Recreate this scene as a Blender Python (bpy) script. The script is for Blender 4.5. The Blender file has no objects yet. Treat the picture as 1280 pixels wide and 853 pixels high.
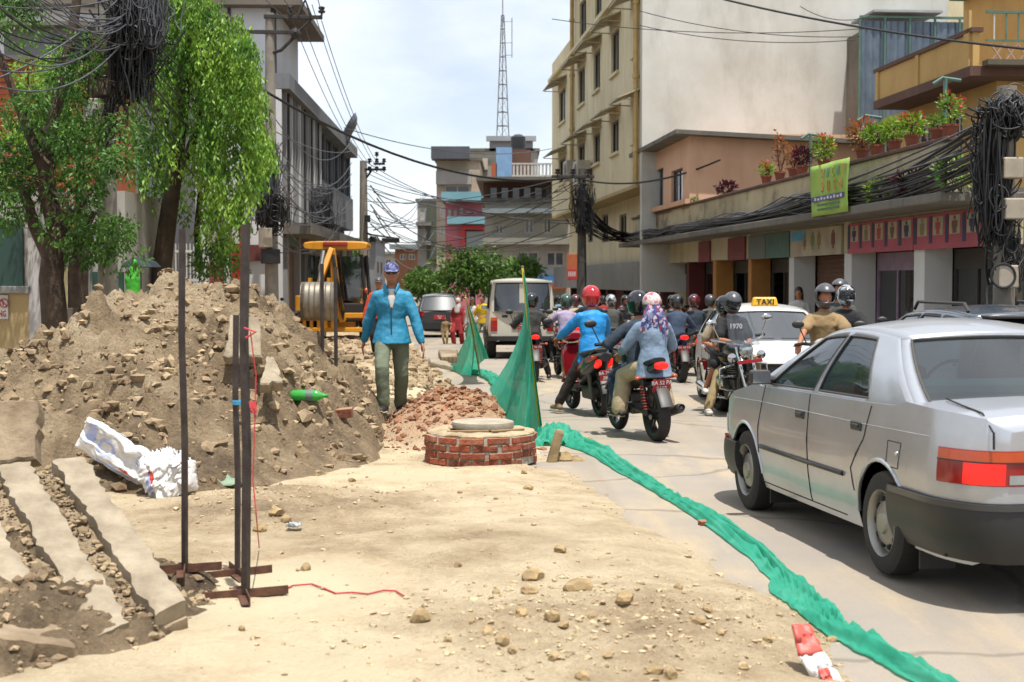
import bpy, bmesh, math, random
import numpy as np
from mathutils import Vector as V, Matrix as M
R = math.radians
random.seed(7); rng = np.random.default_rng(7)
scene = bpy.context.scene
COL = scene.collection
# ------------------------------------------------------------------ camera, sky, sun, exposure
CAMZ, FPX, HORIZ = 1.65, 1778.0, 350.0
PITCH = math.atan((426.5 - HORIZ) / FPX)
cam = bpy.data.cameras.new('camera'); camo = bpy.data.objects.new('camera', cam); COL.objects.link(camo)
cam.sensor_width = 36; cam.lens = FPX / 1280 * 36; cam.clip_start = .1; cam.clip_end = 3000
camo.location = (0, 0, CAMZ); camo.rotation_euler = (math.pi / 2 - PITCH, 0, 0)
cam.dof.use_dof = True; cam.dof.focus_distance = 13; cam.dof.aperture_fstop = 4.0
scene.camera = camo
SUN_EL, SUN_AZ = R(74), R(158)          # azimuth clockwise from +Y: behind the camera, a little to the right
world = bpy.data.worlds.new('World'); scene.world = world; world.use_nodes = True
wn = world.node_tree; wn.nodes.clear()
def wnode(t, **k):
    n = wn.nodes.new(t)
    for a, b in k.items(): setattr(n, a, b)
    return n
sky = wnode('ShaderNodeTexSky', sky_type='NISHITA', sun_disc=False, sun_elevation=SUN_EL, sun_rotation=SUN_AZ, altitude=1300, air_density=1.0, dust_density=1.6, ozone_density=1.0)
tc = wnode('ShaderNodeTexCoord'); mp = wnode('ShaderNodeMapping'); mp.inputs['Scale'].default_value = (1.2, 1.2, 2.6)
nz = wnode('ShaderNodeTexNoise'); nz.inputs['Scale'].default_value = 2.1; nz.inputs['Detail'].default_value = 7; nz.inputs['Roughness'].default_value = .55
rp = wnode('ShaderNodeValToRGB'); rp.color_ramp.elements[0].position = .36; rp.color_ramp.elements[1].position = .66
mx = wnode('ShaderNodeMixRGB'); mx.inputs[2].default_value = (11.6, 12.0, 12.7, 1)
ma = wnode('ShaderNodeMath', operation='MULTIPLY_ADD'); ma.inputs[1].default_value = .52; ma.inputs[2].default_value = .37
bg = wnode('ShaderNodeBackground'); bg.inputs[1].default_value = .088
out = wnode('ShaderNodeOutputWorld'); L = wn.links.new
L(tc.outputs['Generated'], mp.inputs[0]); L(mp.outputs[0], nz.inputs['Vector']); L(nz.outputs['Fac'], rp.inputs[0]); L(rp.outputs[0], ma.inputs[0])
L(ma.outputs[0], mx.inputs[0]); L(sky.outputs[0], mx.inputs[1]); L(mx.outputs[0], bg.inputs[0]); L(bg.outputs[0], out.inputs[0])
sl = bpy.data.lights.new('sun', 'SUN'); sl.energy = 5.0; sl.angle = R(.6); sl.color = (1, .965, .91)
so = bpy.data.objects.new('sun', sl); COL.objects.link(so)
sdir = V((math.sin(SUN_AZ) * math.cos(SUN_EL), math.cos(SUN_AZ) * math.cos(SUN_EL), math.sin(SUN_EL)))
so.rotation_euler = sdir.to_track_quat('Z', 'Y').to_euler(); so.location = (0, 0, 40)
vs = scene.view_settings; vs.view_transform = 'Standard'; vs.look = 'None'; vs.exposure = .45; vs.gamma = 1; vs.use_curve_mapping = False
scene.render.engine = 'CYCLES'; cy = scene.cycles
cy.use_denoising = True; cy.max_bounces = 7; cy.transparent_max_bounces = 12; cy.diffuse_bounces = 3; cy.glossy_bounces = 3; cy.transmission_bounces = 4
cy.caustics_reflective = False; cy.caustics_refractive = False
try: cy.denoiser = 'OPENIMAGEDENOISE'
except Exception: pass

# ------------------------------------------------------------------ pixels to places
def ray(px, py):
    x = (px - 640) / FPX; v = (426.5 - py) / FPX
    c, s = math.cos(PITCH), math.sin(PITCH)
    d = V((x, c + v * s, -s + v * c)); return d / d.y
def PX(px, py, d): r = ray(px, py); return V((r.x * d, d, CAMZ + r.z * d))
def road_z(y):
    y = np.asarray(y, dtype=float); return -.012 * np.clip(y - 9, 0, 51)
def G(px, py, lift=0.0):
    r = ray(px, py); d = 10.0
    for _ in range(40): d = max(1.0, (float(road_z(d)) + lift - CAMZ) / r.z) if r.z < -1e-4 else 60
    return V((r.x * d, d, CAMZ + r.z * d))
class Frame:
    """a street front: plane through (x0,0) running along direction (dx,1); local x along it, local y towards -X"""
    def __init__(s, x0, dx):
        s.o = V((x0, 0)); s.s = V((dx, 1)).normalized(); s.n = V((-s.s.y, s.s.x)); s.rz = math.atan2(s.s.y, s.s.x)
    def hit(s, px, py, yo=0.0):
        r = ray(px, py); d = (yo + s.o.dot(s.n)) / (V((r.x, 1)).dot(s.n)); p = V((r.x * d, d)); return (p - s.o).dot(s.s), CAMZ + r.z * d
    def w(s, t, yo, z=0): p = s.o + s.s * t + s.n * yo; return V((p.x, p.y, z))
FR = Frame(9.0, -.084); FL = Frame(-6.2, -.025)

# ------------------------------------------------------------------ noise
def _hash(ix, iy, seed):
    h = (ix.astype(np.int64) * 374761393 + iy.astype(np.int64) * 668265263 + seed * 1274126177) & 0xffffffff
    h = ((h ^ (h >> 13)) * 1274126177) & 0xffffffff
    return ((h ^ (h >> 16)) & 0xffff) / 65535.0
def vnoise(x, y, seed=0):
    x = np.asarray(x, float); y = np.asarray(y, float); ix = np.floor(x); iy = np.floor(y); fx = x - ix; fy = y - iy
    fx = fx * fx * fx * (fx * (fx * 6 - 15) + 10); fy = fy * fy * fy * (fy * (fy * 6 - 15) + 10)
    a = _hash(ix, iy, seed); b = _hash(ix + 1, iy, seed); c = _hash(ix, iy + 1, seed); d = _hash(ix + 1, iy + 1, seed)
    return (a * (1 - fx) + b * fx) * (1 - fy) + (c * (1 - fx) + d * fx) * fy * 1.0
def fbm(x, y, seed=0, oct=5, rough=.5, ridge=False):
    x = np.asarray(x, float); y = np.asarray(y, float); t = 0; a = 1; n = 0
    for i in range(oct):
        c, s = math.cos(i * 1.3), math.sin(i * 1.3); v = vnoise((x * c - y * s) * 2 ** i, (x * s + y * c) * 2 ** i, seed + i * 17)
        if ridge: v = 1 - np.abs(2 * v - 1)
        t = t + a * v; n += a; a *= rough
    return t / n
# ------------------------------------------------------------------ materials
def lin(c):
    if isinstance(c, str):
        c = c.lstrip('#'); v = [int(c[i:i + 2], 16) / 255 for i in (0, 2, 4)]
        return tuple((x / 12.92 if x <= .04045 else ((x + .055) / 1.055) ** 2.4) for x in v)
    return tuple(c)
MATS = {}
def mat(name, c1, c2=None, rough=.8, metal=0.0, scale=3.0, bump=0.0, bscale=30.0, stain=None, stain_amt=.5, stain_scale=(1.2, 1.2, .35), coat=0.0, spec=.5, emit=0.0, detail=8, dust=None, lo=.35, hi=.65, bdist=.02, trans=0.0, spots=None, island=0.0):
    if name in MATS: return MATS[name]
    m = bpy.data.materials.new(name); m.use_nodes = True; t = m.node_tree; b = t.nodes['Principled BSDF']; MATS[name] = m
    N = t.nodes.new; K = t.links.new
    c1 = lin(c1); c2 = lin(c2) if c2 else tuple(x * .82 for x in c1)
    tcn = N('ShaderNodeTexCoord'); geo = N('ShaderNodeNewGeometry')
    oi = N('ShaderNodeObjectInfo')
    off = N('ShaderNodeVectorMath'); off.operation = 'ADD'; K(tcn.outputs['Object'], off.inputs[0]); K(oi.outputs['Random'], off.inputs[1])
    co = off.outputs[0]
    n1 = N('ShaderNodeTexNoise'); n1.inputs['Scale'].default_value = scale; n1.inputs['Detail'].default_value = detail; n1.inputs['Roughness'].default_value = .62; K(co, n1.inputs['Vector'])
    r1 = N('ShaderNodeMapRange'); r1.inputs[1].default_value = lo; r1.inputs[2].default_value = hi; K(n1.outputs['Fac'], r1.inputs[0])
    mix = N('ShaderNodeMixRGB'); mix.inputs[1].default_value = (*c1, 1); mix.inputs[2].default_value = (*c2, 1); K(r1.outputs[0], mix.inputs[0]); cur = mix.outputs[0]
    if stain:
        mpn = N('ShaderNodeMapping'); mpn.inputs['Scale'].default_value = stain_scale; K(co, mpn.inputs[0])
        n2 = N('ShaderNodeTexNoise'); n2.inputs['Scale'].default_value = 1.6; n2.inputs['Detail'].default_value = 9; n2.inputs['Roughness'].default_value = .68; K(mpn.outputs[0], n2.inputs['Vector'])
        r2 = N('ShaderNodeMapRange'); r2.inputs[1].default_value = .5; r2.inputs[2].default_value = .74; r2.inputs[4].default_value = stain_amt; K(n2.outputs['Fac'], r2.inputs[0])
        m2 = N('ShaderNodeMixRGB'); m2.inputs[2].default_value = (*lin(stain), 1); K(r2.outputs[0], m2.inputs[0]); K(cur, m2.inputs[1]); cur = m2.outputs[0]
    if spots:
        vo = N('ShaderNodeTexVoronoi'); vo.inputs['Scale'].default_value = spots[0]; K(co, vo.inputs['Vector'])
        hs = N('ShaderNodeSeparateColor'); K(vo.outputs['Color'], hs.inputs[0])
        r3 = N('ShaderNodeMapRange'); r3.inputs[1].default_value = .55; r3.inputs[2].default_value = 1; r3.inputs[4].default_value = spots[2]; K(hs.outputs[0], r3.inputs[0])
        m3 = N('ShaderNodeMixRGB'); m3.inputs[2].default_value = (*lin(spots[1]), 1); K(r3.outputs[0], m3.inputs[0]); K(cur, m3.inputs[1]); cur = m3.outputs[0]
    if island:
        ad = N('ShaderNodeHueSaturation'); mr = N('ShaderNodeMapRange'); mr.inputs[3].default_value = 1 - island; mr.inputs[4].default_value = 1 + island
        rsum = N('ShaderNodeMath'); rsum.operation = 'ADD'; K(geo.outputs['Random Per Island'], rsum.inputs[0]); K(oi.outputs['Random'], rsum.inputs[1])
        fr = N('ShaderNodeMath'); fr.operation = 'FRACT'; K(rsum.outputs[0], fr.inputs[0]); K(fr.outputs[0], mr.inputs[0]); K(mr.outputs[0], ad.inputs['Value']); K(cur, ad.inputs['Color']); cur = ad.outputs[0]
    if dust:      # dust settled on faces that look up
        sx = N('ShaderNodeSeparateXYZ'); K(geo.outputs['Normal'], sx.inputs[0]); r4 = N('ShaderNodeMapRange'); r4.inputs[1].default_value = .2; r4.inputs[2].default_value = .95; r4.inputs[4].default_value = dust[1]; K(sx.outputs[2], r4.inputs[0])
        mm = N('ShaderNodeMath'); mm.operation = 'MULTIPLY'; K(r4.outputs[0], mm.inputs[0]); K(n1.outputs['Fac'], mm.inputs[1])
        m4 = N('ShaderNodeMixRGB'); m4.inputs[2].default_value = (*lin(dust[0]), 1); K(mm.outputs[0], m4.inputs[0]); K(cur, m4.inputs[1]); cur = m4.outputs[0]
    K(cur, b.inputs['Base Color'])
    b.inputs['Roughness'].default_value = rough; b.inputs['Metallic'].default_value = metal; b.inputs['Specular IOR Level'].default_value = spec
    if coat: b.inputs['Coat Weight'].default_value = coat; b.inputs['Coat Roughness'].default_value = .06
    if emit: K(cur, b.inputs['Emission Color']); b.inputs['Emission Strength'].default_value = emit
    if bump:
        n3 = N('ShaderNodeTexNoise'); n3.inputs['Scale'].default_value = bscale; n3.inputs['Detail'].default_value = 8; n3.inputs['Roughness'].default_value = .65; K(co, n3.inputs['Vector'])
        bn = N('ShaderNodeBump'); bn.inputs['Strength'].default_value = bump; bn.inputs['Distance'].default_value = bdist; K(n3.outputs['Fac'], bn.inputs['Height']); K(bn.outputs[0], b.inputs['Normal'])
    if trans:
        ao = t.nodes['Material Output']; tl = N('ShaderNodeBsdfTranslucent'); K(cur, tl.inputs[0]); ms = N('ShaderNodeMixShader'); ms.inputs[0].default_value = trans
        K(b.outputs[0], ms.inputs[1]); K(tl.outputs[0], ms.inputs[2]); K(ms.outputs[0], ao.inputs[0])
    return m
def glass(name, tint=(.35, .42, .42), refl=.04, see=.6, base=(.01, .014, .016)):
    """thin window glass: a mirror-like coat over a tinted see-through sheet"""
    if name in MATS: return MATS[name]
    m = bpy.data.materials.new(name); m.use_nodes = True; t = m.node_tree; MATS[name] = m
    N = t.nodes.new; K = t.links.new; ou = t.nodes['Material Output']; b = t.nodes['Principled BSDF']
    b.inputs['Base Color'].default_value = (*base, 1); b.inputs['Roughness'].default_value = .35
    tr = N('ShaderNodeBsdfTransparent'); tr.inputs[0].default_value = (*tint, 1); ms = N('ShaderNodeMixShader'); ms.inputs[0].default_value = see
    gl = N('ShaderNodeBsdfGlossy'); gl.inputs['Roughness'].default_value = .02; lw = N('ShaderNodeFresnel'); lw.inputs[0].default_value = 1.5
    ad = N('ShaderNodeMath'); ad.operation = 'ADD'; ad.inputs[1].default_value = refl; K(lw.outputs[0], ad.inputs[0]); m2 = N('ShaderNodeMixShader')
    K(b.outputs[0], ms.inputs[1]); K(tr.outputs[0], ms.inputs[2]); K(ad.outputs[0], m2.inputs[0]); K(ms.outputs[0], m2.inputs[1]); K(gl.outputs[0], m2.inputs[2]); K(m2.outputs[0], ou.inputs[0])
    return m

# ------------------------------------------------------------------ mesh building
class MB:
    def __init__(s): s.v = []; s.f = []; s.T = M.Identity(4)
    def add(s, vs, fs):
        n = len(s.v); s.v += [tuple(s.T @ V(p)) for p in vs]; s.f += [tuple(i + n for i in f) for f in fs]; return s
    def addnp(s, vs, fs):
        n = len(s.v); s.v += vs.tolist(); s.f += (np.asarray(fs) + n).tolist(); return s
    def box(s, c, d, rot=None, tap=None):
        x, y, z = d[0] / 2, d[1] / 2, d[2] / 2; vs = [(-x, -y, -z), (x, -y, -z), (x, y, -z), (-x, y, -z), (-x, -y, z), (x, -y, z), (x, y, z), (-x, y, z)]
        if tap: vs = vs[:4] + [(a * tap[0], b * tap[1], e) for a, b, e in vs[4:]]
        m = M.Translation(c) @ (rot.to_matrix().to_4x4() if hasattr(rot, 'to_matrix') else rot if rot is not None else M.Identity(4))
        return s.add([m @ V(p) for p in vs], [(0, 3, 2, 1), (4, 5, 6, 7), (0, 1, 5, 4), (1, 2, 6, 5), (2, 3, 7, 6), (3, 0, 4, 7)])
    def bx(s, x0, x1, y0, y1, z0, z1): return s.box(((x0 + x1) / 2, (y0 + y1) / 2, (z0 + z1) / 2), (abs(x1 - x0), abs(y1 - y0), abs(z1 - z0)))
    def tube(s, pts, rad, n=8, side=None, cap=True, ph=0.0):
        """swept tube; a radius may be (ra, rb): ra along side, rb across it"""
        pts = [V(p) for p in pts]; k = len(pts)
        if not isinstance(rad, (list, tuple)) or (isinstance(rad, tuple) and len(rad) == 2 and k != 2): rad = [rad] * k
        vs = []; a = None
        for i in range(k):
            t = (pts[min(i + 1, k - 1)] - pts[max(i - 1, 0)])
            t = t.normalized() if t.length > 1e-9 else V((0, 0, 1))
            if side is not None: a = V(side) - t * V(side).dot(t)
            elif a is None: a = t.orthogonal()
            else: a = a - t * a.dot(t)
            if a.length < 1e-6: a = t.orthogonal()
            a.normalize(); b = t.cross(a); r = rad[i]; ra, rb = r if isinstance(r, (tuple, list)) else (r, r)
            for j in range(n): q = ph + 2 * math.pi * j / n; vs.append(pts[i] + a * (ra * math.cos(q)) + b * (rb * math.sin(q)))
        fs = [(i * n + j, i * n + (j + 1) % n, (i + 1) * n + (j + 1) % n, (i + 1) * n + j) for i in range(k - 1) for j in range(n)]
        if cap: fs += [tuple(range(n - 1, -1, -1)), tuple((k - 1) * n + j for j in range(n))]
        return s.add(vs, fs)
    def capsule(s, pts, rad, n=10, side=None):
        """tube with rounded ends"""
        pts = [V(p) for p in pts]; rad = list(rad) if isinstance(rad, (list, tuple)) else [rad] * len(pts)
        g = lambda r: (r if isinstance(r, (tuple, list)) else (r, r))
        def end(p, q, r):
            d = (p - q).normalized(); ra, rb = g(r); h = min(ra, rb); o = []
            for a in (85, 60, 32): o.append((p + d * h * math.sin(R(a)), (ra * math.cos(R(a)), rb * math.cos(R(a)))))
            return o
        e0 = end(pts[0], pts[1], rad[0]); e1 = end(pts[-1], pts[-2], rad[-1])[::-1]
        return s.tube([e[0] for e in e0] + pts + [e[0] for e in e1], [e[1] for e in e0] + [g(r) for r in rad] + [e[1] for e in e1], n, side)
    def cyl(s, p0, p1, r, r1=None, n=16): return s.tube([p0, p1], [r, r if r1 is None else r1], n)
    def ell(s, c, r, nu=16, nv=10, rot=None, v0=-90, v1=90):
        r = (r, r, r) if not hasattr(r, '__len__') else r; vs = []; fs = []
        rm = rot.to_matrix() if hasattr(rot, 'to_matrix') else (rot or M.Identity(3))
        for i in range(nv + 1):
            a = R(v0 + (v1 - v0) * i / nv)
            for j in range(nu): q = 2 * math.pi * j / nu; vs.append(V(c) + rm @ V((r[0] * math.cos(a) * math.cos(q), r[1] * math.cos(a) * math.sin(q), r[2] * math.sin(a))))
        fs = [(i * nu + j, i * nu + (j + 1) % nu, (i + 1) * nu + (j + 1) % nu, (i + 1) * nu + j) for i in range(nv) for j in range(nu)]
        fs += [tuple(range(nu - 1, -1, -1)), tuple(nv * nu + j for j in range(nu))]
        return s.add(vs, fs)
    def lathe(s, prof, n=24, axis='Z', c=(0, 0, 0), closed=False):
        vs = []; k = len(prof)
        for r, h in prof:
            for j in range(n):
                q = 2 * math.pi * j / n; a, b = r * math.cos(q), r * math.sin(q)
                p = (a, b, h) if axis == 'Z' else ((h, a, b) if axis == 'X' else (b, h, a)); vs.append(V(p) + V(c))
        m = k if closed else k - 1
        return s.add(vs, [(i * n + j, i * n + (j + 1) % n, ((i + 1) % k) * n + (j + 1) % n, ((i + 1) % k) * n + j) for i in range(m) for j in range(n)])
    def grid(s, rows, close=False):
        """rows: list of equal-length point lists"""
        k, n = len(rows), len(rows[0]); vs = [p for r in rows for p in r]; m = n if close else n - 1
        return s.add(vs, [(i * n + j, i * n + (j + 1) % n, (i + 1) * n + (j + 1) % n, (i + 1) * n + j) for i in range(k - 1) for j in range(m)])
    def prism(s, poly, axis, a0, a1):
        """poly in the two other axes, extruded along axis (0 x, 1 y, 2 z)"""
        n = len(poly); mk = lambda p, a: (a, p[0], p[1]) if axis == 0 else ((p[0], a, p[1]) if axis == 1 else (p[0], p[1], a))
        return s.add([mk(p, a0) for p in poly] + [mk(p, a1) for p in poly], [tuple(range(n)), tuple(range(2 * n - 1, n - 1, -1))] + [(i, (i + 1) % n, n + (i + 1) % n, n + i) for i in range(n)])
    def build(s, name, m, parent=None, smooth=None, bev=0, solid=0, loc=None, sub=0, rot=None, bseg=2):
        me = bpy.data.meshes.new(name); me.from_pydata([tuple(p) for p in s.v], [], s.f)
        me.validate(); 
        if not solid:
            b = bmesh.new(); b.from_mesh(me); bmesh.ops.recalc_face_normals(b, faces=b.faces); b.to_mesh(me); b.free()
        return link(name, me, m, parent, smooth, bev, solid, loc, sub, rot, bseg)
def link(name, me, m, parent=None, smooth=None, bev=0, solid=0, loc=None, sub=0, rot=None, bseg=2):
    if smooth is not None:
        me.polygons.foreach_set('use_smooth', [True] * len(me.polygons))
        if smooth < 180: me.set_sharp_from_angle(angle=R(smooth))
    if m: me.materials.append(m)
    o = bpy.data.objects.new(name, me); COL.objects.link(o); o.parent = parent
    if loc is not None: o.location = loc
    if rot is not None: o.rotation_euler = rot
    if solid: q = o.modifiers.new('solid', 'SOLIDIFY'); q.thickness = solid; q.offset = 0
    if sub: q = o.modifiers.new('sub', 'SUBSURF'); q.levels = sub; q.render_levels = sub
    if bev: q = o.modifiers.new('bevel', 'BEVEL'); q.width = bev; q.segments = bseg; q.limit_method = 'ANGLE'; q.angle_limit = R(40)
    return o
def tag(o, label, cat, group=None, kind=None):
    o['label'] = label; o['category'] = cat
    if group: o['group'] = group
    if kind: o['kind'] = kind
    return o
def thing(name, label, cat, loc=(0, 0, 0), rz=0, group=None):
    o = bpy.data.objects.new(name, None); COL.objects.link(o); o.empty_display_size = .2; o.location = loc; o.rotation_euler = (0, 0, rz); return tag(o, label, cat, group)
def struct(o, label=None, cat=None):
    o['kind'] = 'structure'
    if label: o['label'] = label
    if cat: o['category'] = cat
    return o
def copy_tree(o, parent=None):
    c = o.copy(); COL.objects.link(c); c.parent = parent
    for ch in list(o.children): copy_tree(ch, c)
    return c
FONT = None
def text_mesh(s, size=1.0, ext=.002, bold=False, align='CENTER', shear=0.0, sx=1.0):
    cu = bpy.data.curves.new('t', 'FONT'); cu.body = s; cu.size = size; cu.extrude = ext; cu.align_x = align; cu.align_y = 'CENTER'; cu.shear = shear; cu.resolution_u = 2
    if bold: cu.offset = .02 * size
    o = bpy.data.objects.new('t', cu); COL.objects.link(o)
    me = bpy.data.meshes.new_from_object(o.evaluated_get(bpy.context.evaluated_depsgraph_get())); bpy.data.objects.remove(o); bpy.data.curves.remove(cu)
    if sx != 1: me.transform(M.Diagonal((sx, 1, 1, 1)))
    return me
def text(s, size, m, parent, loc, rot, name='lettering', bold=True, sx=1.0, shear=0.0):
    """rot: matrix whose x axis is the reading direction and z axis faces the reader"""
    me = text_mesh(s, size, .0015, bold, sx=sx, shear=shear); o = link(name, me, m, parent); o.matrix_local = M.Translation(loc) @ rot; return o
def basis(x, z):
    x = V(x).normalized(); z = V(z).normalized(); y = z.cross(x).normalized(); x = y.cross(z); return M((( x.x, y.x, z.x, 0), (x.y, y.y, z.y, 0), (x.z, y.z, z.z, 0), (0, 0, 0, 1)))
def catenary(a, b, sag, n=14): a = V(a); b = V(b); return [a.lerp(b, i / n) - V((0, 0, sag * 4 * (i / n) * (1 - i / n))) for i in range(n + 1)]
# ================================================================== ground
def sstep(a, b, x): t = np.clip((np.asarray(x, float) - a) / (b - a), 0, 1); return t * t * (3 - 2 * t)
EY = [3.0, 5.9, 8, 11, 14.7, 20, 25, 36, 48, 60]; EX = [2.2, 1.74, 1.46, 1.02, .52, -.1, -.72, -1.9, -3.0, -4.0]
def edge_x(y): return np.interp(y, EY, EX)
def bumpf(x, y, cx, cy, rx, ry, h): q = ((x - cx) / rx) ** 2 + ((y - cy) / ry) ** 2; return h * np.clip(1 - q, 0, 1) ** 1.2
def worley(x, y, seed=0):
    x = np.asarray(x, float); y = np.asarray(y, float); ix = np.floor(x); iy = np.floor(y); best = np.full(np.broadcast(x, y).shape, 9.0)
    for a in (-1, 0, 1):
        for b in (-1, 0, 1): cx, cy_ = ix + a, iy + b; best = np.minimum(best, (x - cx - _hash(cx, cy_, seed)) ** 2 + (y - cy_ - _hash(cx, cy_, seed + 7)) ** 2)
    return np.sqrt(best)
def clodf(x, y, seed): return np.sqrt(np.clip(1 - (worley(x, y, seed) / .72) ** 2, 0, 1))
def dirt_h(x, y):
    x = np.asarray(x, float); y = np.asarray(y, float)
    e = edge_x(y) - x                                           # metres left of the road edge
    h = road_z(y) - .05 + .085 * sstep(-.25, .9, e)
    near = 1 - sstep(18, 22, y)
    h = h + (.07 * (fbm(x * .8, y * .6, 3, 4) - .5) + .03 * (fbm(x * 3.5, y * 2.6, 5, 5, .55) - .5) + .012 * clodf(x * 8, y * 7, 25) * sstep(.5, .7, fbm(x * 1.2, y * 1.1, 27, 3))) * sstep(-.1, .8, e)
    p = bumpf(x, y, .55, 6.6, 1.0, 1.0, 1) + .8 * bumpf(x, y, .1, 6.0, .8, .7, 1) + .6 * bumpf(x, y, 1.2, 7.0, .5, .8, 1)
    h = h + np.clip(p, 0, 1) * (.075 * fbm(x * 3.2, y * 3.2, 9, 5, .6, True) + .03 * fbm(x * 13, y * 13, 11, 3) - .015)
    q = bumpf(x, y, -1.75, 10.2, 1.1, 1.1, 1)
    h = h + q * (.16 * fbm(x * 2.2, y * 2.2, 19, 5, .6, True) - .03)
    far = sstep(19, 23, y) * sstep(.3, 1.6, e)                   # broken-up strip beyond the mound
    h = h + far * (.42 * fbm(x * .55, y * .42, 23, 5, .55, True) - .12 + .10 * fbm(x * 2.6, y * 2.6, 29, 4, .6, True))
    red = bumpf(x, y, -.62, 15.9, .95, 1.9, 1)                   # reddish heap behind the manhole
    h = h + red * (.34 + .15 * fbm(x * 3, y * 3, 31, 4, .6, True) + .05 * fbm(x * 11, y * 11, 33, 3, .6, True))
    h = h - .3 * bumpf(x, y, .34, 13.0, .2, .35, 1)              # hole beside the manhole
    return h
MRX = [-9.00, -5.65, -5.40, -5.15, -4.89, -4.56, -4.30, -4.05, -3.71, -3.37, -3.12, -2.73, -2.61, -2.35, -2.14, -1.87, -1.61, -1.42, -1.34, -1.15, -1.00]
MRZ = [0.60, 0.52, 0.56, 0.69, 0.85, 1.04, 1.21, 1.34, 1.42, 1.40, 1.33, 1.26, 1.14, 0.99, 0.78, 0.53, 0.32, 0.15, -0.01, -0.15, -0.30]
def mound_h(x, y):
    x = np.asarray(x, float); y = np.asarray(y, float)
    wx = x + .22 * (fbm(x * .9, y * .9, 41, 3) - .5); wy = y + .5 * (fbm(x * .7, y * .7, 43, 3) - .5)
    hr = np.interp(wx, MRX, MRZ); yf = np.interp(x, [-6, -4, -2.4, -1.2], [4.9, 4.7, 4.3, 2.6])
    u = np.where(wy < 15.2, (15.2 - wy) / yf, (wy - 15.2) / 3.6); s = np.clip(1 - np.abs(u) ** 1.35, -.2, 1)
    h = np.where(hr < 0, hr, hr * s)
    lump = fbm(x * 1.7, y * 1.7, 47, 5, .58, True) - .55; fine = fbm(x * 7, y * 7, 53, 4, .62, True) - .5
    clod = np.clip(fbm(x * 4.2, y * 4.2, 57, 3, .5) - .5, 0, 1)
    amp = np.clip(h * 2 + .15, 0, 1); wxx, wyy = x + .08 * fine, y + .08 * lump; msk = .35 + .65 * sstep(.42, .62, fbm(x * .9, y * .9, 91, 3)); clod_k = msk * 2.6 * (.13 * clodf(wxx * 3.1, wyy * 3.1, 5) * (fbm(x * 3, y * 3, 93, 2)) + .055 * clodf(wxx * 7, wyy * 7, 6) * vnoise(x * 6, y * 6, 8) + .03 * clodf(wxx * 14, wyy * 14, 7))
    return h + amp * (.34 * lump + .12 * fine + clod_k + .05 * (fbm(x * 16, y * 16, 59, 3, .6, True) - .5)) + np.asarray(road_z(y)) * .6 - .02
def heap_h(x, y):
    x = np.asarray(x, float); y = np.asarray(y, float)
    q = np.sqrt(((x + 3.35) / 2.0) ** 2 + ((y - 6.9) / 1.75) ** 2); s = np.clip(1 - q ** 1.4, -.15, 1)
    a = np.clip(s * 4 + .2, 0, 1)
    return .34 * s + a * (.10 * clodf(x * 5, y * 5, 15) * vnoise(x * 3, y * 3, 4) + .04 * clodf(x * 13, y * 13, 16) + .16 * (fbm(x * 2.1, y * 2.1, 61, 5, .6, True) - .5) + .05 * (fbm(x * 9, y * 9, 67, 4, .6, True) - .5)) - .03
def top_h(x, y): return float(max(dirt_h(x, y), mound_h(x, y) if 9.5 < y < 19 and x < -.9 else -9, heap_h(x, y) if y < 9 and x < -1 else -9))
def top_hv(x, y):
    h = dirt_h(x, y); m = np.where((y > 9.5) & (y < 19) & (x < -.9), mound_h(x, y), -9); k = np.where((y < 9) & (x < -1), heap_h(x, y), -9); return np.maximum(np.maximum(h, m), k)
def TG(px, py):
    """pixel to the point where its ray meets the earth"""
    r = ray(px, py); d = np.concatenate([np.arange(4.6, 20, .02), np.arange(20, 60, .1)]); z = top_hv(r.x * d, d); hit = np.nonzero(CAMZ + r.z * d <= z)[0]; i = hit[0] if len(hit) else -1
    return V((r.x * d[i], d[i], float(z[i])))

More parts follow.
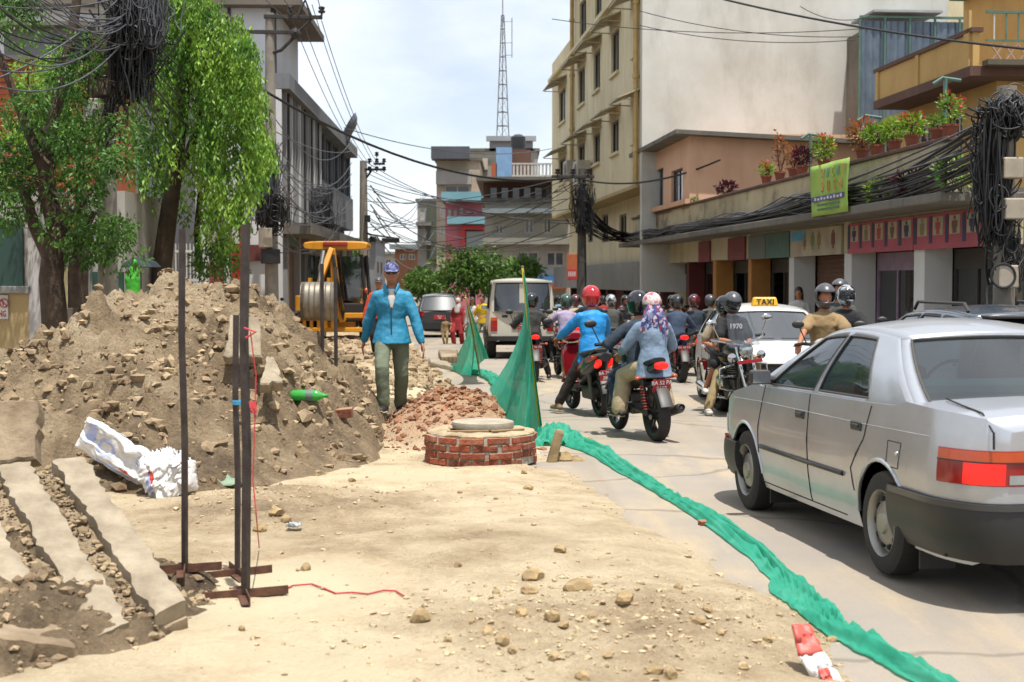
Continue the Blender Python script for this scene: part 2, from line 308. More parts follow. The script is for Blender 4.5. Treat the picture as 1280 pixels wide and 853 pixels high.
def soil_mat(name, pale, mid, dark, grain=26.0):
    if name in MATS: return MATS[name]
    m = bpy.data.materials.new(name); m.use_nodes = True; MATS[name] = m; t = m.node_tree; b = t.nodes['Principled BSDF']; N = t.nodes.new; K = t.links.new
    tcn = N('ShaderNodeTexCoord'); co = tcn.outputs['Object']; at = N('ShaderNodeAttribute'); at.attribute_name = 'tone'; ac = N('ShaderNodeAttribute'); ac.attribute_name = 'cement'; ar = N('ShaderNodeAttribute'); ar.attribute_name = 'red'
    n1 = N('ShaderNodeTexNoise'); n1.inputs['Scale'].default_value = 2.2; n1.inputs['Detail'].default_value = 12; n1.inputs['Roughness'].default_value = .7; K(co, n1.inputs['Vector'])
    n2 = N('ShaderNodeTexNoise'); n2.inputs['Scale'].default_value = grain; n2.inputs['Detail'].default_value = 9; n2.inputs['Roughness'].default_value = .72; K(co, n2.inputs['Vector'])
    sm = N('ShaderNodeMath'); sm.operation = 'MULTIPLY_ADD'; sm.inputs[1].default_value = 1.5; K(n1.outputs['Fac'], sm.inputs[0]); sb = N('ShaderNodeMath'); sb.operation = 'SUBTRACT'; sb.inputs[1].default_value = .75; K(at.outputs['Fac'], sb.inputs[0]); K(sb.outputs[0], sm.inputs[2])
    s2 = N('ShaderNodeMath'); s2.operation = 'MULTIPLY_ADD'; s2.inputs[1].default_value = .42; K(n2.outputs['Fac'], s2.inputs[0]); s3 = N('ShaderNodeMath'); s3.operation = 'SUBTRACT'; s3.inputs[1].default_value = .21; K(sm.outputs[0], s3.inputs[0]); K(s3.outputs[0], s2.inputs[2])
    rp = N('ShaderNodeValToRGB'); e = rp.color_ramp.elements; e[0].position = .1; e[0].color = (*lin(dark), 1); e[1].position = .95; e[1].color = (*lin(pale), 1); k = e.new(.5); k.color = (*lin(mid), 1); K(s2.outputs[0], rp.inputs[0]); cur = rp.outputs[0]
    mr = N('ShaderNodeMixRGB'); mr.inputs[2].default_value = (*lin('#9a5c3a'), 1); rr = N('ShaderNodeMath'); rr.operation = 'MULTIPLY'; K(ar.outputs['Fac'], rr.inputs[0]); K(n1.outputs['Fac'], rr.inputs[1]); K(rr.outputs[0], mr.inputs[0]); K(cur, mr.inputs[1]); cur = mr.outputs[0]
    mc = N('ShaderNodeMixRGB'); mc.inputs[2].default_value = (*lin('#b0a488'), 1); cc = N('ShaderNodeMapRange'); cc.inputs[1].default_value = .3; cc.inputs[2].default_value = .75; a2 = N('ShaderNodeMath'); a2.operation = 'MULTIPLY_ADD'; a2.inputs[1].default_value = .9; K(n1.outputs['Fac'], a2.inputs[0]); a3 = N('ShaderNodeMath'); a3.operation = 'SUBTRACT'; a3.inputs[1].default_value = .45; K(ac.outputs['Fac'], a3.inputs[0]); K(a3.outputs[0], a2.inputs[2]); K(a2.outputs[0], cc.inputs[0]); K(cc.outputs[0], mc.inputs[0]); K(cur, mc.inputs[1]); cur = mc.outputs[0]
    K(cur, b.inputs['Base Color']); b.inputs['Roughness'].default_value = .95; b.inputs['Specular IOR Level'].default_value = .2
    vo = N('ShaderNodeTexVoronoi'); vo.inputs['Scale'].default_value = 38; K(co, vo.inputs['Vector'])
    ad = N('ShaderNodeMath'); ad.operation = 'MULTIPLY_ADD'; ad.inputs[1].default_value = -.35; K(vo.outputs['Distance'], ad.inputs[0]); K(n2.outputs['Fac'], ad.inputs[2])
    ib = N('ShaderNodeMath'); ib.operation = 'SUBTRACT'; ib.inputs[0].default_value = 1.0; ib.use_clamp = True; K(ac.outputs['Fac'], ib.inputs[1]); st = N('ShaderNodeMath'); st.operation = 'MULTIPLY_ADD'; st.inputs[1].default_value = .5; st.inputs[2].default_value = .45; K(ib.outputs[0], st.inputs[0])
    n4 = N('ShaderNodeTexNoise'); n4.inputs['Scale'].default_value = 9.0; n4.inputs['Detail'].default_value = 10; n4.inputs['Roughness'].default_value = .7; K(co, n4.inputs['Vector']); b0 = N('ShaderNodeBump'); b0.inputs['Distance'].default_value = .07; K(st.outputs[0], b0.inputs['Strength']); K(n4.outputs['Fac'], b0.inputs['Height'])
    bn = N('ShaderNodeBump'); bn.inputs['Distance'].default_value = .03; K(b0.outputs[0], bn.inputs['Normal']); K(st.outputs[0], bn.inputs['Strength']); K(ad.outputs[0], bn.inputs['Height']); K(bn.outputs[0], b.inputs['Normal'])
    return m
SOIL = soil_mat('soil', '#d3c1a0', '#ad987a', '#685844')
def hfield(name, xs, ys, hf, m, tone, cement=None, red=None):
    X, Y = np.meshgrid(xs, ys); Z = hf(X, Y); nx, ny = len(xs), len(ys)
    vs = np.stack([X, Y, Z], -1).reshape(-1, 3); i = np.arange(nx * ny).reshape(ny, nx)
    fs = np.stack([i[:-1, :-1], i[:-1, 1:], i[1:, 1:], i[1:, :-1]], -1).reshape(-1, 4)
    me = bpy.data.meshes.new(name); me.from_pydata(vs.tolist(), [], fs.tolist())
    for k, f in (('tone', tone), ('cement', cement), ('red', red)):
        a = me.attributes.new(k, 'FLOAT', 'POINT'); a.data.foreach_set('value', (f(X, Y, Z).ravel() if f else np.zeros(nx * ny)).astype(np.float32))
    return link(name, me, m, None, 180)
def d_tone(x, y, z):
    t = .78 + .55 * (fbm(x * .5, y * .35, 71, 4) - .5)
    t = t - .34 * np.clip(bumpf(x, y, .45, 6.4, 1.2, 1.1, 1), 0, 1) - .3 * bumpf(x, y, -1.7, 10.0, 1.3, 1.2, 1) - .22 * bumpf(x, y, -.55, 8.6, .95, 1.1, 1)
    return t - .3 * sstep(19, 23, y)
def d_cem(x, y, z):
    w = .5 * (fbm(x * 1.1, y * .8, 73, 4) - .5)
    c = np.maximum.reduce([bumpf(x, y, -1.3, 7.2, .85, 1.3, 1.25), bumpf(x, y, -.9, 6.0, .8, .6, .75), bumpf(x, y, -1.25, 20.8, 1.0, 1.6, 1.8), .55 * bumpf(x, y, -.9, 12.0, 1.2, 1.0, 1.2)])
    return np.clip(c + w, 0, 1) * (c > 0)
def d_red(x, y, z): return np.clip(1.7 * bumpf(x, y, -.6, 15.7, 1.0, 2.0, 1), 0, 1)
ys = np.concatenate([np.arange(3.2, 9, .03), np.arange(9, 19, .05), np.arange(19, 34, .11), np.arange(34, 62, .3)])
xs = np.concatenate([np.arange(-9.5, -4, .12), np.arange(-4, -2, .06), np.arange(-2, 1.9, .035), np.arange(1.9, 2.7, .08)])
dirt = hfield('earth_verge', xs, ys, dirt_h, SOIL, d_tone, d_cem, d_red); struct(dirt, 'churned sandy earth of the dug-up side of the street', 'earth')
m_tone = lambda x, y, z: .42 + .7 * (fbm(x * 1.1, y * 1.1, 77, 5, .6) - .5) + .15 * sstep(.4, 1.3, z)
SOIL2 = soil_mat('spoil_soil', '#b8a78a', '#8e7b61', '#54473a', 34.0)
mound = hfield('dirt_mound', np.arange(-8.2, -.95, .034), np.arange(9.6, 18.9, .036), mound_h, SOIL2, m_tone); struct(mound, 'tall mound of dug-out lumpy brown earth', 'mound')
heap = hfield('rubble_heap', np.arange(-5.2, -1.2, .026), np.arange(4.6, 8.9, .028), heap_h, SOIL2, lambda x, y, z: .36 + .8 * (fbm(x * 2, y * 2, 79, 4) - .5)); struct(heap, 'low heap of earth and rubble carrying a broken slab', 'mound')

def sheet(name, x0, x1, ys, m, dz, fx=None):
    mb = MB(); mb.grid([[((x0 if fx is None else fx(y)[0]), y, float(road_z(y)) + dz), ((x1 if fx is None else fx(y)[1]), y, float(road_z(y)) + dz)] for y in ys]); return mb.build(name, m)
road_m = mat('road_dusty', '#878078', '#988c7b', rough=.9, scale=.55, bump=.25, bscale=90, stain='#b39d78', stain_amt=.8, stain_scale=(.9, .22, 1), spots=(260, '#6c665d', .35), bdist=.006, spec=.3)
_t = road_m.node_tree; _b = _t.nodes['Principled BSDF']; _src = _b.inputs['Base Color'].links[0].from_socket; _co = _t.nodes.new('ShaderNodeTexCoord'); _n = _t.nodes.new('ShaderNodeTexNoise'); _n.inputs['Scale'].default_value = 1.3; _n.inputs['Detail'].default_value = 6
_v = _t.nodes.new('ShaderNodeTexVoronoi'); _v.feature = 'DISTANCE_TO_EDGE'; _v.inputs['Scale'].default_value = .42; _mx = _t.nodes.new('ShaderNodeMixRGB'); _mx.inputs[0].default_value = .35; _t.links.new(_co.outputs['Object'], _n.inputs['Vector']); _t.links.new(_co.outputs['Object'], _mx.inputs[1]); _t.links.new(_n.outputs['Color'], _mx.inputs[2]); _t.links.new(_mx.outputs[0], _v.inputs['Vector'])
_r = _t.nodes.new('ShaderNodeMapRange'); _r.inputs[1].default_value = .002; _r.inputs[2].default_value = .012; _r.inputs[3].default_value = .55; _r.inputs[4].default_value = 0; _t.links.new(_v.outputs['Distance'], _r.inputs[0]); _m2 = _t.nodes.new('ShaderNodeMixRGB'); _m2.inputs[2].default_value = (*lin('#5d544a'), 1); _t.links.new(_r.outputs[0], _m2.inputs[0]); _t.links.new(_src, _m2.inputs[1])
_mp = _t.nodes.new('ShaderNodeMapping'); _mp.inputs['Scale'].default_value = (1.6, .05, 1); _mp.inputs['Rotation'].default_value = (0, 0, R(5)); _n2 = _t.nodes.new('ShaderNodeTexNoise'); _n2.inputs['Scale'].default_value = 1.0; _n2.inputs['Detail'].default_value = 3; _t.links.new(_co.outputs['Object'], _mp.inputs[0]); _t.links.new(_mp.outputs[0], _n2.inputs['Vector']); _r2 = _t.nodes.new('ShaderNodeMapRange'); _r2.inputs[1].default_value = .5; _r2.inputs[2].default_value = .7; _r2.inputs[4].default_value = .4; _t.links.new(_n2.outputs['Fac'], _r2.inputs[0]); _m3 = _t.nodes.new('ShaderNodeMixRGB'); _m3.inputs[2].default_value = (*lin('#6f675d'), 1); _t.links.new(_r2.outputs[0], _m3.inputs[0]); _t.links.new(_m2.outputs[0], _m3.inputs[1]); _t.links.new(_m3.outputs[0], _b.inputs['Base Color'])
gr = sheet('ground', -900, 900, [-60, 0, 9, 30, 60, 300, 2600], mat('far_earth', '#8a7a62', '#6f6250', rough=.95, scale=.3), -.09); struct(gr)
rd = sheet('road', 0, 0, [-6, 0, 9, 20, 34, 60, 150, 320], road_m, -.006, lambda y: (-7.6 - .03 * y, 9.0 - .084 * y - 2.3)); struct(rd)
pave_m = mat('paving', '#a39a8a', '#8b8172', rough=.9, scale=1.2, bump=.2, stain='#6e6557', stain_amt=.4)
pv = MB()
for a, b in ((-6, 9), (9, 34), (34, 60), (60, 150)):
    xa, xb = 9.0 - .084 * a, 9.0 - .084 * b; za, zb = float(road_z(a)), float(road_z(b))
    pv.add([(xa - 2.3, a, za - .05), (xa + 1, a, za - .05), (xb + 1, b, zb - .05), (xb - 2.3, b, zb - .05), (xa - 2.3, a, za + .13), (xa + 1, a, za + .13), (xb + 1, b, zb + .13), (xb - 2.3, b, zb + .13)], [(4, 5, 6, 7), (0, 4, 7, 3)])
struct(pv.build('pavement', pave_m))
# kerb stones along the pavement
kerb = None
for i in range(46):
    y = 9 + i * 1.0; p = FR.w(y / .9965, 2.36); z = float(road_z(y))
    if kerb is None:
        kb = MB(); kb.box((0, 0, .05), (.97, .13, .22)); kerb = kb.build('kerb_stone', mat('kerb', '#a79f90', '#857d70', rough=.9, bump=.3, bscale=40), None, bev=.015); ko = kerb
    else: ko = kerb.copy(); COL.objects.link(ko)
    ko.location = (p.x, p.y, z); ko.rotation_euler = (0, 0, FR.rz); ko.parent = bpy.data.objects['pavement']

# ------------------------------------------------------------------ stones and clods
def icos():
    b = bmesh.new(); bmesh.ops.create_icosphere(b, subdivisions=1, radius=1); v = np.array([x.co[:] for x in b.verts]); f = np.array([[q.index for q in t.verts] for t in b.faces]); b.free(); return v, f
ICV, ICF = icos()
def scatter(name, pts, sizes, m, flat=.7, jit=.35, label=None, cat='stones', sm=40):
    n = len(pts); pts = np.asarray(pts); sizes = np.asarray(sizes)
    v = np.repeat(ICV[None], n, 0) * (1 + jit * (rng.random((n, len(ICV), 1)) - .5)) * np.stack([rng.uniform(.7, 1.3, n), rng.uniform(.7, 1.3, n), rng.uniform(.45, .95, n) * flat / .7], -1)[:, None]
    a = rng.uniform(0, 6.28, n); c, s = np.cos(a)[:, None], np.sin(a)[:, None]; x = v[..., 0] * c - v[..., 1] * s; y = v[..., 0] * s + v[..., 1] * c
    v = np.stack([x, y, v[..., 2]], -1) * sizes[:, None, None] + pts[:, None]
    f = (ICF[None] + (np.arange(n) * len(ICV))[:, None, None]).reshape(-1, 3)
    me = bpy.data.meshes.new(name); me.from_pydata(v.reshape(-1, 3).tolist(), [], f.tolist()); o = link(name, me, m, None, sm); o['kind'] = 'stuff'
    if label: tag(o, label, cat)
    return o
clod_m = mat('clod', '#a08d70', '#76634d', rough=.95, scale=3, bump=.6, bscale=60, island=.3, spec=.2)
grav_m = mat('gravel_stone', '#b8a585', '#8f7c60', rough=.9, scale=8, bump=.4, bscale=80, island=.35, spec=.25)
def spread(n, xy, hf, s0, s1, pw, keep=None, lift=.2):
    x, y = xy(n); h = hf(x, y); ok = np.ones(len(x), bool) if keep is None else keep(x, y, h); x, y, h = x[ok], y[ok], h[ok]; s = s0 + s1 * rng.random(len(x)) ** pw; return np.stack([x, y, h + s * lift], -1), s
U = rng.uniform; NRM = rng.normal
P, S = spread(16000, lambda n: (U(-7, -1.05, n), U(10.2, 17, n)), mound_h, .006, .065, 6, lambda x, y, h: (h > dirt_h(x, y)) & (rng.random(len(x)) < .3 + .7 * (vnoise(x * 1.6, y * 1.6, 5) > .5)), .1)
scatter('clods', P, S, clod_m, label='loose clods and crumbs lying over the tall earth mound', cat='clods', jit=.9, sm=12)
P, S = spread(5000, lambda n: (U(-4.6, -1.4, n), U(5.0, 8.6, n)), heap_h, .005, .035, 6, lambda x, y, h: h > dirt_h(x, y) - .01, .1)
scatter('rubble_bits', P, S, clod_m, label='loose rubble bits lying over the low heap', cat='rubble', jit=.9, sm=12)
def gxy(n):
    a, b, c, d = int(n * .5), int(n * .2), int(n * .12), int(n * .18); y3 = U(5.2, 15, c); y4 = U(5, 16, d)
    x = np.concatenate([.45 + NRM(0, .6, a), -1.7 + NRM(0, .6, b), edge_x(y3) - .1 + NRM(0, .14, c), U(-2.2, edge_x(y4) - .1, d)]); y = np.concatenate([6.5 + NRM(0, .6, a), 10.2 + NRM(0, .6, b), y3, y4]); return x, y
P, S = spread(7500, gxy, dirt_h, .002, .018, 7, lambda x, y, h: y > 4.8, .2)
scatter('gravel', P, S, grav_m, label='fine gravel and grit strewn over the bare earth', cat='gravel', jit=.9, sm=12, flat=.55)
def rxy(n): y = 19.5 + 22 * rng.random(n) ** 1.4; return U(-6.5, edge_x(y) - .35), y
P, S = spread(6000, rxy, dirt_h, .012, .085, 5, None, .2)
scatter('rubble_clods', P, S, clod_m, label='clods and rubble on the broken-up strip before the excavator', cat='rubble', jit=.9, sm=12)
P, S = spread(2600, lambda n: (-.62 + NRM(0, .42, n), 15.5 + NRM(0, .75, n)), dirt_h, .006, .04, 5, None, .15)
scatter('red_clods', P, S, mat('red_clod', '#96694a', '#6a4733', rough=.95, scale=3, bump=.5, bscale=60, island=.3), label='reddish clods on the small heap behind the brick manhole', cat='clods', jit=.7)
# stones one can pick out
stone_m = mat('stone', '#a58d66', '#85714f', rough=.9, scale=9, bump=.5, bscale=50, island=.15)
STONES = [(665, 718, 17, 11), (780, 747, 15, 11), (722, 731, 24, 10), (525, 770, 11, 13), (628, 801, 9, 9), (610, 790, 12, 7), (590, 777, 4, 4), (652, 765, 7, 9), (690, 773, 10, 9), (662, 738, 14, 6), (705, 783, 8, 6), (838, 843, 9, 9), (884, 762, 8, 5), (700, 687, 9, 6), (382, 709, 7, 7), (572, 706, 5, 5), (575, 615, 4, 3), (660, 610, 8, 4), (693, 820, 8, 6), (728, 845, 11, 8), (930, 835, 7, 5), (900, 790, 6, 5), (848, 733, 6, 5), (640, 815, 6, 5), (1000, 690, 5, 4), (820, 838, 12, 8), (960, 800, 7, 5), (870, 775, 12, 6), (740, 770, 6, 5), (760, 820, 7, 5), (560, 800, 6, 5), (302, 786, 5, 5), (345, 640, 10, 7), (325, 660, 9, 7), (358, 650, 8, 6), (620, 740, 5, 4), (655, 590, 4, 4), (440, 600, 5, 4), (470, 625, 4, 3), (1040, 800, 8, 5)]
for i, (px, py, w, h) in enumerate(STONES):
    p = TG(px, py + h * .6); k = p.y / FPX; b = bmesh.new(); bmesh.ops.create_icosphere(b, subdivisions=2, radius=1)
    q = rng.random(3) * 9
    for v in b.verts:
        n = .55 + .9 * float(fbm(v.co.x * 1.3 + q[0], v.co.y * 1.3 + v.co.z * 1.9 + q[1], i, 3)); v.co = V((v.co.x * w * k * n, v.co.y * (w + h) * .5 * k * n, max(v.co.z, -.5) * h * k * n))
    me = bpy.data.meshes.new('stone'); b.to_mesh(me); b.free()
    tag(link('stone', me, stone_m, None, 18, loc=p + V((0, 0, h * k * .35)), rot=(0, 0, q[0])), ('loose stone on the earth beside the steel posts' if px < 400 else 'small stone on the bare earth before the brick manhole' if py < 640 else 'loose stone in the gravel beside the green net strip' if px > 815 else 'stone on the whitish ground beyond the red string' if px < 600 else 'rough stone in the gravelly patch of bare earth'), 'stone', 'stones strewn over the bare earth')

# ------------------------------------------------------------------ broken slabs
conc_m = mat('concrete_pale', '#a0937d', '#7f725e', rough=.9, scale=5, bump=.8, bscale=30, stain='#6f5f49', stain_amt=.75, stain_scale=(1, 1, 1))
conc_d = mat('concrete_dirty', '#94836a', '#6d5c47', rough=.95, scale=4, bump=.6, bscale=30, stain='#57493a', stain_amt=.5, stain_scale=(1, 1, 1))
def slab(name, pts, th, m, jag=.02, parent=None, n=9, sd=0):
    """rough-edged slab over four corners, thickness below"""
    a, b, c, d = [V(p) for p in pts]; nrm = (b - a).cross(d - a).normalized()
    if nrm.z < 0: nrm = -nrm
    r = np.random.default_rng(sd); per = []
    for s, e in ((a, b), (b, c), (c, d), (d, a)):
        L_ = (e - s).length; o = (e - s).normalized().cross(nrm)
        for i in range(n): f = i / n; w = jag * (r.random() - .5) * 2 * (1 if 0 < i else .4); per.append(s.lerp(e, f) + o * w)
    cen = (a + b + c + d) / 4; k = len(per); mb = MB()
    ring = lambda s, z: [cen + (p - cen) * s + nrm * (z + .006 * (r.random() - .5)) for p in per]
    rows = [ring(.5, .0), ring(.93, .0), ring(1, -.012), ring(1.01, -th * .5), ring(.985, -th)]
    mb.grid(rows, close=True); n0 = len(mb.v); mb.add([cen] + rows[0], [(0, i + 1, (i + 1) % k + 1) for i in range(k)]); mb.add([cen - nrm * th] + rows[-1], [(0, (i + 1) % k + 1, i + 1) for i in range(k)])
    return mb.build(name, m, parent, smooth=35)
S1 = thing('broken_slab', 'large tilted slab of broken concrete with pale strips and dirt bands, lying on the low heap', 'slab')
TL, TR, BR, BL = PX(-110, 605, 7.5), PX(106, 584, 7.9), PX(236, 770, 6.45), PX(20, 880, 5.8)
slab('slab_base', (TL, TR, BR, BL), .17, conc_d, .025, S1, 12, 1)
nn = (TR - TL).cross(BL - TL).normalized(); nn = nn if nn.z > 0 else -nn
for i, (u0, u1) in enumerate(((.80, .985), (.46, .66), (.12, .32), (-.05, .04))):
    e0 = .015; v1 = .985 - .02 * i
    q = lambda u, v: TL.lerp(TR, u).lerp(BL.lerp(BR, u), v) + nn * .08
    r_ = np.random.default_rng(20 + i); rows = []
    for j in range(41):
        v = e0 + (v1 - e0) * j / 40; ja, jb = .03 * (r_.random() - .5) + .008 * math.sin(j * .5 + i), .03 * (r_.random() - .5) + .008 * math.sin(j * .37 + 2 * i); base_ = [q(u0 + ja + (u1 + jb - u0 - ja) * k / 8, v) for k in range(9)]
        top = [p_ + nn * .010 * (float(vnoise(k * .9 + i * 9, j * .45, 5)) - .5) for k, p_ in enumerate(base_)]; rows.append([base_[0] - nn * .13] + [top[0] - nn * .006] + top[1:-1] + [top[-1] - nn * .006] + [base_[-1] - nn * .13])
    sb_ = MB(); sb_.grid(rows); sb_.add(rows[0], [tuple(range(len(rows[0])))]); sb_.add(rows[-1], [tuple(range(len(rows[0])))]); sb_.build('concrete_strip', conc_m, S1, smooth=45)
P = []; S = []
for _ in range(2600):
    u = rng.random(); v = rng.random(); band = min(abs(u - .73), abs(u - .38), abs(u - .1)); 
    if band > .075 * (.6 + .8 * rng.random()): continue
    s = .005 + .022 * rng.random() ** 4; p = TL.lerp(TR, u).lerp(BL.lerp(BR, u), v) + nn * (.012 + .015 * rng.random()); P.append(p[:]); S.append(s)
o = scatter('dirt_band', P, S, clod_m); o.parent = S1
for key in ('label', 'category'):
    if key in o: del o[key]
def lone(name, label, pts, th, m=conc_m, jag=.03, sd=3, cat='slab', group=None): return tag(slab(name, pts, th, m, jag, None, 8, sd), label, cat, group)
lone('concrete_chunk', 'thick dirty concrete chunk jutting from the low heap below the big slab', (PX(-30, 752, 6.2), PX(70, 768, 6.4), PX(96, 806, 5.95), PX(-40, 790, 5.8)), .12, conc_d, .02, 5)
lone('upright_slab', 'upright slab of brown concrete stuck in the earth beside the mound foot', (PX(-40, 497, 8.75), PX(46, 500, 8.7), PX(44, 572, 8.5), PX(-40, 585, 8.5)), .12, conc_d, .012, 6)
lone('pale_slab', 'pale rectangular concrete piece standing in the mound side behind the steel posts', (PX(288, 392, 13.0), PX(324, 396, 13.0), PX(327, 447, 12.7), PX(280, 444, 12.7)), .12, conc_m, .02, 7)
lone('pale_slab', 'pale pointed concrete piece low in the mound side behind the steel posts', (PX(334, 444, 12.7), PX(342, 446, 12.7), PX(354, 478, 12.45), PX(326, 480, 12.45)), .12, conc_m, .02, 8)
lone('flat_slab', 'thin flat concrete piece lying on the rubble behind the reddish heap', (PX(536, 447, 21.5), PX(560, 452, 21.0), PX(566, 458, 20.5), PX(538, 452, 20.5)), .07, conc_m, .01, 9)
lone('flat_slab', 'dark broken slab edge lying beside the first green net', (PX(548, 437, 25), PX(572, 437, 25), PX(572, 445, 24), PX(552, 446, 24)), .12, conc_d, .02, 10)

# ------------------------------------------------------------------ steel post stands
steel = mat('rusty_steel', '#4a4340', '#3a2f2a', rough=.6, metal=.5, scale=12, bump=.15, bscale=90, stain='#6b4230', stain_amt=.5, stain_scale=(2, 2, .6))
rust = mat('rust_plate', '#6d4a38', '#4b3328', rough=.75, metal=.3, scale=14, bump=.3, bscale=70)
def stand(p, hgt, rz, label, arm=.2, r=.014, lean=(0, 0), name='post_stand'):
    t = thing(name, label, 'post', p, rz, 'steel posts on crossed feet')
    mb = MB(); mb.tube([(0, 0, .02), (lean[0] / 2 + .006, lean[1] / 2, hgt * .4), (lean[0] / 2 - .004, 0, hgt * .7), (lean[0] + .004, lean[1], hgt)], r * 1.25, 4, ph=.78); mb.build('post', steel, t)
    for a in (0, 1):
        mb = MB(); T = M.Rotation(a * R(82), 4, 'Z'); mb.T = T; mb.box((0, 0, .022 + .004 * a), (arm * 2, .006, .044)); mb.box((0, .02, .004 + .008 * a), (arm * 2, .04, .005)); mb.build('foot_bar', rust, t)
    return t
g1 = TG(231, 716); stand(g1, CAMZ - (287 - 350) / FPX * g1.y - g1.z, R(20), 'tall thin steel post on crossed feet nearest the big slab', arm=.19)
g2 = TG(297, 722); stand(g2, CAMZ - (394 - 350) / FPX * g2.y - g2.z, R(32), 'shorter steel post on crossed feet, tied with blue string to a taller one', arm=.2)
g3 = TG(307, 748); st3 = stand(g3, CAMZ - (281 - 350) / FPX * g3.y - g3.z, R(24), 'thick steel post on crossed feet carrying a red string', arm=.22, r=.019, lean=(.012, 0))
for px, py, top, w in ((403, 436, 330, 'thin steel post standing in rubble before the excavator bucket'), (420, 455, 334, 'thin steel post standing in rubble before the excavator cab')):
    q = TG(px, py); tt = thing('marker_post', w, 'post', q, 0, 'thin posts before the excavator'); mb = MB(); mb.tube([(0, 0, -.2), (.0, 0, CAMZ - (top - 350) / FPX * q.y - q.z)], .022, 6); mb.build('post', steel, tt); mb = MB(); mb.box((0, 0, -.05), (.2, .05, .04)); mb.build('foot_bar', rust, tt)
redm = mat('red_string', '#b3363c', rough=.7); bluem = mat('blue_string', '#3f8fb5', rough=.7)
a = PX(313, 415, g3.y - .04); pts = [a, PX(316, 440, g3.y - .05), PX(320, 470, g3.y - .04), PX(319, 500, g3.y - .05), PX(318, 540, g3.y - .05), PX(316, 600, g3.y - .06), PX(320, 640, g3.y - .08)]
ns = MB(); ns.tube(pts + [TG(324, 690) + V((0, 0, .02))], .0035, 5); ns.tube([a + V((-.03, 0, .02)), a + V((.03, -.02, 0)), a + V((-.02, -.02, -.03))], .006, 5)
for k in range(9): ns.tube([PX(312 + k, 502, g3.y - .05), PX(313 + (k * 5) % 9, 510 + k, g3.y - .06), PX(321 - k, 514, g3.y - .05)], .004, 4)
tag(ns.build('red_string', redm), 'frayed red string hanging down beside the thick steel post', 'string')
pts = [TG(x, y) + V((0, 0, .008)) for x, y in ((352, 741), (366, 735), (390, 733), (405, 738), (420, 744), (440, 743), (460, 745), (480, 741), (495, 742), (505, 747))]
tag(MB().tube(pts, .0045, 5).build('red_string', redm), 'red string lying loose on the whitish ground', 'string')
mb = MB(); c = PX(299, 503, g2.y)
for k in range(4): mb.tube([c + V((.035 * math.cos(q), .03 * math.sin(q), .006 * k - .01)) for q in np.linspace(0, 6.28, 12)], .004, 4)
tag(mb.build('blue_string', bluem), 'blue string wound round two steel posts', 'string')

# ------------------------------------------------------------------ brick manhole
MC = V((-.29, 13.15, 0)); MC.z = float(dirt_h(-.29, 12.6)) - .02
mh = thing('brick_manhole', 'round brick manhole with grey mortar and a concrete lid', 'manhole', MC)
brick_m = mat('brick', '#96492f', '#6f3827', rough=.95, scale=9, bump=.8, bscale=45, island=.3, stain='#a08a72', stain_amt=.7, stain_scale=(4, 4, 4), dust=('#b39c78', .9))
mort = mat('mortar', '#a49c90', '#857c70', rough=.95, scale=12, bump=.7, bscale=50)
sand_m = mat('sand_top', '#ac9a7c', '#8a785c', rough=.95, scale=8, bump=.4, bscale=60)
mb = MB(); mb.lathe([(.44, 0), (.50, 0), (.502, .1), (.498, .26), (.49, .275), (.3, .285), (.3, .0)], 40); mb.build('mortar_ring', mort, mh, smooth=40)
bk = None; nb = 13
for c in range(4):
    for i in range(nb):
        if rng.random() < .04: continue
        a = 2 * math.pi * (i + .5 * (c % 2) + .1 * (rng.random() - .5)) / nb
        if bk is None: q = MB(); q.box((0, 0, 0), (.212, .1, .056)); bk = q.build('brick', brick_m, mh, bev=.007); bo = bk
        else: bo = bk.copy(); COL.objects.link(bo)
        r = .462 + .022 * (rng.random() - .5); bo.location = (r * math.cos(a), r * math.sin(a), .034 + c * .066 + .006 * (rng.random() - .5)); bo.rotation_euler = (.10 * (rng.random() - .5), .05 * (rng.random() - .5), a + math.pi / 2 + .06 * (rng.random() - .5)); bo.scale.x = .92 + .14 * rng.random()
mb = MB(); mb.lathe([(.30, .26), (.49, .262), (.50, .275), (.49, .288), (.45, .296), (.38, .30), (.3, .30)], 60); mb.v = [tuple(V(p) * (1 + .035 * (float(vnoise(p[0] * 9, p[1] * 9, 4)) - .5)) + V((0, 0, .02 * (float(vnoise(p[0] * 14, p[1] * 14, 6)) - .5)))) for p in mb.v]; mb.build('cement_collar', sand_m, mh, smooth=40)
mb = MB(); mb.lathe([(0, .372), (.25, .37), (.285, .36), (.29, .335), (.285, .30), (.27, .295), (0, .295)], 36, c=(.02, .06, 0)); mb.build('lid', mat('lid_concrete', '#a39a86', '#8a8070', rough=.9, scale=6, bump=.4, bscale=50), mh, smooth=40)
for a, b in (((-.3, -.27, .30), (.08, -.36, .31)), ((.1, -.36, .31), (.4, -.18, .31))):
    mb = MB(); mb.tube([a, b], .012, 6); mb.build('stick', mat('dry_wood', '#8d7350', '#6f5a3e', rough=.9), mh)
tag(MB().box((0, 0, .16), (.1, .14, .36), M.Rotation(.25, 4, 'Y'), (.8, .8)).build('stone_chunk', stone_m, None, bev=.03, loc=TG(694, 582)), 'upright rough rock standing beside the brick manhole', 'rock')
for i, (px, py, s) in enumerate(((706, 578, .1), (722, 580, .08), (742, 570, .09), (700, 545, .07), (735, 556, .08), (752, 583, .05), (718, 566, .06))):
    p = TG(px, py); mb = MB(); mb.ell((0, 0, s * .3), (s, s * .8, s * .6), 8, 6)
    mb.v = [tuple(V(v) * (.8 + .4 * rng.random())) for v in mb.v]; tag(mb.build('rock', stone_m, None, smooth=30, loc=p), 'small rock in the rubble between manhole and crumpled net', 'rock', 'rocks beside the manhole')
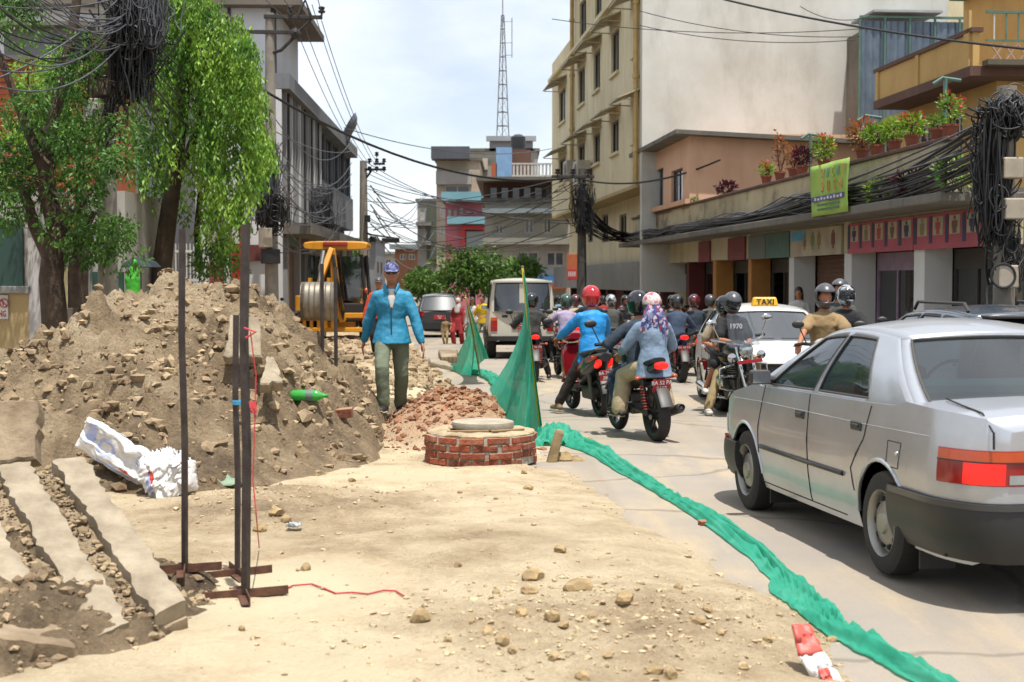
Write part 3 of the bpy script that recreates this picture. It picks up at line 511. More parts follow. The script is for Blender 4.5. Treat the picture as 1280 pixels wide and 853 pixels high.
brk = TG(888, 664); tag(MB().box((0, 0, .035), (.16, .075, .06), M.Rotation(.2, 4, 'Z')).build('brick_piece', brick_m, None, bev=.008, loc=brk + V((0, 0, .01))), 'broken brick weighing down the green net strip', 'brick')
p = TG(428, 522); tag(MB().box((0, 0, .04), (.2, .1, .09), M.Rotation(.1, 4, 'X') @ M.Rotation(-.1, 4, 'Y')).build('brick_block', brick_m, None, bev=.008, loc=p), 'reddish brick half sunk in the mound foot near the bottle', 'brick')

# ------------------------------------------------------------------ green construction net
net_m = mat('green_net', '#3db293', '#2c9f80', rough=.6, scale=6, bump=.3, bscale=120, trans=.45, stain='#7fd0b6', stain_amt=.4, stain_scale=(2, 2, 2), bdist=.004)
yel = mat('yellow_hem', '#d3c23c', rough=.7)
def see_through(m, f):
    t_ = m.node_tree; ou = t_.nodes['Material Output']; src = ou.inputs[0].links[0].from_socket; tr_ = t_.nodes.new('ShaderNodeBsdfTransparent'); ms = t_.nodes.new('ShaderNodeMixShader'); ms.inputs[0].default_value = f; t_.links.new(src, ms.inputs[1]); t_.links.new(tr_.outputs[0], ms.inputs[2]); t_.links.new(ms.outputs[0], ou.inputs[0])
see_through(net_m, .05)
def ribbon(pts, w, name, label, sd=0, lift=.012):
    pts = [V(p) for p in pts]; t = np.linspace(0, 1, len(pts)); n = 260; u = np.linspace(0, 1, n)
    cx, cy_ = [np.interp(u, t, [p[k] for p in pts]) for k in range(2)]; ww = np.interp(u, np.linspace(0, 1, len(w)), w); ii = np.arange(n)
    dx, dy = np.gradient(cx), np.gradient(cy_); l = np.hypot(dx, dy) + 1e-9; sx, sy = dy / l, -dx / l; wi = ww * (.35 + 1.0 * fbm(ii * .07, ii * 0 + 1, sd, 4, .6)); wo = .09 * (fbm(ii * .045, ii * 0 + 5, sd + 3, 3) - .5)
    k = np.arange(25)[None]; v = k / 24 - .5; q = v * wi[:, None] + wo[:, None]; x = cx[:, None] + sx[:, None] * q; y = cy_[:, None] + sy[:, None] * q
    f = fbm(k * .34 + 2.6 * np.sin(ii * .035)[:, None] + ii[:, None] * .006, ii[:, None] * .018, sd + 9, 3, .45, True); z = np.maximum(dirt_h(x, y), road_z(y) - .006) + lift + .15 * np.clip(f - .42, 0, 1) * (1 - (2 * v) ** 6)
    rows = np.stack([x, y, z], -1).tolist()
    return MB().grid(rows).build(name, net_m, None, smooth=180)
rp_ = [TG(x, y) for x, y in ((672, 556), (690, 545), (712, 558), (745, 572), (785, 600), (830, 630), (880, 655), (930, 695), (975, 735), (1010, 765), (1040, 793), (1085, 822), (1142, 856), (1245, 925))]
tag(ribbon(rp_, [.2, .40, .32, .22, .17, .16, .17, .18, .24, .18, .17, .2, .2], 'net_strip', '', 3), 'long green net strip lying twisted along the road edge', 'net')
tag(ribbon([TG(x, y) for x, y in ((566, 466), (590, 470), (610, 474), (622, 484), (634, 498), (640, 512))], [.3, .3, .35, .3, .25], 'net_strip', '', 8, .05), 'short crumpled green net lying between the two hanging nets', 'net')
def net_pile(c, r, label, sd):
    mb = MB(); n = 46; mb.grid([[(c.x + r[0] * (2 * i / n - 1) * (1 + .3 * float(vnoise(j * .3, i * .1, sd))), c.y + r[1] * (2 * j / n - 1), c.z + r[2] * max(0, 1 - (2 * i / n - 1) ** 2) * max(0, 1 - (2 * j / n - 1) ** 2) + .16 * (float(fbm(i * .16, j * .16, sd, 4, .6, True)) - .45)) for i in range(n + 1)] for j in range(n + 1)]); return tag(mb.build('net_bundle', net_m, None, smooth=180), label, 'net')
net_pile(TG(698, 560) + V((-.02, .1, .04)), (.24, .26, .16), 'crumpled bunch of green net beside the brick manhole', 4)
def tent(apex, base, label, hem=None, sd=0, nf=17):
    t = thing('hanging_net', label, 'net', (0, 0, 0), 0, 'green nets hung from stakes'); A = V(apex); n = 90; rows = []
    bt = np.linspace(0, 1, len(base))
    for i in range(37):
        v = i / 36; r = []
        for k in range(n):
            u = k / (n - 1); b = V([np.interp(u, bt, [p[q] for p in base]) for q in range(3)])
            f = math.sin(u * nf + 2.2 * math.sin(u * 5 + sd)) + .5 * math.sin(u * nf * 2.3 + sd); p = A.lerp(b, v); sg = -.20 * math.sin(math.pi * v ** .8) * (1 - u) ** 1.5
            p = p + V((.042 * f * v ** .8 - sg, -.15 * f * v ** .8, 0)); p.z -= .05 * math.sin(math.pi * v) + .012 * f * (v > .9); r.append(p)
        rows.append(r)
    MB().grid(rows).build('net_sheet', net_m, t, smooth=180)
    hp = [r[-1] for r in rows] if hem is None else [r[int(hem * (n - 1))] + V((0, -.02, 0)) for r in rows]
    MB().tube(hp, .012, 5).build('hem', yel, t); MB().tube([A + V((.0, .03, .03)), V(hp[-1]) + V((.02, .05, -.2))], .014, 6).build('stake', mat('bamboo', '#8f7d52', '#75643f', rough=.8), t)
    return t
d2 = 14.9; tent(PX(653, 336, d2), [TG(612, 488) + V((0, 0, .12)), TG(622, 505), TG(640, 540), TG(655, 552), TG(668, 548) + V((0, .1, .0)), TG(679, 556)], 'tall green net hung from a stake right behind the brick manhole', None, 1)
d1 = 24.6; tent(PX(582, 372, d1), [TG(561, 464) + V((0, 0, .02)), TG(575, 470), TG(590, 472), TG(597, 469), PX(603, 452, 25.0), PX(607, 446, 25.4), PX(606, 438, 25.8)], 'smaller green net hung from a stake beside the broken strip', .62, 4, 15)

# ------------------------------------------------------------------ sacks, bottle, packet, plastic
sack_m = mat('woven_sack', '#d5d3cf', '#b9b7b5', rough=.6, scale=5, bump=.4, bscale=160, bdist=.004)
sack_b = mat('sack_blue_print', '#8f99c4', '#a9b0cc', rough=.6); sack_r = mat('sack_red_print', '#b0402c', rough=.6)
def sack(name, label, c, a, b, h, rot, sd, wr, prints=(), fringe=False):
    """stuffed pillow-shaped bag: two sheets joined at a seam, crumpled"""
    nu, nv = 56, 40; u, v = np.meshgrid(np.linspace(-1, 1, nu), np.linspace(-1, 1, nv)); ca, sa = math.cos(rot), math.sin(rot); mb = MB(); cls = []
    for sg in (-1, 1):
        th = h * (np.clip(1 - u ** 4, 0, 1) * np.clip(1 - v ** 4, 0, 1)) ** .55; cr = fbm(u * 2.2 + v * 1.1 + sg, v * 2.4 - u * .8, sd, 5, .6, True) - .55; lo_ = fbm(u * 1.1 + 3, v * 1.2, sd + 4, 3) - .5; edge = (np.clip(1 - u ** 6, 0, 1) * np.clip(1 - v ** 6, 0, 1)) ** .3
        X = a * u * (1 - .10 * v * v) + .05 * lo_ + wr * .5 * cr; Z = b * v * (1 - .14 * u * u) + .09 * (fbm(u * 1.3, v * .9, sd + 8, 3) - .5) + wr * .6 * cr; Y = sg * th + wr * cr * (.4 + .6 * edge) * 1.6 + .14 * lo_
        if fringe: Z = Z + np.where(v > .93, .05 * rng.random(u.shape), 0)
        P_ = np.stack([X * ca - Z * sa, Y, X * sa + Z * ca], -1); mb.grid(P_.tolist())
        for j in range(nv - 1):
            for i in range(nu - 1):
                uu, vv = u[j, i], v[j, i]; k = 0
                for (pu, pv, ru, rv, mi) in prints:
                    e = ((uu - pu) / ru) ** 2 + ((vv - pv) / rv) ** 2
                    if (mi == 3 and .4 < e < 1) or (mi != 3 and e < 1): k = 1 if mi == 3 else mi
                cls.append(k)
    o = mb.build(name, sack_m, None, smooth=70, loc=c); o.data.materials.append(sack_b); o.data.materials.append(sack_r); o.data.polygons.foreach_set('material_index', cls); return tag(o, label, 'sack')
d = TG(170, 612).y; kx = d / FPX
sack('printed_sack', 'white woven sack with blue and red print lying on the mound foot', PX(146, 567, d + .05), 56 * kx, 26 * kx, .10, R(-33), 4, .024, ((-.30, .05, .22, .42, 3), (.42, -.42, .22, .09, 2), (-.75, .2, .14, .7, 1), (.1, -.72, .6, .12, 1), (.55, .3, .1, .3, 1)))
sack('torn_sack', 'crumpled white sack with torn fringed mouth beside the printed sack', PX(208, 598, d - .12), 33 * kx, 30 * kx, .15, R(14), 9, .06, ((-.5, .25, .18, .3, 2), (-.62, -.1, .14, .5, 1)), True)
bp = TG(386, 506); t = thing('plastic_bottle', 'green plastic bottle lying on the mound foot', 'bottle', bp + V((0, 0, .05)), R(-8))
bg_ = mat('bottle_green', '#3fae4c', '#57c05f', rough=.12, trans=.45, scale=3)
mb = MB(); mb.lathe([(.0, -.17), (.04, -.168), (.05, -.15), (.052, -.03), (.048, 0), (.052, .03), (.05, .08), (.025, .13), (.016, .15), (.016, .165)], 20, 'X'); mb.build('bottle_body', bg_, t, smooth=60)
mb = MB(); mb.lathe([(.053, -.02), (.0535, 0), (.053, .045)], 20, 'X'); mb.build('bottle_label', mat('bottle_label', '#6f7a76', '#4a5a52', rough=.5), t, smooth=60)
mb = MB(); mb.lathe([(0, .185), (.018, .183), (.018, .162)], 14, 'X'); mb.build('bottle_cap', mat('cap_green', '#2f8d3c', rough=.4), t, smooth=40)
pp = TG(1012, 838); t = thing('folded_packet', 'crumpled red and white packet standing in the gravel at the net', 'packet', pp, 0)
k = pp.y / FPX; lp2 = lambda x, y, o: ((x - 1012) * k, o, (838 - y) * k)
def crumple(poly, m, nm, th):
    mb = MB(); mb.grid([[V(poly[0]).lerp(V(poly[1]), i / 8).lerp(V(poly[3]).lerp(V(poly[2]), i / 8), j / 10) + V((0, .03 * (float(vnoise(i * .9, j * .7, 3)) - .5), 0)) for i in range(9)] for j in range(11)]); return mb.build(nm, m, t, smooth=50, solid=th)
crumple((lp2(989, 780, 0), lp2(1012, 783, .03), lp2(1026, 812, -.05), lp2(994, 815, -.07)), mat('packet_red', '#c0574a', '#a9443c', rough=.5), 'red_panel', .02)
crumple((lp2(994, 815, -.07), lp2(1026, 812, -.05), lp2(1048, 846, -.12), lp2(1018, 856, -.14)), sack_m, 'white_panel', .02)
crumple((lp2(1015, 828, -.115), lp2(1028, 826, -.105), lp2(1036, 850, -.155), lp2(1022, 853, -.16)), MATS['packet_red'], 'red_panel', .004)
p = TG(368, 664); mb = MB(); mb.grid([[((i - 4) * .012, (j - 4) * .012, .04 * float(vnoise(i * .7, j * .7, 8)) + .02) for i in range(9)] for j in range(9)]); tag(mb.build('plastic_scrap', mat('clear_plastic', '#c9cdd0', '#b0b6ba', rough=.15, trans=.3), None, smooth=30, loc=p, solid=.002), 'crumpled clear plastic scrap on the earth beside the posts', 'plastic')
p = TG(290, 607); mb = MB(); mb.grid([[((i - 5) * .03, (j - 3) * .03, .10 * float(vnoise(i * .5, j * .6, 12)) + .01) for i in range(11)] for j in range(7)]); tag(mb.build('cloth_scrap', mat('grey_green_cloth', '#7f8f78', '#5f7a63', rough=.8), None, smooth=30, loc=p + V((-.08, 0, -.02)), solid=.006), 'grey green cloth scrap half buried between steel posts and mound', 'cloth')
# ================================================================== buildings
def wmat(n, c1, c2=None, stain='#6a5f4e', amt=.4, **k): return mat(n, c1, c2, rough=.9, scale=.5, bump=.12, bscale=25, stain=stain, stain_amt=amt, **k)
cream = wmat('cream_wall', '#cfc4a2', '#c2b591', '#8a7a58', .5); gable = wmat('gable_plaster', '#c0c0ba', '#b0afa6', '#8a867a', .55, stain_scale=(.45, .45, .16))
moldy = wmat('moldy_parapet', '#b8ab8a', '#9c8f70', '#2f2b26', .95, stain_scale=(.8, .8, .9)); dark_conc = wmat('dark_concrete', '#6d685f', '#55514a', '#2e2b28', .7)
white_p = wmat('white_paint', '#c2c2c0', '#b2b2b0', '#8d8b86', .3); grey_p = wmat('grey_paint', '#8d8c8a', '#7e7d7b', '#5d5b58', .35)
pane_m = mat('pane_dark', '#2a3238', '#1d2429', rough=.08, scale=1.5, spec=.7); pane_b = mat('pane_blue', '#4a5d6e', '#39485a', rough=.1, scale=2, spec=.7)
frame_w = mat('frame_white', '#b9b7b1', '#a5a39c', rough=.6); frame_d = mat('frame_dark', '#3a3532', '#2d2927', rough=.6); brown_m = mat('brown_trim', '#5a4034', '#47332a', rough=.8, scale=2)
I4 = M.Identity(4); ROT = lambda a: M.Rotation(R(a), 4, 'Z')
def face(root, T, x0, x1, z0, z1, ops, m, th=.25, name='wall', fm=None, pm=None, bars=(1, 1), fw=.05, panes=False):
    """wall sheet with real openings in its own (x along, y outward, z up) coordinates; each opening gets a window"""
    mb = MB(); mb.T = T; xsn = sorted({x0, x1, *[v for o in ops for v in o[:2]]}); zsn = sorted({z0, z1, *[v for o in ops for v in o[2:4]]})
    for i in range(len(xsn) - 1):
        run = None
        for j in range(len(zsn) - 1):
            cx, cz = (xsn[i] + xsn[i + 1]) / 2, (zsn[j] + zsn[j + 1]) / 2; hole = any(o[0] < cx < o[1] and o[2] < cz < o[3] for o in ops)
            if not hole: run = (run[0], zsn[j + 1]) if run else (zsn[j], zsn[j + 1])
            if run and (hole or j == len(zsn) - 2): mb.bx(xsn[i], xsn[i + 1], -th, 0, run[0], run[1]); run = None
    mb.build(name, m, root)
    for o in ops:
        if len(o) > 4 and o[4] is None: continue
        window(root, T, *o[:4], *(o[4] if len(o) > 4 else bars), fm or frame_w, pm or pane_m, fw, panes)
def window(root, T, xa, xb, za, zb, nx, nz, fm, pm, fw=.05, panes=False, y=-.11):
    mb = MB(); mb.T = T; mb.bx(xa, xb, y - .03, y + .03, za, za + fw); mb.bx(xa, xb, y - .03, y + .03, zb - fw, zb); mb.bx(xa, xa + fw, y - .03, y + .03, za + fw, zb - fw); mb.bx(xb - fw, xb, y - .03, y + .03, za + fw, zb - fw)
    for i in range(1, nx): x = xa + (xb - xa) * i / nx; mb.bx(x - fw * .4, x + fw * .4, y - .02, y + .025, za + fw, zb - fw)
    for j in range(1, nz): z = za + (zb - za) * j / nz; mb.bx(xa + fw, xb - fw, y - .018, y + .02, z - fw * .35, z + fw * .35)
    w = mb.build('window', fm, root)
    if panes:
        for i in range(nx):
            for j in range(nz):
                q = MB(); q.T = T; q.bx(xa + (xb - xa) * i / nx + .004, xa + (xb - xa) * (i + 1) / nx - .004, y - .012, y - .004, za + (zb - za) * j / nz + .004, za + (zb - za) * (j + 1) / nz - .004); q.build('pane', pm, w)
    else: q = MB(); q.T = T; q.bx(xa + .01, xb - .01, y - .012, y - .004, za + .01, zb - .01); q.build('pane', pm, w)
    return w
def part(root, name, m, *boxes, T=I4, bev=0, parent=None):
    mb = MB(); mb.T = T
    for b in boxes: mb.bx(*b)
    return mb.build(name, m, parent or root, bev=bev)

# ------------------------------------------------------------------ shop row under a stained parapet, right
sh = thing('shop_row', 'long low row of shops with columns, concrete canopy and stained parapet', 'building', (9.0, 0, 0), FR.rz)
COLS = [(1142, 1155), (1055, 1064), (986, 992), (935, 939), (891, 895), (858.5, 861), (829.5, 832)]
ct = [(FR.hit(b, 350)[0], FR.hit(a, 350)[0]) for a, b in COLS]; t0 = FR.hit(1238, 350)[0]; t1 = FR.hit(806, 350)[0]
zsb = FR.hit(1063, 317)[1]; zst = FR.hit(1064, 279)[1]; zc = FR.hit(1055, 271, .95)[1]; zp = FR.hit(1017, 214, .45)[1]; GZ = -.75
colm = [white_p] * 3 + [mat('ochre_column', '#a9773c', '#94652f', rough=.85, scale=1.5, bump=.1)] * 2 + [mat('maroon_column', '#5f2620', '#4e1f1b', rough=.8, scale=1.5)] * 2
for (a, b), m in zip(ct, colm): part(sh, 'column', m, (a, b, -.5, 0, GZ, zsb + .02), bev=.012)
part(sh, 'beam', wmat('beam_paint', '#b3a88c', '#a29678', '#6a5f4c', .5), (t0, t1, -.5, .02, zsb + .021, zc + .02)); part(sh, 'canopy', dark_conc, (t0 - .4, t1, -.5, .95, zc + .021, zc + .17), bev=.02)
part(sh, 'parapet', moldy, (t0 + .6, t1, .28, .45, zc + .17, zp - .07)); part(sh, 'parapet_cap', brown_m, (t0 + .5, t1, .24, .5, zp - .07, zp), bev=.015)
part(sh, 'wall', wmat('shop_inside', '#6f6a62', '#5b564f'), (t0, t1, -5, -4.7, GZ, zc), (t0, t0 + .2, -4.7, -.5, GZ, zc), (t1 - .2, t1, -4.7, -.5, GZ, zc)); part(sh, 'roof', dark_conc, (t0 + .6, t1, -6, .28, zc + .17, zc + .3)); part(sh, 'floor', pave_m, (t0, t1, -4.7, .0, GZ, -.12))
shop_g = glass('shop_glass', (.3, .33, .33), .06, .55); edges = [t0 - .15] + [v for a, b in ct for v in (a, b)] + [t1 - .2]
FRONTS = ['glass', 'glass', 'shutter', 'open', 'open', 'door', 'door', 'shutter']
shut_m = mat('shutter_brown', '#6b4f3c', '#594032', rough=.55, metal=.2, scale=2)
for i in range(8):
    a, b = edges[2 * i] + .02, edges[2 * i + 1] - .02
    if FRONTS[i] == 'shutter':
        s = part(sh, 'shutter', shut_m, (a, b, -.56, -.54, -.12, zsb)); 
        for k in range(22):
            z = -.1 + (zsb + .08) * k / 22; q = MB(); q.tube([(a, -.535, z + .05), (b, -.535, z + .05)], (.028, .012), 6, side=(0, 0, 1)); q.build('slat', shut_m, s)
    else:
        q = MB(); nx = 3
        for j in range(nx + 1): x = a + (b - a) * j / nx; q.bx(x - .03, x + .03, -.58, -.52, -.12, zsb - .3)
        q.bx(a, b, -.585, -.515, zsb - .34, zsb); f = q.build('shop_front', frame_d if i != 1 else mat('lilac_trim', '#8d7a8c', '#7a687a', rough=.7), sh); part(sh, 'pane', shop_g, (a + .03, b - (b - a) * (.34 if FRONTS[i] == 'open' else .03), -.555, -.549, -.1, zsb - .34), parent=f)
        for j in range(4):   # shelves with goods inside, read dimly through the glass
            part(sh, 'shelf', mat('shelf_wood', '#7a6a58', '#5c4f42', rough=.8), (a + .2, b - .2, -3.4, -3.0, .4 + j * .5, .44 + j * .5))
        for j in range(10):
            x = a + .3 + rng.random() * (b - a - .7); z = .44 + rng.integers(0, 4) * .5; cc = ['#7d3b35', '#3f5878', '#87803f', '#6e6e70', '#8a5a70', '#b0a890'][rng.integers(0, 6)]
            part(sh, 'goods', mat('goods' + cc, cc, rough=.7), (x, x + .25 + .2 * rng.random(), -3.3, -3.05, z, z + .2 + .15 * rng.random()), bev=.03)
# sign boards
pinkm = mat('sign_pink', '#a34a55', '#8c3d4a', rough=.6, scale=1.2); beige_s = mat('sign_beige', '#a89c84', '#8f8470', rough=.6, scale=2, stain='#5a5148', stain_amt=.3); navy_s = mat('sign_navy', '#2d3550', '#242b42', rough=.6); greens = mat('sign_green', '#47675c', '#3a564d', rough=.6)
def sign(px0, px1, m, n=0, name='sign_board'):
    a = FR.hit(px1, 300)[0]; b = FR.hit(px0, 300)[0]; s = part(sh, name, m, (a, b, .025, .075, zsb - .01, zst - .02), bev=.006)
    for k in range(n):
        w = (b - a) / n; x = a + w * k; part(sh, 'picture', beige_s, (x + w * .1, x + w * .72, .076, .08, zsb + (zst - zsb) * .36, zst - .08), parent=s); part(sh, 'divider', navy_s, (x + w * .78, x + w * .97, .076, .081, zsb + (zst - zsb) * .14, zst - .06), parent=s)
        q = MB(); cx, cz = x + w * .41, zsb + (zst - zsb) * .62; r = np.random.default_rng(k + n)      # a clothed figure printed on each panel
        hgt = zst - zsb; q.box((cx, .0815, cz + hgt * .17), (w * .12, .002, hgt * .1)); q.box((cx, .0815, cz), (w * (.24 + .1 * r.random()), .002, hgt * .2)); q.box((cx, .0815, cz - hgt * .17), (w * (.14 + .12 * r.random()), .002, hgt * .14)); q.build('printed_figure', [navy_s, mat('print_brown', '#6b4a35', rough=.6), mat('print_red', '#9a4038', rough=.6), mat('print_olive', '#77704a', rough=.6)][k % 4], s)
    return s
sign(1064, 1146, pinkm, 5); sign(1147, 1231, pinkm, 4); s = sign(992, 1056, beige_s, 0)
a = FR.hit(1020, 300)[0]; b = FR.hit(993, 300)[0]
part(sh, 'blue_corner', mat('sign_blue', '#3f87a8', '#4f96b3', rough=.6), (a + .5, b - .03, .076, .08, zst - .26, zst - .05), parent=s)
for k, (px, c) in enumerate(((1010, '#7d6a3c'), (1020, '#6f7a3f'), (1028, '#7d6a3c'), (1046, '#6b3a32'))):
    x = FR.hit(px, 300)[0]; part(sh, 'printed_flower', mat('pf' + c, c, rough=.6), (x - .12, x + .12, .076, .08, zsb + .2, zst - .16), (x - .05, x + .05, .0765, .0805, zsb + .12, zst - .1), parent=s)
sign(961, 990, greens); sign(939, 960, mat('sign_grey', '#5f6660', rough=.6)); sign(913, 934, mat('valance_red', '#7a3a3c', '#66302f', rough=.8, scale=4)); sign(876, 890, MATS['valance_red'])
# banner hanging from the parapet
BY = .99; bn0 = FR.hit(1014, 200, BY); bn1 = FR.hit(1061, 200, BY); zt = FR.hit(1038, 203, BY)[1]; zb = FR.hit(1038, 268, BY)[1]
bn = thing('shop_banner', 'light green cloth banner with orange lettering hanging from the parapet', 'banner', (9.0, 0, 0), FR.rz)
ban_g = mat('banner_green', '#8fae4a', '#7f9c3f', rough=.7, scale=2); xa, xb = bn1[0], bn0[0]; wd = xb - xa
mb = MB(); mb.grid([[(xa + wd * i / 12, BY + .02 * math.sin(i * .9 + j * .5), zb + (zt - zb) * j / 8) for i in range(13)] for j in range(9)]); mb.build('cloth', ban_g, bn, smooth=180, solid=.006)
TB = lambda x, z: (V((xb - wd * x, BY + .032, zb + (zt - zb) * z)), basis((-1, 0, 0), (0, 1, 0)))
hz = zt - zb; org = mat('letter_orange', '#c25a2a', rough=.6); tea = mat('letter_teal', '#3d7a86', rough=.6); vio = mat('letter_violet', '#4a4478', rough=.6)
for i, (ch, m) in enumerate(zip('DUCKY', (org, tea, mat('letter_lime', '#b9bf4a', rough=.6), tea, org))): l, r = TB(.36 + i * .135, .80); text(ch, hz * .25, m, bn, l, r, sx=.8)
for i, ch in enumerate('DUCK'): l, r = TB(.36 + i * .16, .54); text(ch, hz * .27, org, bn, l, r, sx=.85)
part(bn, 'strip', vio, (xa + wd * .07, xb - wd * .05, BY + .026, BY + .03, zb + hz * .28, zb + hz * .38)); l, r = TB(.49, .33); l.y = BY + .033; [part(bn, 'lettering', mat('letter_white', '#c2c2c8', rough=.6), (xa + wd * (.12 + .085 * k), xa + wd * (.17 + .085 * k), BY + .031, BY + .034, zb + hz * .30, zb + hz * (.36 - .015 * (k % 2)))) for k in range(9)]
[part(bn, 'lettering', greens, (xa + wd * (.2 + .1 * k), xa + wd * (.28 + .1 * k), BY + .026, BY + .03, zb + hz * z_, zb + hz * (z_ + .035))) for k in range(6) for z_ in (.1, .19)]

# ------------------------------------------------------------------ small salmon house on the shop roof
salm = wmat('salmon_wall', '#cba588', '#bf987b', '#8d6f58', .3)
pk = thing('salmon_house', 'salmon coloured upper storey with dark windows and grey sloping roof', 'building', (9.0, 0, 0), FR.rz)
ta = FR.hit(862, 250, .45)[0]; tb_ = FR.hit(806, 250, .45)[0]; ztop = FR.hit(862, 165, .45)[1]; zt2 = FR.hit(806, 190, .45)[1]
ops = []
for p0, p1 in ((816, 829), (839, 853)):
    xa_, xb_ = FR.hit(p1, 250, .45)[0], FR.hit(p0, 250, .45)[0]; za_, zb_ = FR.hit((p0 + p1) / 2, 264, .45)[1], FR.hit((p0 + p1) / 2, 212, .45)[1]; ops.append((xa_, xb_, za_, zb_, (2, 1)))
TT = M.Translation((0, .45, 0)); face(pk, TT, ta, tb_, zp, ztop, ops, salm, .22, fm=frame_d, pm=pane_b, fw=.06)
part(pk, 'wall', salm, (ta - .003, tb_, -9, .229, zp - .6, ztop - .05)); part(pk, 'ledge', mat('ledge_salmon', '#c39a7a', rough=.85), (ta - .1, tb_ + .1, .45, .6, zp - .02, zp + .12))
mb = MB(); mb.add([(ta - .45, .95, ztop - .1), (tb_ + .3, .95, ztop - .1), (tb_ + .3, -9, ztop - .55), (ta - .45, -9, ztop - .55), (ta - .45, .95, ztop + .02), (tb_ + .3, .95, ztop + .02), (tb_ + .3, -9, ztop - .43), (ta - .45, -9, ztop - .43)], [(0, 3, 2, 1), (4, 5, 6, 7), (0, 1, 5, 4), (1, 2, 6, 5), (2, 3, 7, 6), (3, 0, 4, 7)]); mb.build('roof', dark_conc, pk)
q = MB(); q.ell((tb_ - .3, .75, ztop - .55), .13, 12, 8); q.cyl((tb_ - .3, .45, ztop - .35), (tb_ - .3, .75, ztop - .45), .05); q.build('lamp', mat('lamp_white', '#b8b4ae', rough=.4), pk, smooth=40)

# ------------------------------------------------------------------ tall cream building
yb = thing('cream_office_block', 'tall cream office block with projecting upper floors, window hoods and drainpipes', 'building', (9.0, 0, 0), FR.rz)
YO = .9; ya = FR.hit(803, 200, YO)[0]; ye = FR.hit(690, 200, YO)[0]; yu = FR.hit(716, 50, YO)[0]
zo = FR.hit(792, 231, YO)[1]; r1a, r1b = FR.hit(768, 93, YO)[1], FR.hit(768, 39, YO)[1]; r2a, r2b = FR.hit(768, 192, YO)[1], FR.hit(768, 151, YO)[1]; dz_ = r1a - r2a
wx = [(791, 797), (764, 773.5), (742, 750), (723, 731), (699, 707)]; WX = [(FR.hit(b, 99, YO)[0], FR.hit(a, 99, YO)[0]) for a, b in wx]
ztopm = r1b + 1.35; zroof = r1b + dz_ + 1.6
ops = [(a, b, za, zb_, (2, 1)) for a, b in WX for za, zb_ in ((r2a, r2b), (r1a, r1b))]
TT = M.Translation((0, YO, 0)); face(yb, TT, ya, ye, zo, ztopm, ops, cream, .3, fm=frame_d, pm=pane_m, fw=.08)
ops2 = [(a, b, r1a + dz_, r1b + dz_, (2, 1)) for a, b in WX[:4]]; face(yb, M.Translation((0, YO - .05, 0)), ya, yu, ztopm, zroof, ops2, cream, .3, fm=frame_d, fw=.08)
part(yb, 'wall', cream, (ya + .3, ye, -11, YO - .301, zo, ztopm - .01), (ya + .3, yu, -11, YO - .36, ztopm - .01, zroof)); part(yb, 'gable_wall', gable, (ya - .02, ya + .3, -9.2, YO + .02, zp - 2.6, zroof))
part(yb, 'roof', mat('roof_sheet', '#5d6468', '#4a5054', rough=.6), (ya - .6, yu + 1.5, -11.6, YO + 1.2, zroof, zroof + .16)); part(yb, 'ledge', cream, (ya, ye, YO, YO + .22, r1b + .9, r1b + 1.05))
zg2 = FR.hit(790, 328, 0)[1]; lo = [(FR.hit(b, 290, 0)[0], FR.hit(a, 290, 0)[0], FR.hit((a + b) / 2, 303, 0)[1], FR.hit((a + b) / 2, 268, 0)[1], (2, 1)) for a, b in ((796, 806), (774, 783), (752, 760), (735, 741))]
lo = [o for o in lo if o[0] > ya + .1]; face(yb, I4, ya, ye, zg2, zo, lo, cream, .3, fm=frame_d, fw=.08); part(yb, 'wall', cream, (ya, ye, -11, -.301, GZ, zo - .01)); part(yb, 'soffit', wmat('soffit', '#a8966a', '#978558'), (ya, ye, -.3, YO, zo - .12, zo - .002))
z3 = FR.hit(780, 352, .3)[1]
part(yb, 'sign_band', mat('metal_band', '#7d7c76', '#6d6c66', rough=.5, metal=.3, scale=1.2), (ya + .3, ye + 4, .05, .35, zg2 - 1.05, zg2 - .02)); 
for k in range(7): part(yb, 'pillar', brown_m, (ya + .6 + k * 4.0, ya + 1.1 + k * 4.0, -.3, .1, GZ, zg2 - 1.05))
for k in range(6): part(yb, 'shop_front', [pane_m, shut_m, MATS['valance_red']][k % 3], (ya + 1.1 + k * 4.0, ya + 4.6 + k * 4.0, -.29, -.2, GZ, zg2 - 1.05))
for a, b in WX:
    for k, z in enumerate((r2b, r1b)):
        q = MB(); q.add([(a - .5, YO, z + .42), (b + .5, YO, z + .42), (b + .5, YO + .75, z + .12), (a - .5, YO + .75, z + .12), (a - .5, YO, z + .47), (b + .5, YO, z + .47), (b + .5, YO + .75, z + .17), (a - .5, YO + .75, z + .17)], [(0, 3, 2, 1), (4, 5, 6, 7), (0, 1, 5, 4), (1, 2, 6, 5), (2, 3, 7, 6), (3, 0, 4, 7)])
        for x in (a - .4, b + .4): q.tube([(x, YO, z + .1), (x, YO + .7, z + .12)], .02, 5)
        q.build('window_hood', mat('hood_metal', '#a89e82', '#938a70', rough=.6), yb); part(yb, 'sill', cream, (a - .1, b + .1, YO, YO + .1, (r2a, r1a)[k] - .1, (r2a, r1a)[k]))
for px in (718, 799):
    t = FR.hit(px, 150, YO)[0]; q = MB(); q.tube([(t, YO + .12, zo - .1), (t, YO + .12, zroof)], .09, 8); [q.cyl((t, YO + .12, z), (t, YO + .12, z + .12), .12, n=8) for z in np.arange(zo + 1, zroof, 2.4)]; q.build('drainpipe', mat('pipe_cream', '#b39a62', '#9c8552', rough=.6), yb, smooth=40)
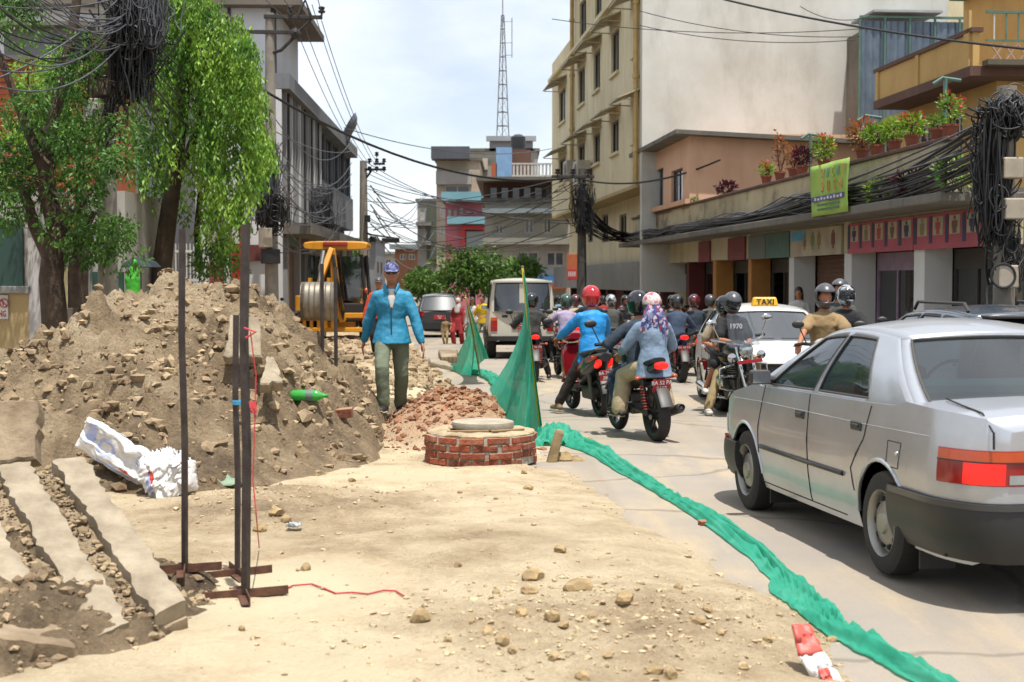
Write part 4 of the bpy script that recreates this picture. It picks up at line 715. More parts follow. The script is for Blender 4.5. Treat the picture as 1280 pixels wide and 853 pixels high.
def ac(root, x, y, z, s=1.0):
    a = part(root, 'air_conditioner', mat('ac_white', '#b3ac9a', '#a09987', rough=.6), (x - .45 * s, x + .45 * s, y, y + .36 * s, z, z + .65 * s), bev=.02); q = MB(); q.T = M.Translation((x - .12 * s, y + .365 * s, z + .33 * s)); q.lathe([(.05 * s, 0), (.22 * s, .01), (.25 * s, 0)], 18, 'Y'); q.build('fan_guard', frame_d, a)
t, z = FR.hit(738, 232, YO); ac(yb, t, YO + .1, z, 1.5); t, z = FR.hit(722, 226, YO); ac(yb, t, YO + .1, z, 1.3)
part(yb, 'parapet', cream, (yu, ye, YO - .2, YO, ztopm, ztopm + .5))

# ------------------------------------------------------------------ ochre house, blue sheet wall, cream block at top right
ochre = wmat('ochre_wall', '#b9985f', '#ab8a52', '#7a5c34', .35)
oh = thing('ochre_house', 'ochre house with overhanging balcony, brown trim and white framed windows', 'building', (9.0, 0, 0), FR.rz)
OY = -4.0; oa = FR.hit(1216, 85, OY)[0]; oe = FR.hit(1095, 85, OY)[0]; zf = FR.hit(1095, 127, OY)[1]; zr = FR.hit(1095, 92, OY)[1]
part(oh, 'balcony_slab', wmat('trim_maroon', '#5d4338', '#4f382f'), (oa, oe, -12, OY + .06, zf - .22, zf)); part(oh, 'balcony_wall', ochre, (oa + .003, oe - .003, OY - .15, OY, zf, zr), (oa + .003, oe, -12, OY - .15, zf, zf + .02)); part(oh, 'coping', MATS['trim_maroon'], (oa - .06, oe + .06, OY - .21, OY + .06, zr, zr + .1)); [part(oh, 'pilaster', ochre, b_) for b_ in ((oe - .3, oe - .1, OY, OY + .05, zf, zr), (oe - 3.2, oe - 3.0, OY, OY + .05, zf, zr), (oa + .1, oa + .4, OY, OY + .06, zf, zr + .5))]
# railing that faces the camera
rl = part(oh, 'railing', mat('rail_green', '#4b6b5e', '#3e5a4f', rough=.5), (oa - .02, oa + .04, -12, OY - .3, zr + .42, zr + .48), (oa - .01, oa + .03, -12, OY - .3, zf + .55, zf + .59))
for k in range(26): part(oh, 'baluster', MATS['rail_green'] if k % 4 else frame_w, (oa, oa + .02, OY - .5 - k * .28, OY - .47 - k * .28, zf + .57, zr + .44), parent=rl)
lt = MB()
for k in range(20):
    y0 = OY - .4 - k * .32
    for s in (-1, 1): lt.tube([(oa + .01, y0 - .16 + .16 * s, zf + .06), (oa + .01, y0 - .16 - .16 * s, zf + .5)], .02, 4)
lt.build('lattice', mat('lattice_pink', '#9a8478', '#85705f', rough=.8), oh); part(oh, 'planter', wmat('planter_moss', '#5c5648', '#474236'), (oa - .35, oa - .03, -12, OY - .2, zf - .02, zf + .1))
wz0, wz1 = FR.hit(1120, 190, OY - .9)[1], FR.hit(1120, 133, OY - .9)[1]
s1 = FR.hit(1119, 150, OY - .9)[0]; s0 = FR.hit(1101, 150, OY - .9)[0]; ops = []
for p0, p1, bars in ((1103, 1119, (2, 2)), (1146, 1175, (3, 2)), (1188, 1203, (2, 2))):
    xa_, xb_ = FR.hit(p1, 150, OY - .9)[0], FR.hit(p0, 150, OY - .9)[0]; ops.append((xa_, xb_, zf - 2.6, zf - .75, bars))
TT = M.Translation((0, OY - .9, 0)); face(oh, TT, oa + .8, oe + 1.5, zp - 1.2, zf - .22, ops, ochre, .25, fm=frame_w, panes=True, fw=.07)
part(oh, 'wall', ochre, (oa + .8, oe + 1.5, -13, OY - 1.151, zp - 1.2, zf - .221)); pm_ = part(oh, 'wall', ochre, (oa + 1.2, oe, -12, OY - 2.4, zf + .02, zf + 2.7)); part(oh, 'roof', mat('roof_teal', '#3f7068', '#35605a', rough=.6), (oa + .2, oe, -12, OY - 2.0, zf + 2.71, zf + 2.85))
mw = thing('sheet_metal_wall', 'blue grey corrugated sheet enclosure with green posts behind the ochre house', 'enclosure', (9.0, 0, 0), FR.rz)
sm_ = mat('sheet_blue', '#5f6e7c', '#4e5b68', rough=.45, metal=.4, scale=1.5, stain='#8596a3', stain_amt=.4); ma_ = oe + 6; ys_ = -(PX(1078, 0, ma_).x - FR.w(ma_, 0).x)
zs0, zs1 = CAMZ + (350 - 80) / FPX * ma_ - 1.5, CAMZ + (350 - 27) / FPX * ma_
for k in range(10):
    y0 = ys_ - k * .8; q = MB(); q.grid([[(ma_ + .03 * math.cos(i * 2.1), y0 - i * .08, z) for i in range(11)] for z in (zs0 - 3, zs1)]); q.build('panel', sm_, mw, solid=.01)
    part(mw, 'post', MATS['rail_green'], (ma_ - .1, ma_ - .04, y0 - .03, y0 + .03, zs0 - 3, zs1 + .08))
part(mw, 'rail', MATS['rail_green'], (ma_ - .1, ma_ - .03, ys_ - 8, ys_, zs1 + .08, zs1 + .15)); part(mw, 'wall', dark_conc, (ma_ + .1, ma_ + 1.5, ys_ - 8, ys_ - .1, -.7, zs1 - .3)); part(mw, 'roof_sheet', mat('sheet_pale', '#8d9498', rough=.5), (ma_ - .2, ma_ + 2, ys_ - 2.6, ys_ - .4, zs1 + .25, zs1 + .32))
cb = thing('pale_block', 'pale cream block with a wide dark window rising behind the ochre house', 'building', (9.0, 0, 0), FR.rz)
ca = ma_ + 9; yb0 = -(PX(1162, 0, ca).x - FR.w(ca, 0).x); CAMF = lambda x: M.Translation((x, 0, 0)) @ ROT(90)       # faces the camera: its x runs along local y
zz = lambda y: CAMZ + (350 - y) / FPX * ca
face(cb, CAMF(ca), -16, yb0, zz(120), zz(-60), [(yb0 - 4.6, yb0 - .9, zz(40), zz(16), (3, 1))], wmat('pale_wall', '#bdb49a', '#b0a78c'), .3, panes=True); part(cb, 'wall', MATS['pale_wall'], (ca + .31, ca + 8, -16, yb0, -.7, zz(-60)))
dg = thing('dark_gap_building', 'dark narrow building seen in the gap beside the grey gable', 'building', (9.0, 0, 0), FR.rz); ga = ya + 7
gy0 = -(PX(1058, 0, ga).x - FR.w(ga, 0).x); gy1 = -(PX(1166, 0, ga).x - FR.w(ga, 0).x); gz = lambda y: CAMZ + (350 - y) / FPX * ga
face(dg, CAMF(ga), gy1, gy0, gz(200), gz(-40), [(gy0 - 1.3, gy0 - .4, gz(60 + 50 * k), gz(30 + 50 * k), (2, 2)) for k in range(3)], wmat('gap_wall', '#565049', '#48433d'), .3, fm=frame_d); part(dg, 'wall', MATS['gap_wall'], (ga + .31, ga + 6, gy1, gy0, -.7, gz(-40)))
lv = thing('vent_wall', 'low cream wall with louvred vent beside the grey gable', 'wall', (9.0, 0, 0), FR.rz); va = ya + 1.2; vz = lambda y: CAMZ + (350 - y) / FPX * va; vy = lambda x: -(PX(x, 0, va).x - FR.w(va, 0).x)
face(lv, CAMF(va), vy(1075), vy(1030), vz(260), vz(115), [(vy(1072), vy(1046), vz(140), vz(122), None)], wmat('vent_wall_paint', '#a59c80', '#958c70'), .3); v_ = part(lv, 'vent', frame_d, (va + .2, va + .22, vy(1072), vy(1046), vz(140), vz(122)))
for k in range(6): part(lv, 'slat', grey_p, (va + .12, va + .2, vy(1072), vy(1046), vz(139 - k * 3), vz(138 - k * 3)), parent=v_)

# ------------------------------------------------------------------ far end of the street: one block each, fronts facing down the street
def far_block(name, label, d, px0, px1, ytop, depth, m, wins=(), bands=(), ybot=None, wm=None, fm=None, group=None, nb=(2, 1)):
    t = thing(name, label, 'building', (0, d, 0), 0, group); X = lambda p: (p - 640) / FPX * d; Z = lambda y: CAMZ + (350 - y) / FPX * d; zb_ = -.8 if ybot is None else Z(ybot)
    T = ROT(180); ops = [(-X(b), -X(a), Z(y1), Z(y0), nb) for (a, b, y0, y1) in wins]
    face(t, T, -X(px1), -X(px0), zb_, Z(ytop), ops, m, .4, fm=fm or frame_w, pm=wm or pane_m, fw=.12)
    part(t, 'wall', m, (X(px0), X(px1), .401, depth, zb_, Z(ytop) - .01)); part(t, 'roof', dark_conc, (X(px0) - .2, X(px1) + .2, -.2, depth + .2, Z(ytop), Z(ytop) + .25))
    for (n, a, b, y0, y1, c, pr) in bands: part(t, n, mat('band_' + c, c, rough=.85, scale=.5, stain='#6a645a', stain_amt=.3), (X(a), X(b), -pr, .05, Z(y1), Z(y0)))
    for k, zz_ in enumerate(np.arange(2.6, Z(ytop) - 2, 3.2)):       # windows along the flank
        for j in range(max(1, int(depth / 5))):
            for sx, sg in ((X(px0), -1), (X(px1), 1)):
                y = 2 + j * 5; q = MB(); q.bx(sx - .06, sx + .06, y, y + 1.8, zz_, zz_ + 1.5); w = q.build('window', frame_d, t); q = MB(); q.bx(sx - .075, sx + .075, y + .12, y + 1.68, zz_ + .12, zz_ + 1.38); q.build('pane', pane_m, w)
    return t, X, Z
bw = wmat('far_white', '#a8a69c', '#98968c'); bg2 = wmat('far_grey', '#8f8d88', '#807e79'); bb = wmat('far_beige', '#a59a8a', '#958a7a'); br = wmat('far_brown', '#6b4a3c', '#5b3f34')
t, X, Z = far_block('white_terrace_house', 'white terraced house with brown brick top storey and shop at street level', 78, 606, 712, 254, 14, bw, [(655, 668, 272, 293), (678, 690, 272, 293), (646, 674, 314, 334), (682, 706, 314, 334), (618, 630, 280, 294)], [('cornice', 603, 712, 262, 268, '#7f8b8f', .8), ('band', 604, 712, 298, 306, '#8e8c80', .6), ('shop_sign', 655, 700, 346, 354, '#2f78b5', .5), ('awning', 650, 708, 354, 361, '#a04a2c', 1.2), ('shutter', 612, 650, 330, 366, '#5a5a58', .05)])
part(t, 'top_storey', br, (X(604), X(700), .5, 12, Z(254) + .25, Z(228))); part(t, 'roof_edge', dark_conc, (X(596), X(706), -.9, 13, Z(228), Z(223)))
for k in range(6): q = part(t, 'window', frame_d, (X(612 + k * 14), X(622 + k * 14), .42, .52, Z(250), Z(234))); part(t, 'pane', pane_m, (X(613 + k * 14), X(621 + k * 14), .38, .42, Z(249), Z(235)), parent=q)
rail = part(t, 'terrace_rail', frame_w, (X(640), X(704), -.2, -.05, Z(207), Z(205)), (X(640), X(704), -.2, -.05, Z(223), Z(220)))
for k in range(14): part(t, 'baluster', frame_w, (X(641 + k * 4.5), X(643.5 + k * 4.5), -.18, -.07, Z(220), Z(207)), parent=rail)
part(t, 'stair_head', br, (X(640), X(664), 1, 5, Z(223), Z(186))); part(t, 'blue_panel', mat('blue_panel', '#7d9ec0', '#6f90b3', rough=.7), (X(620), X(640), .6, .9, Z(223), Z(184))); part(t, 'orange_wall', wmat('orange_far', '#a55a38', '#954e30'), (X(614), X(621), .6, 3, Z(223), Z(204)))
wt = MB(); wt.lathe([(0, 0), (.42, 0), (.44, .2), (.42, .7), (.2, .85), (0, .85)], 16, c=(X(648), 3, Z(182))); wt.build('water_tank', mat('tank_black', '#24262a', rough=.5), t, smooth=40); part(t, 'tank_stand', frame_d, (X(642), X(655), 2, 4, Z(186), Z(182)))
t, X, Z = far_block('pink_teal_house', 'pink house with teal roof bands and a red framed sign', 104, 557, 607, 254, 14, wmat('pink_far', '#a9616c', '#9a5561'), [(560, 564, 262, 280), (567, 571, 262, 280), (575, 579, 260, 268)], [('roof_band', 553, 612, 242, 253, '#6a95a0', 1.5), ('lower_band', 560, 607, 272, 281, '#6d98a3', 1.2), ('red_frame', 577, 582, 282, 318, '#b02f33', .4), ('red_frame', 577, 605, 282, 288, '#b02f33', .45), ('red_frame', 577, 605, 312, 318, '#b02f33', .45), ('sign_board', 583, 605, 290, 310, '#77807f', .3)])
t, X, Z = far_block('beige_tower_house', 'tall beige house with dark flat overhanging roof', 122, 546, 600, 202, 14, bb, [(556, 588, 232, 242), (550, 556, 258, 272), (550, 556, 282, 296)], [('roof_edge', 541, 588, 187, 202, '#4a4d54', 2.2), ('band', 548, 600, 243, 250, '#aa9088', .4), ('balcony', 546, 590, 216, 232, '#8f8d8a', 1.0)])
t, X, Z = far_block('grey_concrete_block', 'bare grey concrete block carrying the radio mast', 134, 586, 672, 190, 16, bg2, [(592, 606, 205, 214), (620, 640, 200, 210)], [('top_slab', 608, 670, 172, 178, '#8f9296', .6), ('stair_wall', 612, 666, 178, 190, '#7f8286', .2), ('balcony', 588, 610, 200, 214, '#a49c8a', 1.0)])
mt = thing('radio_mast', 'tall slim lattice radio mast with antennas on the grey block roof', 'mast', (X(628), 6, Z(172) + .3)); mt.location.y = 134 + 6
mast_m = mat('mast_steel', '#6f6c6a', '#5d5a58', rough=.6, metal=.4); H_ = Z(12) - Z(172); q = MB(); K_ = 9
for a in range(3):
    q = MB(); pts = []
    for i in range(K_ + 1): z = H_ * i / K_; r = .7 * (1 - .8 * i / K_); pts.append((r * math.cos(a * 2.094 + .5), r * math.sin(a * 2.094 + .5), z))
    q.tube(pts, .05, 5); q.build('leg', mast_m, mt)
for i in range(1, K_ + 1):
    r = .7 * (1 - .8 * i / K_); z = H_ * i / K_; q = MB(); c = [V((r * math.cos(a * 2.094 + .5), r * math.sin(a * 2.094 + .5), z)) for a in range(3)]; r0 = .7 * (1 - .8 * (i - 1) / K_)
    for a in range(3): q.tube([c[a], c[(a + 1) % 3]], .05, 4); q.tube([c[a], V((r0 * math.cos((a + 1) * 2.094 + .5), r0 * math.sin((a + 1) * 2.094 + .5), z - H_ / K_))], .018, 4)
    q.build('brace', mast_m, mt)
q = MB(); q.tube([(0, 0, H_), (0, 0, H_ + 2.5)], .05, 5); q.tube([(.9, 0, H_ * .66), (.9, 0, H_ * .98)], .04, 5); [q.tube([(0, 0, H_ * f), (.95, 0, H_ * f)], .03, 4) for f in (.68, .78, .95)]; q.build('antenna', mast_m, mt)
far_block('slim_grey_house', 'slim grey house with balconies at the bend of the street', 150, 522, 548, 252, 14, bg2, [(526, 531, 262, 275), (526, 531, 284, 298), (536, 542, 262, 275), (536, 542, 290, 302)], [('balcony', 521, 540, 278, 283, '#77746e', 1.2), ('balcony', 521, 540, 302, 307, '#77746e', 1.2), ('creeper', 534, 546, 256, 330, '#4a4f42', .8)])
far_block('brown_far_house', 'low brown house with window band at the far end of the street', 210, 494, 530, 312, 14, wmat('rust_far', '#8d6248', '#7d5540'), [(500, 508, 318, 325), (511, 519, 318, 325)], [('roof_edge', 488, 532, 306, 312, '#74807e', 1.5)])
far_block('pale_far_house', 'pale low house closing the far end of the street', 235, 462, 500, 318, 12, bw, [(470, 476, 324, 332), (482, 489, 324, 332)], [('roof_edge', 460, 502, 315, 318, '#7d7f80', 1)])
far_block('dark_far_house', 'dark grey house behind the concrete pole far down the street', 190, 436, 470, 302, 14, wmat('slate_far', '#6c6e70', '#5e6062'), [(446, 452, 310, 322), (456, 462, 310, 322)], [('roof_edge', 434, 472, 298, 302, '#55585a', 1)])

# ------------------------------------------------------------------ left side
lb = thing('louvred_building', 'grey two storey building with black louvred front and window band', 'building', (-6.2, 0, 0), FL.rz); TL_ = ROT(180)   # street front faces -y here
la = FL.hit(349, 200)[0]; lm = FL.hit(396, 200)[0]; le = FL.hit(438, 200)[0]; zt = FL.hit(348, 92)[1]; zpb = FL.hit(360, 150)[1]; zcan = FL.hit(396, 292)[1]
zwb, zwt = FL.hit(415, 235)[1], FL.hit(415, 183)[1]
part(lb, 'parapet', wmat('grey_render', '#76777a', '#67686b', '#4a4a4c', .5), (la - .1, le, -.35, .1, zwt + .25, zt)); part(lb, 'wall', MATS['grey_render'], (lm + .2, le, -.12, .3, zcan + .6, zwb), (la, le, .31, 8, GZ, zt - .3)); part(lb, 'recess', mat('black_cladding', '#1d1e20', '#15161a', rough=.6), (la, lm + .2, .0, .3, zcan, zwt + .25))
part(lb, 'side_wall', white_p, (la - .12, la, -.1, 8, GZ, zt - .5))
for k in range(15): x = la + .5 + (lm - la - .5) * k / 14; part(lb, 'fin', [grey_p, frame_d, white_p][k % 3 if k % 4 else 0], (x - .045, x + .045, -.18, -.0, zcan, zwt + .25))
ops = [(-(lm + .3 + (le - lm - .6) * (k + 1) / 5) + .1, -(lm + .3 + (le - lm - .6) * k / 5) - .1, zwb, zwt + .2, (2, 1)) for k in range(5)]
face(lb, TL_ @ M.Translation((0, 0, 0)), -le, -(lm + .2), zwb, zwt + .24, ops, MATS['grey_render'], .3, fm=frame_d, pm=pane_b)
part(lb, 'canopy', dark_conc, (la, le, -1.0, .3, zcan - .35, zcan)); 
for k in range(8):
    x0 = la + .3 + k * 3.1; part(lb, 'pillar', grey_p, (x0, x0 + .35, -.2, .2, GZ, zcan - .35)); part(lb, 'shop_front', [shut_m, pane_m, mat('shutter_grey', '#77797a', rough=.5, metal=.3), MATS['maroon_column']][k % 4], (x0 + .35, x0 + 3.1, .0, .1, GZ, zcan - .7)); part(lb, 'sign_board', [greens, mat('sign_maroon', '#5e2f2a', rough=.6), beige_s, navy_s][k % 4], (x0 + .35, x0 + 3.1, -.12, .0, zcan - .69, zcan - .36))
part(lb, 'roof_box', wmat('roof_brick', '#7a4a3a', '#6a4032'), (lm + 1, lm + 2.5, .5, 2, zt, zt + .8))
q = MB(); c = V((lm + 9.0, -.3, zt - .4)); q.lathe([(0, .0), (.3, .04), (.55, .16), (.7, .32)], 20, 'Y'); q.v = [tuple(M.Rotation(.5, 3, 'X') @ V(p) * 1.0 + c + V((0, -.4, .7))) for p in q.v]; q.tube([c + V((0, 0, -.2)), c + V((0, -.3, .7))], .05, 6); q.build('satellite_dish', mat('dish', '#6c7078', '#5c6068', rough=.5), lb, solid=.02)
wb = thing('white_corner_building', 'tall white building with thin overhanging roof slab behind the weeping tree', 'building', (-6.2, 0, 0), FL.rz)
wa = la + 1.2; wy = FL.o.x; d_ = wa; wX = (346 - 640) / FPX * d_; off = -(wX - FL.w(d_, 0).x); we = 52 * d_ / 46; zw = CAMZ + (350 - 14) / FPX * d_
wx0 = off; part(wb, 'wall', wmat('white_render', '#c8cacd', '#bcbec2', '#9a9a98', .25), (wa, we, off, off + 9, GZ, zw)); part(wb, 'roof', wmat('roof_slab', '#6e665c', '#5d564d'), (wa - .6, we + .5, off - .9, off + 9.5, zw, zw + .22)); part(wb, 'roof_trim', frame_d, (wa - .05, wa, off - .06, off + .12, zw - 2.2, zw), (wa - .06, wa - .01, off + 1.4, off + 1.5, zw - 1.9, zw))
for k in range(3): window(wb, M.Translation((wa + .11, 0, 0)) @ ROT(90), off + 3 + k * 2, off + 4.1 + k * 2, zw - 5, zw - 3.4, 2, 1, frame_w, pane_m)
rpole = MB(); rpole.tube([(wa - 5, off + 1.8, zw - 3), (wa - 5, off + 1.8, zw + 1.5)], .09, 6); rpole.build('roof_post', mat('post_rust', '#5d3c30', rough=.7), wb)
# brick pier, white pipe and red panel between the trees and the louvred building
bpz = FL.hit(285, 200)[0]
sf = thing('red_shop_front', 'narrow shop front with red panel, brick pier and white downpipe', 'shop', (0, 39.5, 0), 0); X = lambda p: (p - 640) / FPX * 39.5; Z = lambda y: CAMZ + (350 - y) / FPX * 39.5
pier = part(sf, 'brick_pier', mort, (X(258), X(280), .03, 1.2, -.8, Z(262)))
bq = None; nbx = 3
for r in range(26):
    for c in range(nbx):
        w = (X(280) - X(258)) / nbx; x = X(258) + w * (c + .5 * (r % 2) * .9)
        if bq is None: q = MB(); q.box((0, 0, 0), (w * .93, .08, .078)); bq = q.build('brick', mat('brick_old', '#8d4a42', '#743a36', rough=.9, scale=5, island=.2, bump=.3), pier, bev=.006); bo = bq
        else: bo = bq.copy(); COL.objects.link(bo)
        bo.location = (min(x + w / 2, X(280) - w * .3), .03, -.2 + r * .09)
q = MB(); q.tube([(X(285), -.1, -.8), (X(285), -.1, Z(262))], .085, 10); q.build('downpipe', white_p, sf, smooth=40); part(sf, 'red_panel', mat('red_paint', '#a8231f', '#951d1b', rough=.6, scale=1), (X(290), X(302), .0, .12, -.8, Z(275))); part(sf, 'maroon_sign', MATS['sign_maroon'], (X(302), X(335), .3, .4, Z(326), Z(306))); part(sf, 'wall', white_p, (X(302), X(338), .4, 1.2, -.8, Z(262))); part(sf, 'white_poster', frame_w, (X(291), X(300), -.02, -.003, Z(305), Z(282)))
# gate wall with pillar
gw = thing('gate_wall', 'beige yard wall with grey coping and a no parking plate', 'wall', (0, 21.5, 0)); X = lambda p: (p - 640) / FPX * 21.5; Z = lambda y: CAMZ + (350 - y) / FPX * 21.5
part(gw, 'wall', wmat('beige_wall', '#b09a72', '#a48e66', '#7c6a4c', .3), (X(-160), X(36), 0, .25, -.4, Z(367))); part(gw, 'coping', grey_p, (X(-160), X(37.5), -.08, .3, Z(367), Z(358)), bev=.01)
pl = part(gw, 'sign_plate', frame_w, (X(-34), X(11), -.03, -.005, Z(399), Z(369))); redt = mat('letter_red', '#a5262b', rough=.6)
text('NO PARKING', .13, redt, gw, V((X(-11.5), -.034, Z(392.5))), basis((1, 0, 0), (0, -1, 0)), sx=.62)
q = MB(); q.T = M.Translation((X(6), -.036, Z(379))); q.lathe([(.055, 0), (.072, -.002), (.072, 0)], 24, 'Y'); q.tube([(-.05, 0, .05), (.05, 0, -.05)], .009, 4); q.tube([(-.015, 0, -.04), (-.015, 0, .04)], .008, 4); q.build('no_parking_ring', redt, gw)
gp = thing('gate_pillar', 'pale grey square gate pillar with red lettering at the yard entrance', 'pillar', (X(45), 21.6, 0)); part(gp, 'shaft', wmat('pillar_paint', '#b3afae', '#a5a1a0', '#8d8988', .25), (-.115, .115, -.1, .55, -.4, Z(286)), bev=.01); part(gp, 'cap', grey_p, (-.15, .15, -.14, .6, Z(286), Z(283)), bev=.01)
text('NO', .1, redt, gp, V((.118, .1, Z(341))), basis((0, 1, 0), (1, 0, 0))); 
# low yard buildings behind the trees
yb2 = thing('green_shop', 'single storey shop with dark green shutter behind the yard wall', 'shop', (0, 25, 0)); X = lambda p: (p - 640) / FPX * 25; Z = lambda y: CAMZ + (350 - y) / FPX * 25
part(yb2, 'wall', wmat('yard_wall', '#a39e96', '#959088'), (X(-160), X(152), .3, 4, -.5, Z(238))); part(yb2, 'shutter', mat('green_shutter', '#23433a', '#1b362f', rough=.5, scale=1), (X(-100), X(24), .2, .29, -.5, Z(276))); part(yb2, 'green_panel', mat('green_low', '#1f4a3c', '#183b30', rough=.6), (X(112), X(150), .18, .29, -.5, Z(340))); part(yb2, 'pillar', white_p, (X(101), X(108), .1, .29, -.5, Z(250)), (X(52), X(58), .1, .29, -.5, Z(250))); part(yb2, 'cream_board', mat('cream_board', '#c4b68a', '#b5a77b', rough=.7), (X(78), X(92), .1, .16, Z(386), Z(335)))
rs = part(yb2, 'sign_board', mat('sign_red', '#b23a26', '#9c301f', rough=.6), (X(66), X(104), -.1, 0, Z(288), Z(246))); part(yb2, 'sign_edge', mat('sign_blue_edge', '#5a6aa0', rough=.6), (X(50), X(106), -.12, -.02, Z(294), Z(288.5)), parent=rs); part(yb2, 'sign_band', mat('sign_orange', '#c2842e', rough=.6), (X(70), X(104), -.11, -.101, Z(286), Z(280)), parent=rs)
for k, (px, py, w) in enumerate(((80, 256, 16), (92, 268, 16))): text(('SALE', 'SHOP')[k], .16, frame_w, yb2, V((X(px), -.12, Z(py))), basis((1, 0, 0), (0, -1, 0)), sx=.8) if False else None
q = MB()
for k in range(5): q.bx(X(74 + k * 5), X(77 + k * 5), -.115, -.101, Z(266), Z(250 + (k % 2) * 3)); q.bx(X(73 + k * 5), X(79 + k * 5), -.114, -.101, Z(251), Z(249))
q.build('lettering', frame_w, rs)
ob = thing('orange_brick_building', 'orange brick building rising at the street edge beyond the yard wall', 'building', (0, 27, 0)); X = lambda p: (p - 640) / FPX * 27; Z = lambda y: CAMZ + (350 - y) / FPX * 27
obm = mat('orange_brick_far', '#a65a35', '#93492b', rough=.9, scale=2, bump=.2); part(ob, 'wall', obm, (X(-160), X(15), 4.2, 9, Z(215), Z(36))); part(ob, 'roof', dark_conc, (X(-160), X(22), 4, 9.3, Z(36), Z(30)))
for k in range(20): part(ob, 'brick_course', MATS['brick_old'], (X(-160), X(15.4), 4.18, 4.199, Z(44 + k * 8), Z(42 + k * 8)))
gb = thing('grey_back_building', 'grey plastered building behind the crown of the left tree', 'building', (0, 36, 0)); X = lambda p: (p - 640) / FPX * 36; Z = lambda y: CAMZ + (350 - y) / FPX * 36
face(gb, ROT(180), -X(180), -X(10), -.6, Z(38), [(-X(60), -X(36), Z(150), Z(110), (2, 1)), (-X(105), -X(80), Z(150), Z(110), (2, 1)), (-X(150), -X(128), Z(220), Z(185), (2, 1))], wmat('grey_far_wall', '#75757a', '#68686c'), .3); part(gb, 'wall', MATS['grey_far_wall'], (X(10), X(180), .31, 6, -.6, Z(38))); part(gb, 'roof', dark_conc, (X(5), X(186), -.4, 6.3, Z(38), Z(33)))
yf = thing('yard_fence', 'white railing fence behind the earth mound', 'fence', (0, 33, 0)); X = lambda p: (p - 640) / FPX * 33; Z = lambda y: CAMZ + (350 - y) / FPX * 33
part(yf, 'rail', frame_w, (X(205), X(262), 0, .04, Z(352), Z(349)), (X(205), X(262), 0, .04, Z(316), Z(313)))
for k in range(13): part(yf, 'bar', frame_w, (X(206 + k * 4.5), X(207.4 + k * 4.5), .005, .035, -.5, Z(305)))
# ================================================================== cars
tyre_m = mat('tyre_rubber', '#262422', '#1e1c1a', rough=.85, scale=6, bump=.2, bscale=60, dust=('#8a7a62', .5)); alloy = mat('wheel_steel', '#9a978e', '#85827a', rough=.4, metal=.7, scale=5); chrome = mat('chrome', '#c6c6c4', '#b4b4b2', rough=.15, metal=1.0); blackp = mat('black_plastic', '#232323', '#1b1b1b', rough=.5, scale=4, dust=('#7d7260', .35)); seam_m = mat('seam_dark', '#161514', rough=.8)
red_lens = mat('red_lens', '#8e0f12', '#7a0c0f', rough=.15, coat=.6); red_lit = mat('red_lens_lit', '#d81a14', '#c81610', rough=.2, emit=1.1); orange_l = mat('amber_lens', '#b5461a', '#a23d15', rough=.15, coat=.6); clear_l = mat('clear_lens', '#a9b0b2', '#8b9294', rough=.08, metal=.3, coat=.8)
car_glass = glass('car_glass', (.32, .43, .45), .03, .75); plate_red = mat('plate_red', '#a51f28', '#951b23', rough=.5); plate_w = mat('plate_marks', '#d5cfcf', rough=.5); seat_m = mat('car_seat', '#4f7f7c', '#3f6a68', rough=.9, scale=6); under_m = mat('underbody', '#191817', rough=.9)
def add_wheel(parent, c, r, w, side, nslot=10, rimf=.64, name='wheel'):
    """c axle centre; side +1 means outside is +x"""
    mb = MB(); p = [(r * rimf, -w / 2), (r * .86, -w * .53), (r * .975, -w * .42), (r, -w * .25), (r, w * .25), (r * .975, w * .42), (r * .86, w * .53), (r * rimf, w / 2)]; mb.lathe(p, 36, 'X', c, closed=True); t = mb.build(name, tyre_m, parent, smooth=40)
    o = side; mb = MB(); R_ = r * rimf; q = [(R_ * 1.02, o * w * .48), (R_ * 1.0, o * w * .52), (R_ * .93, o * w * .44), (R_ * .9, o * w * .2), (R_ * .78, o * w * .18), (R_ * .62, o * w * .38), (R_ * .34, o * w * .42), (R_ * .3, o * w * .5), (.001, o * w * .52)]; mb.lathe(q, 36, 'X', c); mb.build('rim', alloy, t, smooth=50)
    mb = MB()
    for k in range(nslot):
        a = 2 * math.pi * k / nslot; cc = V(c) + V((o * w * .315, R_ * .73 * math.cos(a), R_ * .73 * math.sin(a))); mb.T = M.Translation(cc) @ M.Rotation(a, 4, 'X'); mb.ell((0, 0, 0), (w * .08, R_ * .085, R_ * .12), 8, 5)
    mb.build('rim_slots', under_m, t)
    return t
